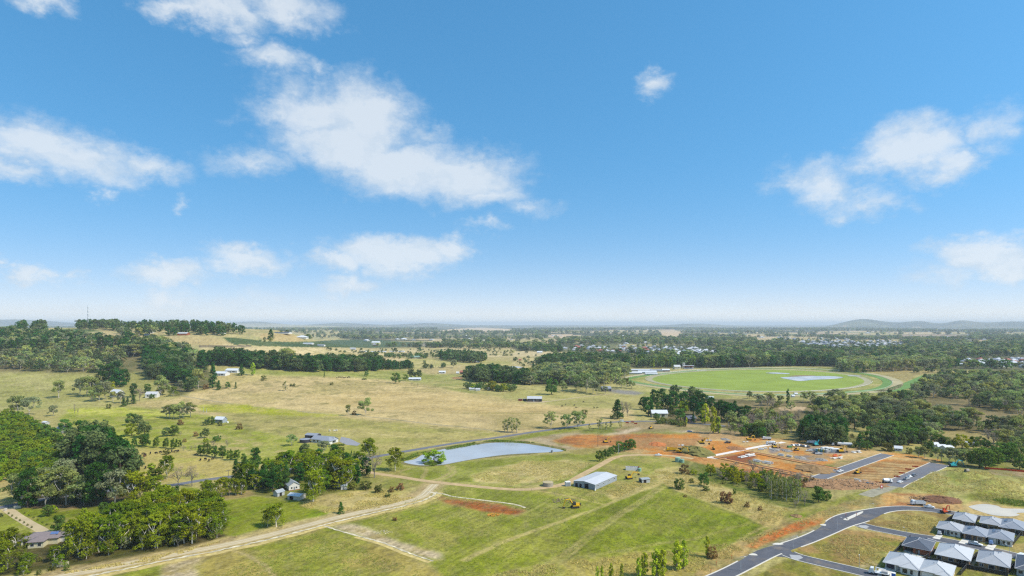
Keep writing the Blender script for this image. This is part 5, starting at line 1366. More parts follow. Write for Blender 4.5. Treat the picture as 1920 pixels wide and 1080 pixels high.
fill(['D', 'D', 'A'], [(135, 855), (160, 838), (200, 850), (238, 880), (240, 905), (200, 900), (165, 885), (142, 875)], 8.5, 18, 25, {'*': 'dark pine in the dense clump left of the cattle paddock'}, 'dense pine clump left of the paddock', wf=(1.0, 1.3))
T_('N', 193, 890, 44, 'dead grey conifer skeleton in the pine clump', .8); T_('N', 212, 892, 40, 'pale half-dead conifer in the pine clump', .9)
T_('B', 122, 812, 26, 'bright green tree behind the hidden grey roof', 1.1); T_('A', 214, 850, 30, 'dark tree at the right side of the pine clump')
fill(['H'], [(-25, 790), (10, 782), (45, 786), (100, 820), (140, 862), (128, 892), (60, 900), (30, 902), (-25, 905)], 9.4, 6.5, 11, 'yellow-green tree in the dense chestnut orchard', 'chestnut orchard', jit=.55, wf=(.85, 1.1))
TS('B', 'deep green hedge tree', 'along the upper side of the orchard', [(16, 786, 14), (26, 790, 15), (36, 795, 16), (47, 801, 18), (58, 806, 20), (70, 815, 22), (82, 822, 26), (95, 832, 30), (108, 842, 32), (122, 855, 36), (133, 868, 36)], 'hedge along the orchard', 1.1)
fill(['V', 'G', 'O'], [(0, 940), (30, 932), (110, 902), (130, 896), (125, 930), (60, 938), (20, 945)], 8, 9, 14, {'O': 'olive shrub on the bank above the lawn road', '*': 'gum on the bank above the lawn road'}, 'bank trees above the lawn road')
# hill woods
fill(['G', 'G', 'G', 'O', 'A'], [(-60, 697), (0, 695), (100, 697), (180, 702), (235, 690), (235, 662), (180, 668), (90, 664), (-60, 668)], 15, 14, 21, {'O': 'olive shrub under the hillside gums', 'A': 'dark evergreen among the hillside gums', '*': 'white-limbed gum on the open lower hillside'}, 'gums on the lower hillside', prob=.85)
fill(['D', 'A', 'D', 'G'], [(-60, 664), (0, 660), (90, 662), (200, 660), (225, 646), (120, 632), (0, 626), (-60, 626)], 17, 17, 25, {'G': 'gum among the dark trees of the upper hillside', '*': 'dark tree on the upper left hillside'}, 'dark trees of the upper hillside', prob=.9)
fill(['D', 'D', 'A'], [(290, 712), (360, 726), (352, 700), (330, 680), (300, 668), (272, 672), (268, 690)], 13, 20, 27, {'*': 'dark pine in the block down the hillside'}, 'pine block down the hillside', wf=(1.1, 1.35))
fill(['D', 'A', 'G'], [(230, 672), (300, 664), (345, 690), (368, 680), (352, 664), (300, 648), (240, 642), (220, 650)], 14, 18, 25, {'G': 'gum among the dark pines of the hillside', '*': 'dark pine of the mid hillside wood'}, 'mid hillside wood', wf=(1.05, 1.3))
fill(['D', 'A'], [(140, 618), (190, 614), (225, 616), (330, 615), (410, 618), (480, 630), (400, 630), (345, 625), (240, 622), (180, 620)], 24, 18, 27, {'*': 'dark tree on the far ridge'}, 'dark ridge trees', prob=.8)
fill(['D', 'A'], [(30, 621), (44, 617), (50, 622)], 22, 22, 28, {'*': 'umbrella-shaped dark tree on the far left ridge'}, 'umbrella trees on the left ridge'); fill(['D', 'A'], [(52, 623), (82, 617), (80, 623)], 22, 24, 34, {'*': 'tall dark tree on the far left ridge'}, 'tall trees on the left ridge')
fill(['D', 'A', 'G'], [(204, 634), (255, 637), (290, 636), (280, 624), (230, 624)], 20, 20, 26, {'*': 'dark garden tree by the ridge houses'}, 'ridge garden trees', prob=.7)
fill(['D', 'A'], [(316, 630), (335, 631), (360, 626), (395, 632), (420, 632), (420, 622), (360, 620), (316, 624)], 22, 20, 28, {'*': 'dark tree beside the brick ridge house'}, 'trees beside the brick ridge house', prob=.7)
T_('C', 508, 637, 20, 'dark conical conifer at the bare knoll', 1.3); T_('Y', 508, 640, 6, 'small yellow tree under the knoll conifer', 1.3); TS('A', 'dark round tree', 'on top of the bare knoll', [(527, 625, 6), (538, 626, 8)], 'knoll trees', 1.1); T_('D', 496, 641, 9, 'small dark tree left of the knoll orchard')
# belts across the middle
fill(['D', 'D', 'A'], [(372, 682), (395, 686), (470, 691), (560, 698), (640, 698), (715, 696), (715, 688), (640, 686), (560, 686), (470, 680), (400, 674)], 13, 20, 27, {'*': 'dark pine in the long belt across the fields'}, 'long dark pine belt', wf=(1.1, 1.4))
fill(['G', 'A'], [(500, 694), (570, 697), (565, 690), (505, 688)], 18, 30, 36, {'*': 'taller gum rising above the pine belt'}, 'tall gums in the pine belt', prob=.6); fill(['A'], [(655, 695), (710, 695), (705, 688), (660, 688)], 18, 30, 35, {'*': 'tall rounded dark tree at the pine belt end'}, 'tall rounded belt trees', prob=.7)
fill(['C', 'D'], [(715, 694), (775, 692), (772, 688), (715, 689)], 11, 15, 20, {'*': 'small dark conifer at the right end of the belt'}, 'small conifers of the belt')
fill(['A', 'O'], [(793, 692), (818, 692), (832, 690), (832, 688), (795, 689)], 14, 9, 13, {'*': 'dark bushy tree in the short hedgerow'}, 'short hedgerow')
T_('B', 796, 682, 7, 'small round tree alone on the green meadow'); T_('G', 851, 690, 16, 'flat-topped gum near the red-roofed house', 1.2); T_('C', 787, 659, 10, 'dark pyramidal tree on the straw plain', 1.6); T_('A', 741, 660, 8, 'dark pine on the straw plain left of the pyramid', 1.3); T_('C', 836, 676, 14, 'green pyramid conifer in the hedgerow', 1.5)
fill(['D', 'A'], [(820, 675), (850, 678), (880, 681), (905, 680), (915, 676), (880, 670), (840, 668)], 16, 18, 26, {'*': 'dark tree in the clump beyond the red-roofed house'}, 'clump beyond the red roof')
fill(['A', 'B', 'O'], [(722, 671), (815, 672), (840, 668), (800, 668), (722, 667)], 18, 9, 14, {'*': 'small tree in the garden hedge round the green roof'}, 'garden hedge round the green roof')
fill(['D', 'A', 'A'], [(872, 712), (890, 717), (935, 719), (968, 721), (985, 722), (985, 714), (950, 708), (905, 702), (872, 706)], 15, 17, 26, {'*': 'dark tree in the rounded wood right of the red roof'}, 'rounded dark wood', wf=(1.1, 1.35))
TS('Y', 'yellow-green tree', 'in the farm garden by the rounded wood', [(887, 731, 12), (922, 732, 18), (944, 734, 15)], 'yellow garden trees', 1.2); fill(['B', 'A'], [(868, 729), (900, 733), (965, 736), (965, 729), (900, 725)], 11, 7, 10, {'*': 'dark low tree in the farm garden by the rounded wood'}, 'farm garden trees')
fill(['D', 'A'], [(1015, 692), (1070, 690), (1130, 689), (1182, 690), (1182, 680), (1110, 678), (1020, 680)], 15, 20, 28, {'*': 'dark pine in the belt beside the racecourse wood'}, 'pine belt by the racecourse wood', wf=(1.1, 1.4)); T_('C', 1000, 694, 13, 'dark little conifer at the wood corner', 1.4)
fill(['G', 'G', 'A'], [(985, 724), (1010, 720), (1060, 722), (1130, 726), (1165, 712), (1180, 704), (1170, 696), (1110, 694), (1020, 696), (995, 706)], 13, 15, 22, {'*': 'grey-green gum in the wood left of the racecourse'}, 'gum wood left of the racecourse', wf=(1.0, 1.25))
fill(['B', 'A', 'L'], [(1190, 690), (1240, 690), (1310, 688), (1340, 684), (1300, 680), (1200, 682)], 15, 16, 24, {'L': 'poplar behind the racecourse stables', '*': 'green tree behind the racecourse stables'}, 'trees behind the stables')
fill(['G', 'A', 'D'], [(1316, 690), (1420, 689), (1440, 687), (1440, 681), (1320, 682)], 16, 22, 30, {'*': 'dark gum in the row behind the racecourse'}, 'row behind the racecourse', wf=(1.1, 1.3), prob=.8)
fill(['D', 'A'], [(1440, 688), (1500, 687), (1575, 687), (1575, 676), (1440, 678)], 15, 20, 28, {'*': 'dark pine in the belt beyond the racecourse lakes'}, 'pine belt beyond the lakes', wf=(1.1, 1.3), prob=.85)
fill(['G'], [(1572, 697), (1600, 699), (1650, 698), (1760, 694), (1790, 690), (1700, 684), (1580, 686)], 15, 20, 26, {'*': 'tall gum in the open wood right of the racecourse'}, 'open gum wood right of the racecourse', prob=.85)
TS('C', 'dark conifer', 'in front of the open gum wood', [(1579, 697, 12), (1606, 699, 14), (1620, 699, 12)], 'conifers before the gum wood', 1.3); T_('D', 1697, 748, 17, 'single dark round pine right of the racecourse', 1.5)
TS('D', 'dark pine', 'above the big right-hand wood', [(1762, 712, 15), (1772, 713, 14), (1780, 714, 13), (1798, 716, 14)], 'pines above the big wood', 1.5)
# the big wood on the right
fill(['G', 'G', 'G', 'G', 'G', 'A', 'O', 'N'], [(1420, 792), (1425, 762), (1450, 750), (1520, 752), (1600, 758), (1690, 750), (1710, 728), (1765, 708), (1800, 706), (1960, 710), (1960, 815), (1900, 826), (1840, 818), (1780, 804), (1740, 816), (1690, 800), (1600, 796), (1560, 798), (1500, 795)], 11.5, 9, 19, {'N': 'bare grey-limbed tree in the big right-hand wood', 'O': 'olive understorey shrub in the big right-hand wood', 'A': 'dark evergreen in the big right-hand wood', '*': 'grey-green gum in the big right-hand wood'}, 'big right-hand wood', wf=(.95, 1.25), clump=.40)
fill(['G', 'N', 'G'], [(1725, 826), (1755, 815), (1760, 826), (1740, 838)], 8, 12, 16, {'*': 'gum at the left edge of the brown paddock'}, 'gums left of the brown paddock'); fill(['G', 'G', 'N'], [(1850, 828), (1960, 832), (1960, 868), (1900, 850), (1860, 842)], 9, 12, 17, {'*': 'gum on the slope right of the brown paddock'}, 'gums right of the brown paddock', prob=.8)
fill(['O', 'O', 'B'], [(1580, 845), (1600, 830), (1650, 832), (1640, 848)], 10, 6, 9, {'*': 'scrub bush on the rough ground above the site'}, 'scrub above the site', prob=.6)
fill(['O', 'B'], [(1560, 815), (1660, 815), (1650, 830), (1590, 828)], 12, 6, 10, {'*': 'scrub bush below the wide oak'}, 'scrub below the oak', prob=.6)

# far woods, to the horizon: massed (nobody could count them)
FAR = []


def far_ok(u, v):
    for P in FAR_CLEAR:
        if inside(P, u, v): return False
    return True


FAR_CLEAR = [[(300, 632), (440, 634), (445, 649), (300, 642)], [(370, 645), (770, 652), (970, 655), (1010, 672), (870, 672), (760, 690), (480, 678), (372, 655)], [(484, 624), (570, 626), (575, 642), (484, 640)],
             [(470, 638), (820, 636), (840, 650), (470, 652)], [(1180, 686), (1700, 686), (1760, 700), (1700, 760), (1140, 748)], [(770, 672), (1010, 676), (1010, 700), (770, 696)], [(955, 658), (1225, 666), (1200, 674), (955, 672)],
             [(1025, 626), (1112, 627), (1112, 637), (1025, 634)], [(820, 616), (960, 614), (960, 622), (820, 622)], [(1238, 618), (1282, 618), (1272, 634), (1238, 630)], [(1690, 627), (1820, 628), (1820, 635), (1690, 636)], [(1798, 637), (1872, 638), (1850, 647), (1800, 643)],
             [(80, 616), (240, 616), (236, 634), (80, 628)], [(1050, 647), (1200, 646), (1340, 650), (1345, 672), (1200, 664), (1050, 661)], [(1500, 636), (1690, 638), (1700, 656), (1560, 660), (1490, 650)], [(1795, 668), (1960, 668), (1960, 692), (1800, 690)]]
FF = np.array(FAR_FIELDS)
g = np.random.default_rng(5)
for band, n, hh, thr in (((1250, 2600), 9000, (15, 24), .0), ((2600, 5000), 15000, (16, 26), .1), ((5000, 12000), 16000, (20, 34), .2)):
    d = np.sqrt(g.uniform(band[0] ** 2, band[1] ** 2, n)); t = g.uniform(-.95, .95, n)
    x, y = t * d, d
    n1 = fbm(x, y, 900, 12, 4); f2 = fbm(x, y, 160, 33, 2)
    z = terrain(x, y)
    pu = CX + F * t; pv = HZ - F * (z - CAMZ) / d
    clear = smooth(.54, .60, n1)
    town = (pu > 1040) & (pv > 640)
    keep = (g.uniform(size=n) > clear * .97) & (f2 > .36) & (pv < 692)
    keep |= town & (pv < 690) & (g.uniform(size=n) < .72)
    keep &= ~((pu < 560) & (d < 2300))
    keep &= ~((d < 1700) & (pu < 1000))
    for i in np.nonzero(keep)[0]:
        if far_ok(pu[i], pv[i]) and not (((pu[i] - FF[:, 0]) / (FF[:, 2] * .9)) ** 2 + ((pv[i] - FF[:, 1]) / (FF[:, 3] * .9)) ** 2 < 1).any():
            k = RND.choice('GGGAADB' if pv[i] < 650 else 'GGGAADDB')
            FAR.append((k, x[i], y[i], z[i], g.uniform(*hh), g.uniform(1.0, 1.7)))
# scattered trees within the suburbs and paddocks
for k, P, n, hh in (('GABB', [(1050, 647), (1200, 646), (1340, 650), (1345, 672), (1200, 664), (1050, 661)], 260, (7, 12)), ('GABD', [(1490, 634), (1690, 636), (1700, 656), (1560, 660), (1490, 650)], 360, (8, 13)), ('GABD', [(1795, 668), (1960, 668), (1960, 692), (1800, 690)], 110, (7, 11)),
                    ('OA', [(600, 655), (960, 655), (960, 668), (640, 664)], 160, (4, 8)), ('OGA', [(960, 660), (1010, 662), (1010, 700), (960, 690)], 20, (6, 12)), ('GA', [(1690, 700), (1790, 692), (1760, 700)], 8, (8, 14))):
    k = k.replace('O', 'A')
    c = 0
    while c < n:
        u = RND.uniform(min(p[0] for p in P), max(p[0] for p in P)); v = RND.uniform(min(p[1] for p in P), max(p[1] for p in P))
        if inside(P, u, v):
            p = at(u, v); FAR.append((RND.choice(k), p.x, p.y, p.z, RND.uniform(*hh), RND.uniform(1.0, 1.5))); c += 1


def massed(name, rows):
    """one object of many trees: points carrying shape, turn and size, instanced by geometry nodes"""
    me = bpy.data.meshes.new(name); n = len(rows)
    me.vertices.add(n)
    me.vertices.foreach_set('co', np.array([r[1:4] for r in rows], np.float32).reshape(-1))
    a = me.attributes.new('shape', 'INT', 'POINT'); a.data.foreach_set('value', np.array([RND.choice(LODI[r[0] if r[0] in LODI else 'A']) for r in rows], np.int32))
    a = me.attributes.new('turn', 'FLOAT_VECTOR', 'POINT'); a.data.foreach_set('vector', np.array([(0, 0, RND.uniform(0, 6.28)) for r in rows], np.float32).reshape(-1))
    a = me.attributes.new('size', 'FLOAT_VECTOR', 'POINT'); a.data.foreach_set('vector', np.array([(r[4] * r[5], r[4] * r[5], r[4]) for r in rows], np.float32).reshape(-1))
    o = link(name, me); o['kind'] = 'stuff'
    ng = bpy.data.node_groups.new(name, 'GeometryNodeTree')
    ng.interface.new_socket('Geometry', in_out='INPUT', socket_type='NodeSocketGeometry')
    ng.interface.new_socket('Geometry', in_out='OUTPUT', socket_type='NodeSocketGeometry')
    N, L = ng.nodes, ng.links
    gi, go = N.new('NodeGroupInput'), N.new('NodeGroupOutput')
    ip = N.new('GeometryNodeInstanceOnPoints'); ci = N.new('GeometryNodeCollectionInfo')
    ci.inputs['Collection'].default_value = LOD; ci.inputs['Separate Children'].default_value = True; ci.inputs['Reset Children'].default_value = True

    def attr(nm, ty):
        q = N.new('GeometryNodeInputNamedAttribute'); q.data_type = ty; q.inputs['Name'].default_value = nm
        return [s for s in q.outputs if s.enabled][0]
    ip.inputs['Pick Instance'].default_value = True
    L.new(gi.outputs[0], ip.inputs['Points']); L.new(ci.outputs[0], ip.inputs['Instance'])
    L.new(attr('shape', 'INT'), ip.inputs['Instance Index']); L.new(attr('turn', 'FLOAT_VECTOR'), ip.inputs['Rotation']); L.new(attr('size', 'FLOAT_VECTOR'), ip.inputs['Scale'])
    L.new(ip.outputs[0], go.inputs[0])
    md = o.modifiers.new('trees', 'NODES'); md.node_group = ng
    return o


# trees that show largest become objects of their own, at most about 300 of a kind; the rest stand in one mass
LIMIT = {'gum_tree': 290, 'pine_tree': 290, 'evergreen_tree': 200, 'shrub': 180, 'bare_tree': 90}
bykind = {}
for t in TREES:
    u = CX + F * t[1] / t[2]
    if u < -30 or u > 1950: continue
    bykind.setdefault(NAMES[t[0]][0], []).append(t)
REST = []
for nm, L_ in bykind.items():
    L_.sort(key=lambda t: (not t[8], -t[4] / t[2]))
    n = LIMIT.get(nm, 290)
    REST += [t for t in L_[n:] ]
    for t in L_[:n]:
        k, x, y, z, h, wf, label, group, fixed = t
        tr, cr, jo = PROTO[k][RND.randrange(NVAR[k])]
        px = h * F / y
        rz = RND.uniform(0, 6.28)
        if px < 15:
            o = tag(link(nm, jo), label, NAMES[k][1], group)
        else:
            o = tag(link(nm, None), label, NAMES[k][1], group); o.empty_display_size = .3
            link('trunk', tr, o); link('crown', cr, o)
        o.location = (x, y, z - .05); o.rotation_euler = (0, 0, rz); o.scale = (h * wf, h * wf, h)
massed('woodland', [(('G' if t[0] in 'GVSO' else 'D' if t[0] in 'DC' else 'N' if t[0] == 'N' else 'A'),) + t[1:6] for t in REST] + FAR)
print('trees', len(TREES), 'rest', len(REST), 'far', len(FAR))

# ------------------------------------------------------------------ building kit
GLASS = mat('dark_glass', (46, 54, 62), .12, .05, 1, spec=.6, k=.8)
FRAME_W = MATS['white_paint']
FRAME_D = mat('charcoal_frame', (58, 62, 66), .5, .05, 1)
ROOF_C = {'grey': mat('grey_roof_sheet', (182, 184, 188), .5, .06, .8, stripes=('X', .25, .35), k=.72), 'light': mat('light_grey_roof_sheet', (204, 206, 208), .45, .05, .8, stripes=('X', .25, .35), k=.75),
          'dark': mat('slate_roof_sheet', (104, 110, 122), .55, .06, .8, stripes=('X', .25, .35), k=.6), 'blue': mat('blue_grey_roof', (164, 170, 180), .5, .06, .8, stripes=('X', .25, .35), k=.66),
          'white': mat('white_roof_sheet', (226, 230, 234), .45, .04, .8, stripes=('X', .3, .35), k=.75), 'zinc': mat('zinc_roof_sheet', (230, 232, 234), .4, .08, .4, stripes=('X', .76, .5), k=.62),
          'tile': mat('brown_grey_tiles', (142, 130, 130), .8, .14, 1.5, stripes=('Y', .35, .6)), 'red': mat('red_roof', (176, 108, 92), .7, .1, .5), 'green': mat('green_roof', (150, 178, 160), .6, .08, .5), 'iron': mat('old_iron_roof', (170, 178, 182), .6, .16, .6, stripes=('X', .25, .5))}
WALL_C = {'brick': mat('red_brick_wall', (166, 98, 66), .9, .2, 3, .4), 'tan': mat('tan_brick_wall', (178, 142, 104), .9, .18, 3, .4), 'white': mat('white_render', (232, 230, 222), .8, .05, 1.5, k=.75), 'cream': mat('cream_board', (222, 214, 178), .8, .06, 1.5, k=.7),
          'brown': mat('dark_brown_brick', (118, 92, 74), .9, .2, 3, .4), 'steel': mat('blue_grey_steel', (178, 188, 196), .5, .1, .5, stripes=('X', .3, .4), k=.6), 'charcoal': mat('charcoal_steel', (66, 66, 78), .55, .08, .5, stripes=('X', .3, .4)), 'grey': mat('grey_board', (190, 194, 192), .8, .06, 1), 'stone': mat('pale_stone_wall', (214, 206, 190), .9, .1, 2, .3), 'rust': mat('red_oxide_steel', (140, 66, 54), .7, .12, .8)}
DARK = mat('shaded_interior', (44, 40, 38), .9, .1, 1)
DOOR_M = mat('grey_door', (150, 156, 162), .5, .04, 1)
RIDGE_M = mat('ridge_capping', (178, 184, 192), .5, .03, 1)


def face_pt(w, d, face, s, n, z):
    if face == 'S': return (s, -d / 2 - n, z)
    if face == 'N': return (-s, d / 2 + n, z)
    if face == 'E': return (w / 2 + n, s, z)
    return (-w / 2 - n, -s, z)


def fbox(mb, w, d, face, s0, s1, n0, n1, z0, z1, mi=0):
    a = face_pt(w, d, face, s0, n0, z0); b = face_pt(w, d, face, s1, n1, z1)
    return mb.box(min(a[0], b[0]), max(a[0], b[0]), min(a[1], b[1]), max(a[1], b[1]), z0, z1, mi)


def window(parent, w, d, face, s0, s1, z0, z1, frame=None, n=0.0):
    t = .07; mb = MB()
    for q in ((s0, s1, z0 - t, z0), (s0, s1, z1, z1 + t), (s0 - t, s0, z0 - t, z1 + t), (s1, s1 + t, z0 - t, z1 + t)):
        fbox(mb, w, d, face, q[0], q[1], n + .003, n + .07, q[2], q[3])
    k = max(1, int((s1 - s0) / 1.1))
    for i in range(1, k):
        x = s0 + (s1 - s0) * i / k
        fbox(mb, w, d, face, x - .03, x + .03, n + .03, n + .06, z0, z1)
    f = mb.build('window', frame or FRAME_W, parent)
    fbox(MB(), w, d, face, s0, s1, n + .002, n + .03, z0, z1).build('pane', GLASS, f)


def door(parent, w, d, face, s0, s1, z1, m=None, n=0.0, name='door'):
    return fbox(MB(), w, d, face, s0, s1, n + .003, n + .07, .02, z1).build(name, m or DOOR_M, parent)


def hip(mb, x0, x1, y0, y1, z, pitch=.42, t=.16, mi=0):
    """hip roof with a fascia; ridge along the longer side"""
    w, d = x1 - x0, y1 - y0; k = min(w, d) / 2; h = k * pitch
    cx, cy = (x0 + x1) / 2, (y0 + y1) / 2
    if d >= w: r0, r1 = (cx, y0 + k, z + t + h), (cx, y1 - k, z + t + h)
    else: r0, r1 = (x0 + k, cy, z + t + h), (x1 - k, cy, z + t + h)
    b = [(x0, y0, z), (x1, y0, z), (x1, y1, z), (x0, y1, z)]; u = [(x, y, z + t) for x, y, _ in b]
    v = b + u + [r0, r1]
    f = [(3, 2, 1, 0)] + [(i, (i + 1) % 4, (i + 1) % 4 + 4, i + 4) for i in range(4)]
    if d >= w: f += [(4, 5, 8), (5, 6, 9, 8), (6, 7, 9), (7, 4, 8, 9)]
    else: f += [(4, 5, 9, 8), (5, 6, 9), (6, 7, 8, 9), (7, 4, 8)]
    mb.add(v, f, mi)
    return u, r0, r1, d >= w


def gable(mb, w, d, z, rise, over=.3, t=.12, mi=0):
    """gable roof, ridge along x"""
    hx, hy = w / 2 + over, d / 2 + over; e = rise * over / (d / 2)
    pts = [(-hy, z - e), (0, z + rise), (hy, z - e), (hy, z - e + t), (0, z + rise + t), (-hy, z - e + t)]
    v = [(-hx, y, q) for y, q in pts] + [(hx, y, q) for y, q in pts]
    f = [(0, 1, 7, 6), (1, 2, 8, 7), (3, 4, 10, 9), (4, 5, 11, 10), (2, 3, 9, 8), (5, 0, 6, 11), (0, 5, 4, 1), (1, 4, 3, 2), (6, 7, 10, 11), (7, 8, 9, 10)]
    return mb.add(v, f, mi)


def gable_wall(mb, w, d, z, rise, mi=0):
    pts = [(-d / 2, 0), (d / 2, 0), (d / 2, z), (0, z + rise), (-d / 2, z)]
    v = [(-w / 2, y, q) for y, q in pts] + [(w / 2, y, q) for y, q in pts]
    f = [(4, 3, 2, 1, 0), (5, 6, 7, 8, 9)] + [(i, (i + 1) % 5, (i + 1) % 5 + 5, i + 5) for i in range(5)]
    return mb.add(v, f, mi)


def gabled(name, label, cat, uv, ang, w, d, z, rise, wall, roof, parts=(), group=None, over=.3):
    """plain gabled building; parts: (kind, face, s0, s1, z0, z1)"""
    p = at(*uv)
    t = thing(name, label, cat, p, rad(ang), group)
    gable_wall(MB(), w, d, z, rise).build('wall', WALL_C[wall], t)
    gable(MB(), w, d, z + .01, rise, over).build('roof', ROOF_C[roof], t)
    for k, fc, a, b, z0, z1 in parts:
        if k == 'w': window(t, w, d, fc, a, b, z0, z1)
        elif k == 'd': door(t, w, d, fc, a, b, z1)
        elif k == 'o': door(t, w, d, fc, a, b, z1, DARK, name='doorway')
        elif k == 'r': door(t, w, d, fc, a, b, z1, WALL_C['white'], name='roller_door')
    return t


# ---------------- near estate houses
TH = rad(-41)
EX = Vector((math.cos(TH), math.sin(TH))); EY = Vector((-math.sin(TH), math.cos(TH)))


def estate(Lp, Rp, label, wall, roof, front, side, wing=None, wingm=None, notch=(), frame=None, dims=None, ze=2.62):
    """single-storey house under a hip roof. Lp, Rp: photo pixels of its left and right eave corners; front: openings of the face towards us, as fractions of the width;
    notch: (a, b, depth) covered recesses in that face"""
    a, b = at(*Lp, z=ze, ground=False), at(*Rp, z=ze, ground=False)
    q = (b - a).xy; w, d = max(9, q.dot(EX)), max(9, q.dot(EY))
    if dims: w, d = dims
    c = a.xy + EX * w / 2 + EY * d / 2
    t = thing('house', label, 'house', (c.x, c.y, 0), TH, 'single-storey houses of the new estate')
    o = .55; W_, D_ = w - 2 * o, d - 2 * o
    pts = [(-W_ / 2, -D_ / 2)]
    for (f0, f1, dep) in notch:
        x0, x1 = -W_ / 2 + f0 * W_, -W_ / 2 + f1 * W_
        if f0 > 0: pts += [(x0, -D_ / 2), (x0, -D_ / 2 + dep)]
        else: pts[-1] = (-W_ / 2, -D_ / 2 + dep)
        pts += [(x1, -D_ / 2 + dep)]
        if f1 < 1: pts += [(x1, -D_ / 2)]
    if not notch or notch[-1][1] < 1: pts.append((W_ / 2, -D_ / 2))
    pts += [(W_ / 2, D_ / 2), (-W_ / 2, D_ / 2)]
    MB().slab(pts, 0.12, ze).build('wall', WALL_C[wall], t)
    MB().box(-W_ / 2 - .15, W_ / 2 + .15, -D_ / 2 - .15, D_ / 2 + .15, -.3, .12).build('slab', CONC, t)
    mb = MB(); rm = MB()
    u, r0, r1, dy = hip(mb, -w / 2, w / 2, -d / 2, d / 2, ze + .005)
    caps = [(r0, r1), (u[0], r0), (u[1], r0 if dy else r1), (u[2], r1), (u[3], r1 if dy else r0)]
    if wing:
        f0, f1, out = wing                                   # a wing of the roof that reaches forward (towards us when out > 0, else back)
        x0, x1 = -w / 2 + f0 * w, -w / 2 + f1 * w
        if out > 0: y0, y1 = -d / 2 - out, -d / 2 + (x1 - x0) * .9
        else: y0, y1 = d / 2 - (x1 - x0) * .9, d / 2 - out
        u2, q0, q1, dy2 = hip(mb, x0, x1, y0, y1, ze + .012)
        caps += [(u2[0], q0), (u2[1], q0 if dy2 else q1)] if out > 0 else [(u2[2], q1), (u2[3], q1 if dy2 else q0)]
        i0, i1 = x0 + o, x1 - o
        yy = (-D_ / 2 - out, -D_ / 2 - .002) if out > 0 else (D_ / 2 + .002, D_ / 2 - out)
        MB().box(i0, i1, yy[0], yy[1], .0, ze).build('wall', WALL_C[wingm or wall], t)
    mb.build('roof', ROOF_C[roof], t)
    for k, (p, q) in enumerate(caps): rm.tube(p, q, .13, n=4, caps=False)
    rm.build('ridge_capping', RIDGE_M if roof != 'dark' else ROOF_C['grey'], t)
    g = MB()
    for x0, x1, y0, y1 in ((-w / 2 - .1, w / 2 + .1, -d / 2 - .1, -d / 2 - .003), (-w / 2 - .1, w / 2 + .1, d / 2 + .003, d / 2 + .1), (-w / 2 - .1, -w / 2 - .003, -d / 2, d / 2), (w / 2 + .003, w / 2 + .1, -d / 2, d / 2)):
        g.box(x0, x1, y0, y1, ze + .05, ze + .2)
    g.build('gutter', ROOF_C['light'], t)
    for f0, f1, z0, z1, k in front:
        s0, s1 = -W_ / 2 + f0 * W_, -W_ / 2 + f1 * W_
        n = 0
        for (n0, n1, dep) in notch:
            if n0 - .01 <= f0 and f1 <= n1 + .01: n = -dep
        if wing and wing[2] > 0 and wing[0] <= f0 and f1 <= wing[1]: n = wing[2]
        if k == 'w': window(t, W_, D_, 'S', s0, s1, z0, z1, frame, n)
        elif k == 'd': door(t, W_, D_, 'S', s0, s1, z1, None, n)
        elif k == 'g': door(t, W_, D_, 'S', s0, s1, z1, WALL_C['white'], n, 'garage_door')
        elif k == 'k': door(t, W_, D_, 'S', s0, s1, z1, WALL_C['charcoal'], n, 'garage_door')
        elif k == 'p': fbox(MB(), W_, D_, 'S', s0, s1, -.35, -.02, .1, ze).build('post', WALL_C[wingm or wall], t)
        elif k == 'P': fbox(MB(), W_, D_, 'S', s0, s1, -.4, -.02, .1, ze).build('post', WALL_C['white'], t)
    for f0, f1, z0, z1, k in side:
        s0, s1 = -D_ / 2 + f0 * D_, -D_ / 2 + f1 * D_
        (window if k == 'w' else lambda *a_: door(*a_[:6], a_[7]))(t, W_, D_, 'E', s0, s1, z0, z1)
    return t, w, d, c


sw = [(.2, .3, 1.0, 2.0, 'w'), (.55, .62, .9, 2.0, 'w'), (.78, .9, 1.0, 2.0, 'w')]
hA1 = estate((1785.8, 973), (1832.5, 968), 'grey-roofed house highest of the left pair, beside the muddy pond road', 'brown', 'grey', [(.06, .22, .7, 2.1, 'w'), (.3, .44, .7, 2.1, 'w'), (.62, .8, .2, 2.1, 'w'), (.97, 1, 0, 0, 'p')], sw, (.42, 1.0, 1.2), notch=())
hA2 = estate((1836, 980.4), (1877, 974.6), 'tan brick house with grey roof in the back row middle', 'tan', 'grey', [(.1, .34, .2, 2.1, 'w'), (.6, .82, .9, 2.1, 'w')], sw, None)
hA3 = estate((1872, 987.5), (1926, 981), 'grey-roofed house at the right end of the back row', 'brown', 'blue', [(.1, .3, .8, 2.1, 'w'), (.62, .9, .2, 2.1, 'w')], sw, (.0, .45, .8))
hB1 = estate((1755, 990), (1808, 985.6), 'white-fronted house with a silver car in its dark garage', 'white', 'grey', [(.02, .3, .1, 2.3, 'k'), (.42, .5, .1, 2.1, 'd'), (.58, .7, .9, 2.0, 'w'), (.76, .88, .9, 2.0, 'w'), (.37, .40, 0, 0, 'P')], sw, None, notch=((.34, .54, 1.6),))
hB2 = estate((1804, 1000), (1853, 994), 'brown brick house with dark garage and pale driveway behind the white ute', 'tan', 'blue', [(.08, .36, .1, 2.3, 'k'), (.46, .56, .1, 2.1, 'd'), (.66, .86, .7, 2.1, 'w'), (.40, .44, 0, 0, 'p')], sw, None, notch=((.38, .6, 1.6),))
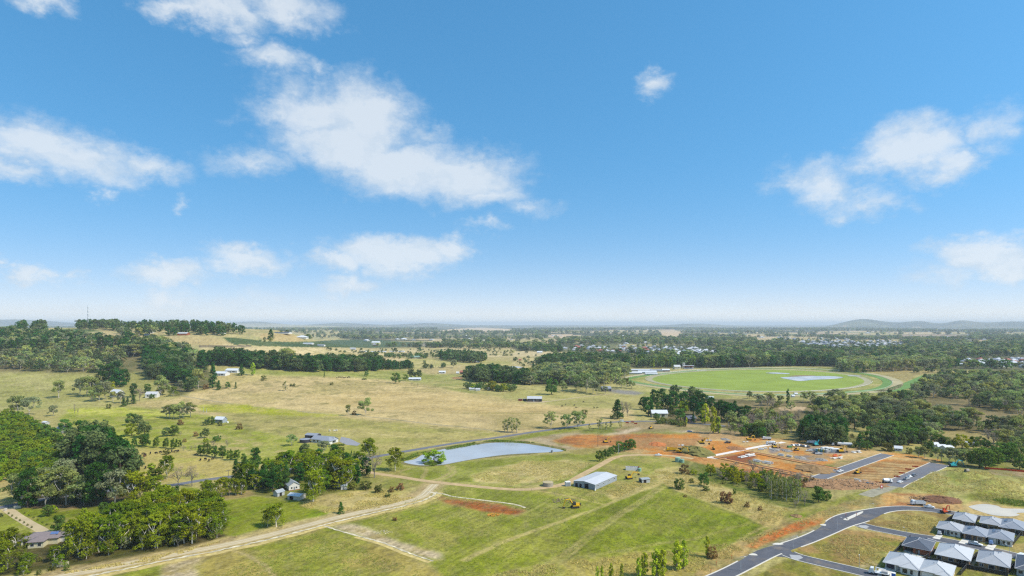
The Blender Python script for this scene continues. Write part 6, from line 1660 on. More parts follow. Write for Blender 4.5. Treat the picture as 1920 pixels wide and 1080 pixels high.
hB3 = estate((1850, 1007), (1902.5, 1001), 'blue-grey roofed house with white porch posts and a blue car', 'white', 'blue', [(.05, .3, .1, 2.3, 'g'), (.4, .48, .1, 2.1, 'd'), (.6, .72, .8, 2.1, 'w'), (.8, .92, .8, 2.1, 'w'), (.36, .39, 0, 0, 'P'), (.5, .53, 0, 0, 'P')], sw, None, notch=((.33, .56, 1.6),))
hC1 = estate((1690.6, 1023), (1754, 1017.5), 'red brick house under a dark slate roof', 'brick', 'dark', [(.05, .3, .1, 2.2, 'w'), (.48, .54, .6, 2.1, 'w'), (.56, .63, .1, 2.0, 'd'), (.0, .025, 0, 0, 'p')], [(.3, .36, .9, 2.0, 'w'), (.6, .7, .9, 2.0, 'w')], (.45, 1.0, -2.6), notch=((.0, .38, 2.4),), frame=FRAME_D)
hC2 = estate((1752, 1039.5), (1827, 1031), 'large tan brick house with the palest wide grey roof', 'tan', 'light', [(.03, .16, .3, 2.2, 'w'), (.38, .54, 1.0, 2.1, 'w'), (.66, .76, .2, 2.2, 'w'), (.8, .9, .2, 2.2, 'w'), (.97, 1, 0, 0, 'p')], sw, None, notch=((.62, 1.0, 2.0),))
hC3 = estate((1830, 1053), (1897, 1044), 'tan brick house with grey hip roof right of the black fence', 'tan', 'grey', [(.06, .1, 1.0, 2.1, 'w'), (.12, .18, 1.0, 2.1, 'w'), (.36, .56, .15, 2.2, 'w'), (.7, .9, .4, 2.2, 'w'), (.97, 1, 0, 0, 'p')], sw, (.4, 1.0, -2.6), notch=((.64, 1.0, 1.6),))
hC4 = estate((1903, 1066), (1968, 1052), 'dark blue-roofed house cut by the right edge', 'grey', 'dark', [(.05, .2, .9, 2.1, 'w'), (.5, .7, .2, 2.1, 'w')], sw, None)
hD1 = estate((1655, 1054.5), (1735, 1048.5), 'white rendered house with pale porch columns at the lower edge', 'white', 'light', [(.03, .28, .1, 2.3, 'k'), (.4, .46, .1, 2.1, 'd'), (.55, .7, .5, 2.2, 'w'), (.78, .86, .5, 2.2, 'w'), (.31, .34, 0, 0, 'P'), (.48, .51, 0, 0, 'P')], [(.1, .16, .9, 2.0, 'w'), (.5, .6, .9, 2.0, 'w')], (.46, 1.0, 1.0), notch=((.0, .46, 2.0),))
hD2 = estate((1722, 1069.4), (1793, 1062), 'pale-roofed house cut by the lower edge beside the white house', 'stone', 'light', [(.06, .42, .1, 2.3, 'g'), (.6, .7, .1, 2.1, 'd'), (.8, .94, .8, 2.1, 'w')], sw, (.5, 1.0, .8))
t, w, d, c = hC2
sk = MB().box(-.9, .9, -.6, .6, 0, .1).build('skylight', mat('pale_skylight', (214, 232, 220), .3, .03, 1), t)
sk.location = (w * .22, -d * .02, 3.85); sk.rotation_euler = (0, rad(22), 0)

SOL_M = mat('roof_solar_panel', (70, 84, 116), .2, .05, 3, spec=.6)
for (t, w, d, c), n_ in ((hB2, 4), (hB3, 5), (hA3, 4)):
    s_ = w * .21 if d >= w else w * .2
    for i in range(n_):
        o = MB().box(-.5, .5, -.82, .82, 0, .06).build('solar_panel', SOL_M, t); o.location = (-w * .26, d * .12 + i * 1.05 - 2, 2.62 + .16 + w * .24 * .42 + .12); o.rotation_euler = (0, rad(-22.8), 0); o.scale = (1.2, .6, 1)
for t, w, d, c in (hA1, hA2, hB1, hB2, hB3, hC1, hC2, hC3, hD1, hD2):
    for x, y in ((.12, .18), (-.1, -.05)):
        MB().tube((w * x, d * y, 3.0), (w * x, d * y, 2.78 + (w / 2 - abs(w * x)) * .42 + .5), .14, n=6).build('roof_vent', RIDGE_M, t)
# black sheet fences between the lots, panel by panel
FENCE_M = mat('black_steel_sheet', (44, 44, 48), .5, .08, 1, stripes=('X', .25, .5))
FPOST_M = mat('black_post', (34, 34, 36), .5, .05, 1)
pan_me = MB().box(0, 2.34, -.02, .02, .06, 1.72).mesh('panel', FENCE_M)
post_me = MB().box(-.04, .04, -.04, .04, -.2, 1.82).mesh('post', FPOST_M)
rail_me = MB().box(0, 2.4, -.03, .03, 1.722, 1.79).mesh('rail', mat('pale_fence_rail', (120, 124, 128), .5, .05, 1))


def fence(a, b, label):
    p, q = at(*a), at(*b); v = (q - p).xy; n = max(1, round(v.length / 2.4))
    t = thing('fence', label, 'fence', p, math.atan2(v.y, v.x), 'black steel fences between the lots')
    k = v.length / n / 2.4
    for i in range(n + 1):
        if i < n:
            for nm, me in (('panel', pan_me), ('rail', rail_me)):
                o = link(nm, me, t); o.location = (i * 2.4 * k + .03, 0, 0); o.scale = (k, 1, 1)
        o = link('post', post_me, t); o.location = (i * 2.4 * k, 0, 0)


fence((1675, 1042), (1707, 1009), 'black steel fence left of the red brick house')
fence((1676, 1042.6), (1728, 1054), 'black steel fence behind the red brick house garden')
fence((1728.5, 1053), (1754, 1037), 'black steel fence between the red brick and the palest-roofed house')
fence((1738, 1053), (1812, 1066), 'black steel fence behind the palest-roofed house')
fence((1801, 1079), (1838, 1036), 'long black fence between the two tan brick houses')
fence((1813, 1066.5), (1890, 1081), 'black steel fence behind the right tan brick house')
fence((1890, 1077), (1908, 1055), 'black steel fence before the dark blue-roofed house')
fence((1776, 978), (1798, 963.5), 'black steel fence left of the back row')
fence((1805, 997.5), (1838, 973), 'black steel fence between the first two back-row houses')
fence((1812, 986.5), (1850, 993), 'black steel fence behind the middle front-row house')
fence((1856, 993.6), (1912, 1001.5), 'black steel fence behind the blue-grey roofed house')
fence((1899, 1023), (1921, 996), 'black steel fence right of the blue-grey roofed house')
fence((1741, 1077), (1760, 1084), 'short black fence at the lower edge beside the pale-roofed house')

PAD = mat('new_concrete', (226, 220, 208), .8, .05, 1.0, .1, k=.8)
for px in ([(1757, 1002), (1768, 1004), (1762, 1011.5), (1748, 1009)], [(1805, 1010), (1820, 1012), (1812, 1021), (1797, 1018)], [(1855, 1019), (1869, 1022), (1862, 1032), (1846, 1028)], [(1648, 1064), (1678, 1069), (1676, 1090), (1644, 1085)], [(1722, 1076), (1750, 1082), (1740, 1092), (1712, 1086)]):
    sheet('driveway', px, PAD, .025)
for px in ([(1694, 1037), (1704, 1036), (1720, 1040), (1745, 1046), (1742, 1048), (1706, 1041)], [(1828, 1062), (1888, 1074), (1886, 1077), (1826, 1065)], [(1790, 1056), (1812, 1061), (1810, 1063), (1788, 1058)]):
    sheet('patio', px, PAD, .03)
sheet('side_path', [(1812, 1062), (1832, 1042), (1838, 1044), (1822, 1066)], mat('buff_gravel', (206, 188, 150), .95, .14, .6, .4), .02)

# traffic islands
for px, h in (([(1588, 971.5), (1592, 974), (1617, 962), (1614, 960)], .2), ([(1581, 974.5), (1586, 972.5), (1592, 974.6), (1587, 976)], .2), ([(1404, 1041), (1409, 1038.5), (1415, 1038.5), (1419.5, 1040.5), (1419, 1042)], .16), ([(1448, 1021), (1455, 1018.5), (1464, 1019), (1469, 1020.4), (1462, 1022), (1452, 1021.8)], .16), ([(1537, 984.5), (1545, 983), (1549, 984.5), (1546, 986.4)], .16)):
    sheet('traffic_island', px, CONC, h, 3, thick=h + .2)

# ---------------- vehicles
TYRE = mat('tyre_rubber', (38, 38, 40), .9, .1, 3)
RIM = mat('wheel_rim', (170, 172, 176), .4, .05, 2, metal=.6)
LAMP_R = mat('tail_lamp', (170, 30, 26), .3, .05, 2); LAMP_W = mat('head_lamp', (226, 230, 232), .2, .03, 2)
PAINT = {n: mat(n + '_car_paint', c, .3, .03, 1, spec=.6, k=.8) for n, c in {'white': (236, 238, 238), 'silver': (176, 182, 188), 'black': (40, 42, 48), 'blue': (110, 140, 186), 'grey': (112, 118, 126), 'red': (166, 44, 40)}.items()}
whl = MB().tube((0, -.11, 0), (0, .11, 0), .34, n=12).mesh('wheel', TYRE); rim_ = MB().tube((0, -.125, 0), (0, .125, 0), .2, n=8).mesh('rim', RIM)
twl = MB().tube((0, -.2, 0), (0, .2, 0), .5, n=12).mesh('wheel', TYRE)


def wheels(t, xs, y, small=True):
    for x in xs:
        for s in (-1, 1):
            o = link('wheel', whl if small else twl, t); o.location = (x, s * y, .34 if small else .5)
            if small: link('rim', rim_, o)


def loft(mb, secs, mi=0):
    """rounded body from sections along x: (x, half width, z low, z high, inset of the top)"""
    v = []; n = 8
    for x, hw, z0, z1, ins in secs:
        c = min(.12, (z1 - z0) * .3)
        v += [(x, -hw + c * .6, z0), (x, hw - c * .6, z0), (x, hw, z0 + c), (x, hw - ins * .4, z1 - c), (x, hw - ins - c, z1), (x, -hw + ins + c, z1), (x, -hw + ins * .4, z1 - c), (x, -hw, z0 + c)]
    f = [(i * n + k, (i + 1) * n + k, (i + 1) * n + (k + 1) % n, i * n + (k + 1) % n) for i in range(len(secs) - 1) for k in range(n)]
    f += [tuple(range(n)), tuple(range(len(secs) * n - 1, (len(secs) - 1) * n - 1, -1))]
    return mb.add(v, f, mi)


def car(kind, paint, label, uv, ang, group=None, name=None):
    p = at(*uv); p.z += lift(p.y) + .02
    t = thing(name or {'ute': 'utility_truck', 'suv': 'parked_car', 'sedan': 'parked_car', 'van': 'van'}[kind], label, {'ute': 'ute', 'van': 'van'}.get(kind, 'car'), p, rad(ang), group)
    P = PAINT[paint]
    if kind == 'ute':
        loft(MB(), [(-2.6, .88, .5, 1.02, .05), (-.55, .92, .42, 1.05, .05), (1.25, .92, .42, 1.06, .08), (2.3, .88, .45, .98, .12), (2.62, .78, .5, .82, .12)]).build('body', P, t)
        loft(MB(), [(-.6, .82, 1.0, 1.12, .02), (-.45, .80, 1.0, 1.74, .14), (.75, .80, 1.0, 1.76, .16), (1.45, .82, 1.0, 1.08, .05)]).build('cab', P, t)
        MB().box(-2.55, -.62, -.8, .8, 1.021, 1.06).build('tray_floor', DARK, t)
        m = MB(); m.box(-2.62, -.6, -.9, -.82, 1.0, 1.32).box(-2.62, -.6, .82, .9, 1.0, 1.32).box(-2.64, -2.56, -.815, .815, 1.0, 1.32); m.build('tray_side', P, t)
        c0, c1, zz, xs = -.42, 1.3, (1.14, 1.6), (-1.65, 1.65)
    elif kind == 'van':
        loft(MB(), [(-2.7, .9, .35, 2.1, .06), (1.2, .95, .35, 2.15, .1), (1.9, .93, .35, 1.5, .12), (2.6, .86, .4, 1.1, .12)]).build('body', P, t)
        c0, c1, zz, xs = -.2, 1.6, (1.2, 1.75), (-1.7, 1.7)
    else:
        h = 1.72 if kind == 'suv' else 1.46
        loft(MB(), [(-2.25, .8, .5, .92, .1), (-2.0, .88, .38, 1.0, .06), (1.2, .9, .34, 1.0, .06), (2.0, .86, .38, .88, .1), (2.3, .76, .45, .74, .1)]).build('body', P, t)
        bk = -2.1 if kind == 'suv' else -1.75
        loft(MB(), [(bk, .78, .95, 1.05, .03), (bk + .4, .78, .95, h - .03, .16), (.35, .78, .95, h, .18), (1.25, .8, .95, 1.02, .05)]).build('roof', P, t)
        c0, c1, zz, xs = bk + .35, 1.05, (1.06, h - .12), (-1.4, 1.4)
    zt = zz[1]
    wy = .80 if kind != 'van' else .955
    for s in (-1, 1):
        MB().add([(c0, s * wy, zz[0]), (c1, s * wy, zz[0]), (c1 - .55, s * (wy - .06), zt), (c0 + .1, s * (wy - .06), zt), (c0, s * (wy - .2), zz[0]), (c1, s * (wy - .2), zz[0]), (c1 - .55, s * (wy - .2), zt), (c0 + .1, s * (wy - .2), zt)],
                 [(0, 1, 2, 3), (7, 6, 5, 4), (0, 4, 5, 1), (1, 5, 6, 2), (2, 6, 7, 3), (3, 7, 4, 0)]).build('side_window', GLASS, t)
    xw, xt = (1.43, .80) if kind == 'ute' else (2.0, 1.3) if kind == 'van' else (1.24, .42)
    hz = {'ute': 1.72, 'van': 2.05}.get(kind, 1.68 if kind == 'suv' else 1.42); lz = 1.5 if kind == 'van' else 1.07
    MB().add([(xw + .02, -.68, lz), (xw + .02, .68, lz), (xt + .03, .56, hz), (xt + .03, -.56, hz), (xw - .1, -.68, lz - .05), (xw - .1, .68, lz - .05), (xt - .1, .56, hz - .05), (xt - .1, -.56, hz - .05)],
             [(0, 1, 2, 3), (7, 6, 5, 4), (0, 4, 5, 1), (1, 5, 6, 2), (2, 6, 7, 3), (3, 7, 4, 0)]).build('windscreen', GLASS, t)
    wheels(t, xs, .8)
    for s in (-1, 1):
        MB().box(2.2 if kind == 'sedan' or kind == 'suv' else 2.45, 2.34 if kind in ('sedan', 'suv') else 2.66, s * .62 - .14, s * .62 + .14, .66, .8).build('headlight', LAMP_W, t)
    return t


SA = -40   # heading of the side street
car('ute', 'white', 'white dual-cab ute parked on the side street kerb', (1829, 1022.5), SA - 2)
car('suv', 'blue', 'light blue car on the driveway by white porch posts', (1858, 1019.5), 52)
car('suv', 'silver', 'silver car half inside the dark garage of the white-fronted house', (1762, 1001.5), 50)
car('ute', 'white', 'white ute with green panels on the main road bend', (1742, 952.5), -14)
car('sedan', 'white', 'white car at the near end of the parked row on the wide site road', (1688, 905.5), 33, 'vehicles on the wide site road')
car('ute', 'silver', 'silver ute second in the row on the wide site road', (1700, 899.5), 33, 'vehicles on the wide site road')
car('ute', 'white', 'white ute beside the silver ute on the wide site road', (1705, 896), 33, 'vehicles on the wide site road')
car('suv', 'grey', 'grey car third along the wide site road', (1714, 893), 33, 'vehicles on the wide site road')
car('ute', 'white', 'white ute driving along the narrow site road', (1575, 885), 212)
car('suv', 'black', 'black car by the gravel connection road', (1595, 907.5), 165)
car('ute', 'white', 'white ute beside the green bin on the lots', (1613, 907), 160)
car('ute', 'grey', 'dark grey ute right of the white ute on the lots', (1628, 909.5), 165)
car('ute', 'white', 'white ute on the earth track beside the green tanks', (1234.5, 855), 8)
car('ute', 'white', 'white ute near the excavator mound', (1329, 827.5), 170)
car('ute', 'black', 'dark ute alone on the orange earth', (1364, 831), 175)
car('sedan', 'white', 'white car by the grey gravel heaps', (1427, 843.5), 185)
for i, (u, v, pn) in enumerate(((1486, 836.6, 'white'), (1492, 836.2, 'silver'), (1497, 836.3, 'white'), (1502, 837, 'grey'), (1508, 838, 'white'), (1514, 838.5, 'grey'))):
    car('ute' if i % 2 else 'suv', pn, '%s %s car from the left in the far site parking row' % (ORD[i], pn), (u, v), 100, 'far site parking row')
for i, (u, v, pn) in enumerate(((1517, 846.5, 'white'), (1522, 845.8, 'silver'), (1529, 851, 'black'), (1535, 852, 'white'), (1528, 846, 'white'))):
    car('ute' if i % 2 else 'suv', pn, '%s %s car from the left in the near site parking row' % (ORD[i], pn), (u, v), 165, 'near site parking row')
car('sedan', 'blue', 'small blue car below the grey cottage road', (1293, 810), 5)
car('van', 'white', 'white van parked at the right edge by the dark blue-roofed house', (1915, 1047), 30)

WHITE_P = PAINT['white']
YEL = mat('machine_yellow', (226, 180, 30), .45, .08, 1.5, k=.75)
TEAL = mat('machine_teal', (66, 190, 196), .45, .06, 1.5, k=.7)
ORNG = mat('machine_orange', (214, 86, 40), .45, .08, 1.5, k=.75)
STEEL_D = mat('dark_steel', (58, 56, 54), .6, .12, 2)


def excavator(label, uv, ang, paint, sc=1.0, reach=1.0, house=0.0, bucket=-.6):
    p = at(*uv); p.z += lift(p.y)
    t = thing('excavator', label, 'excavator', p, rad(ang), 'excavators', sc)
    for s in (-1, 1):
        MB().prism([(-1.9, .25), (-1.6, 0), (1.6, 0), (1.9, .25), (1.9, .65), (1.6, .9), (-1.6, .9), (-1.9, .65)], s * 1.15 - .3, s * 1.15 + .3).build('track', STEEL_D, t)
    MB().box(-1.1, 1.1, -.84, .84, .35, .98).build('undercarriage', STEEL_D, t)
    b = MB(); b.slab([(-2.4, -1.2), (1.3, -1.3), (1.3, 1.3), (-2.4, 1.2), (-2.75, .7), (-2.75, -.7)], 1.0, 1.55); b.box(-2.6, .1, -1.2, .1, 1.55, 2.15, taper=.1); body = b.build('body', paint, t)
    MB().slab([(-2.78, -1.1), (-2.5, -1.24), (-2.5, 1.24), (-2.78, 1.1), (-3.0, .6), (-3.0, -.6)], 1.02, 1.95).build('counterweight', STEEL_D, t)
    c = MB(); c.box(-.2, 1.35, .25, 1.28, 1.553, 2.95, taper=.08); cab = c.build('cab', STEEL_D if paint is YEL else paint, t)
    MB().box(-.1, 1.36, .3, 1.31, 2.0, 2.75, taper=.05).build('window', GLASS, cab)
    r = reach
    B0, B1, B2 = (.9, -.15, 1.5), (2.6 * r, -.15, 4.3), (5.0 * r, -.15, 4.0 - 1.0 * (r - 1))
    m = MB(); m.tube(B0, B1, .38, .36, 4); m.tube(B1, B2, .36, .24, 4); m.build('boom', paint, t)
    A1 = (6.1 * r, -.15, 1.2 + bucket)
    MB().tube((B2[0] - .2, -.15, B2[2] + .25), A1, .28, .2, 4).build('stick', paint, t)
    m = MB(); m.tube((1.3, -.15, 1.9), (2.7 * r, -.15, 3.5), .1, n=5); m.tube((3.0 * r, -.15, 4.65), (4.9 * r, -.15, 4.5), .1, n=5); m.build('hydraulic_ram', STEEL_D, t)
    k = A1
    MB().prism([(k[0] + .1, k[2] + .2), (k[0] - 1.0, k[2] - .1), (k[0] - 1.05, k[2] - .75), (k[0] - .4, k[2] - 1.05), (k[0] + .15, k[2] - .7)], -.7, .4).build('bucket', STEEL_D, t)
    return t


excavator('yellow and black excavator digging alone in the green field', (1078, 952), 192, YEL, 1.1, 1.0)
excavator('yellow excavator loading the yellow dump truck', (1274, 849), -28, YEL, 1.15, 1.05)
p = at(1318, 834)
ex = excavator('yellow excavator standing on top of the grassy earth mound', (1316, 840), -10, YEL, 1.1, .9); ex.location.z += 3.4
excavator('small yellow loader excavator at the right foot of the mound', (1338, 843), 80, YEL, .7, .8)
excavator('teal excavator in the site compound', (1530, 836), 20, TEAL, 1.1, .95)
excavator('yellow excavator beside the white container', (1577, 848.5), 10, YEL, 1.15, .75)
excavator('small black and yellow excavator on the striped lots', (1607, 888), 30, YEL, .8, .9)
excavator('teal excavator working by the gums on the right', (1788, 875.5), 0, TEAL, 1.1, 1.1)
excavator('small red excavator at the kerb beside the new houses', (1771, 962), 20, ORNG, .85, .8)
excavator('yellow excavator lying in the weeds by the little tin shed', (1180, 898), 25, YEL, .95, 1.3, bucket=1.6)
excavator('yellow excavator beside the power pole on the orange earth', (1136, 830), 25, YEL, .9, .9)
excavator('tiny yellow excavator on the rough strip below the bend', (1220, 804), 40, YEL, .8, .8)
excavator('yellow excavator at the left of the gravel compound', (1493, 845), 185, YEL, .85, .8)
excavator('yellow excavator far back beside the white trucks', (1405, 825.5), 0, YEL, .95, .9)
excavator('yellow excavator beside the white concrete truck', (1453, 840), 10, YEL, .9, .8)


def truck(label, uv, ang, kind, paint=None, sc=1.0, name='truck'):
    p = at(*uv); p.z += lift(p.y)
    t = thing(name, label, 'truck', p, rad(ang), None, sc)
    P = paint or WHITE_P
    L_ = {'tipper': 3.6, 'mixer': 3.8, 'box': 4.0, 'dump': 4.2, 'tanker': 3.0, 'crane': 3.6}[kind]
    MB().box(-L_ - .2, 3.2, -.45, .45, .55, .95).build('chassis', STEEL_D, t)
    cab = loft(MB(), [(1.6, 1.18, .6, 2.75, .08), (2.7, 1.2, .6, 2.7, .1), (3.25, 1.15, .55, 1.7, .08), (3.4, 1.1, .55, 1.3, .05)]).build('cab', P, t)
    MB().add([(2.74, -1.0, 2.55), (2.74, 1.0, 2.55), (3.28, 1.05, 1.72), (3.28, -1.05, 1.72), (2.5, -1.0, 2.5), (2.5, 1.0, 2.5), (3.1, 1.05, 1.7), (3.1, -1.05, 1.7)], [(3, 2, 1, 0), (4, 5, 6, 7), (0, 1, 5, 4), (1, 2, 6, 5), (2, 3, 7, 6), (3, 0, 4, 7)]).build('windscreen', GLASS, cab)
    if kind in ('tipper', 'dump'):
        m = MB(); m.prism([(-L_, 1.0), (1.4, 1.0), (1.5, 2.6), (-L_ - .3, 2.3)], -1.24, -1.14); m.prism([(-L_, 1.0), (1.4, 1.0), (1.5, 2.6), (-L_ - .3, 2.3)], 1.14, 1.24); m.box(-L_, 1.4, -1.13, 1.13, .98, 1.1); m.box(1.3, 1.42, -1.13, 1.13, 1.1, 2.6); m.box(-L_ - .1, -L_ + .02, -1.13, 1.13, 1.1, 2.2)
        m.build('tray', P, t)
        MB().box(-L_ + .1, 1.2, -1.1, 1.1, 1.2, 2.1, taper=.3).build('load', ORANGE_E if kind == 'dump' else SUBB, t)
    elif kind == 'mixer':
        m = MB(); m.path([(-L_ - .2, 0, 2.7), (-L_ + .8, 0, 2.4), (-.8, 0, 2.1), (.8, 0, 1.9), (1.4, 0, 1.8)], [.6, 1.05, 1.2, .95, .6], 12); m.build('drum', P, t)
        MB().box(-L_ - .6, -L_ - .1, -.5, .5, 1.2, 2.4, taper=.1).build('chute', STEEL_D, t)
    elif kind == 'box':
        MB().box(-L_, 1.4, -1.22, 1.22, 1.0, 3.1, taper=.03).build('box_body', P, t)
    elif kind == 'crane':
        m = MB(); m.box(-L_, 1.3, -1.2, 1.2, 1.0, 1.2); m.build('tray', P, t)
        m = MB(); m.tube((.8, 0, 1.2), (.8, 0, 3.0), .22); m.tube((.8, 0, 2.9), (-2.6, 0, 2.5), .2, .14, 4); m.build('crane_arm', WHITE_P, t)
        MB().box(-3.2, -1.0, -.9, .9, 1.21, 1.9, taper=.05).build('load', CONC2, t)
    else:
        m = MB(); m.path([(-11.5, 0, 2.0), (-11.2, 0, 2.0), (-1.0, 0, 2.1), (-.7, 0, 2.1)], [.9, 1.25, 1.25, .95], 14); m.build('tank', P, t)
        MB().box(-11, 0, -.5, .5, .7, .95).build('trailer_frame', STEEL_D, t)
    wheels(t, (2.3, -L_ + .6, -L_ + 1.9) + ((-9.2, -10.4) if kind == 'tanker' else ()), 1.0, False)
    return t


truck('yellow dump truck with an earth load beside the excavator', (1258, 846), 178, 'dump', YEL, 1.15, 'dump_truck')
truck('white tipper truck parked on bare earth above the bend', (1720, 947), 170, 'tipper')
truck('white concrete truck in front of the wide site road', (1664, 906), 25, 'mixer')
truck('long white tanker truck at the back of the compound', (1568, 836), 160, 'tanker', name='tanker_truck')
truck('white box truck left of the tanker by the teal excavator', (1521, 832), 150, 'box')
truck('white truck on the far edge of the earthworks', (1437, 824.5), 170, 'tipper')
truck('white concrete truck at the top of the white kerb line', (1444, 834), 160, 'mixer')
truck('white crane truck at the lower edge beside the white house', (1647, 1078), 148, 'crane')

# ---------------- site furniture
def box_thing(name, label, cat, uv, ang, w, d, h, m, group=None, lid=None, z=0):
    p = at(*uv); p.z += z + lift(p.y)
    t = thing(name, label, cat, p, rad(ang), group)
    MB().box(-w / 2, w / 2, -d / 2, d / 2, 0, h).build('body', m, t)
    if lid: MB().box(-w / 2 - .06, w / 2 + .06, -d / 2 - .06, d / 2 + .06, h + .003, h + .1).build('roof', lid, t)
    return t


CRATE_W = mat('white_container_steel', (230, 232, 230), .5, .06, 1, stripes=('X', .3, .4), k=.75)
for (u, v, l) in ((1547, 845, 'white site office left of two in the compound'), (1556, 846, 'white site office right of two in the compound')):
    t = box_thing('site_office', l, 'site office', (u, v), 10, 6, 2.6, 2.7, CRATE_W, 'site offices', WHITE)
    window(t, 6, 2.6, 'S', -2, -.8, 1.1, 2.0); door(t, 6, 2.6, 'S', .6, 1.5, 2.1)
t = box_thing('container', 'white container left of the yellow excavator in the compound', 'container', (1566, 848), 8, 6.1, 2.5, 2.7, CRATE_W, None, WHITE); door(t, 6.1, 2.5, 'S', -2.9, -.1, 2.4, name='door'); door(t, 6.1, 2.5, 'S', .1, 2.9, 2.4, name='door')
for i, (c, nm) in enumerate((((60, 186, 190), 'teal'), ((222, 208, 60), 'yellow'), ((60, 186, 190), 'teal'), ((222, 208, 60), 'yellow'), ((230, 226, 214), 'white'))):
    t = box_thing('portable_toilet', '%s, a %s one, from the left of the portable toilet row' % (ORD[i], nm), 'portable toilet', (1532 + i * 4.4, 846.5 + i * .5), 10, 1.2, 1.2, 2.3, mat(nm + '_plastic', c, .5, .05, 1, k=.7), 'portable toilet row', WHITE); door(t, 1.2, 1.2, 'S', -.4, .4, 2.0)
t = box_thing('portable_toilet', 'bright blue portable toilet before the white rendered house', 'portable toilet', (1675.5, 1086), 50, 1.3, 1.3, 2.4, mat('blue_plastic', (30, 100, 196), .5, .05, 1, k=.7), None, WHITE); door(t, 1.3, 1.3, 'S', -.4, .4, 2.0)
t = box_thing('skip_bin', 'green skip bin beside the far parking row', 'bin', (1481, 839), 15, 4, 1.8, 1.4, mat('green_bin', (70, 150, 84), .6, .08, 1)); MB().box(-1.9, 1.9, -.8, .8, 1.403, 1.5).build('load', SUBB, t)
t = box_thing('skip_bin', 'green skip bin beside the white formwork sheets', 'bin', (1606, 904), 15, 3.4, 1.7, 1.3, MATS['green_bin']); MB().box(-1.6, 1.6, -.75, .75, 1.303, 1.4).build('load', SUBB, t)


def tank(label, uv, r, h, m, top, group=None, cone=.3):
    p = at(*uv); t = thing('water_tank', label, 'water tank', p, 0, group)
    MB().lathe([(r, 0), (r, h)], 20).build('shell', m, t)
    MB().lathe([(r + .08, h + .003), (r + .08, h + .1), (.15, h + .1 + cone)], 20).build('roof', top, t)
    return t


GREENP = mat('pale_green_plastic', (150, 190, 168), .5, .06, 1); CONCW = mat('weathered_concrete', (170, 162, 146), .9, .18, .8, .4)
tank('taller pale green tank at the edge of the earthworks', (1271, 866), 1.9, 2.9, GREENP, GREENP, 'pale green tanks', .5)
tank('shorter pale green tank at the edge of the earthworks', (1279, 867), 1.5, 2.2, GREENP, GREENP, 'pale green tanks', .4)
tank('round concrete tank beside the earth track', (1027.5, 911), 3.3, 2.3, CONCW, mat('tank_lid', (196, 180, 140), .9, .1, .8), None, .12)
tank('small green tank beside the white ruined shed', (1199.5, 883.5), 1.1, 1.9, GREENP, GREENP, None, .3)
tank('big round dark tank left of the dark-roofed house', (572, 829), 4.4, 2.6, WALL_C['charcoal'], ROOF_C['blue'], None, .5)
tank('small tin tank at the dam edge', (1035, 848.5), .9, 1.7, mat('tin', (150, 158, 164), .5, .15, 1), MATS['tin'])
tank('tiny white tank beside the small blue shed', (427, 793), .8, 1.4, WHITE, WHITE)

# stacks of pipes and timber
def stack(label, a, b, rows, m, r=.3, name='pipe_stack'):
    p, q = at(*a), at(*b); c = (p + q) / 2; v = (q - p).xy
    t = thing(name, label, 'pipe stack', c, math.atan2(v.y, v.x))
    L_ = v.length
    n = 0; k = max(2, int(L_ / 6.5))
    for i in range(k):
        x0 = -L_ / 2 + i * L_ / k
        for row in range(rows):
            for j in range(4 - row):
                y = (j - (3 - row) / 2) * r * 2.05; z = r + row * r * 1.75
                if RND.random() < .3: continue
                ja, jb, jl = RND.uniform(-.5, .5), RND.uniform(-.5, .5), RND.uniform(.55, .95)
                o = MB().tube((x0 + .1 + RND.uniform(0, .6), y * 1.25 + ja, z), (x0 + L_ / k * jl, y * 1.25 + jb, z), r * .75, n=7).build('pipe', m, t)
    return t


WPIPE = mat('white_pipe', (228, 228, 224), .6, .08, .8, k=.75)
stack('white pipe stack nearest the white kerb line', (1385, 859), (1415, 853.5), 2, WPIPE, .45)
stack('long white pipe stack between the two trenches', (1413, 864), (1450, 871), 2, WPIPE, .45)
stack('white pipe stack beside the upper trench', (1459, 853), (1490, 858.5), 2, WPIPE, .45)
stack('white pipe stack on the grassy bank below the compound', (1560, 861), (1580, 859), 2, WPIPE, .4)
stack('white pipe stack at the end of the narrow site road', (1598, 849.5), (1616, 848), 2, WPIPE, .4)
stack('white formwork bundle on the lots beside the skip bin', (1600, 899), (1634, 904), 1, WPIPE, .5)
stack('white pipe bundle at the back of the earthworks', (1392, 829), (1406, 829.6), 1, WPIPE, .4)
stack('white pipe bundle below the white car', (1432, 841), (1450, 841.5), 1, WPIPE, .4)
stack('white pipes laid left of the mound', (1270, 835), (1284, 836), 1, WPIPE, .4)
t = stack('orange pipe bundle on the grassy bank below the compound', (1562, 856), (1574, 853), 1, mat('orange_plastic', (226, 100, 48), .6, .1, 1, k=.7), .45)
p = at(1813, 885); t = thing('concrete_pipe', 'short grey concrete pipe lying by the teal excavator', 'pipe', (p.x, p.y, p.z + 1.0), rad(20))
n = 14; v = [(x, r * math.cos(6.2832 * k / n), r * math.sin(6.2832 * k / n)) for x, r in ((-1.3, 1.0), (1.3, 1.0), (1.3, .8), (-1.3, .8)) for k in range(n)]
MB().add(v, [(i * n + k, ((i + 1) % 4) * n + k, ((i + 1) % 4) * n + (k + 1) % n, i * n + (k + 1) % n) for i in range(4) for k in range(n)]).build('shell', CONCW, t)

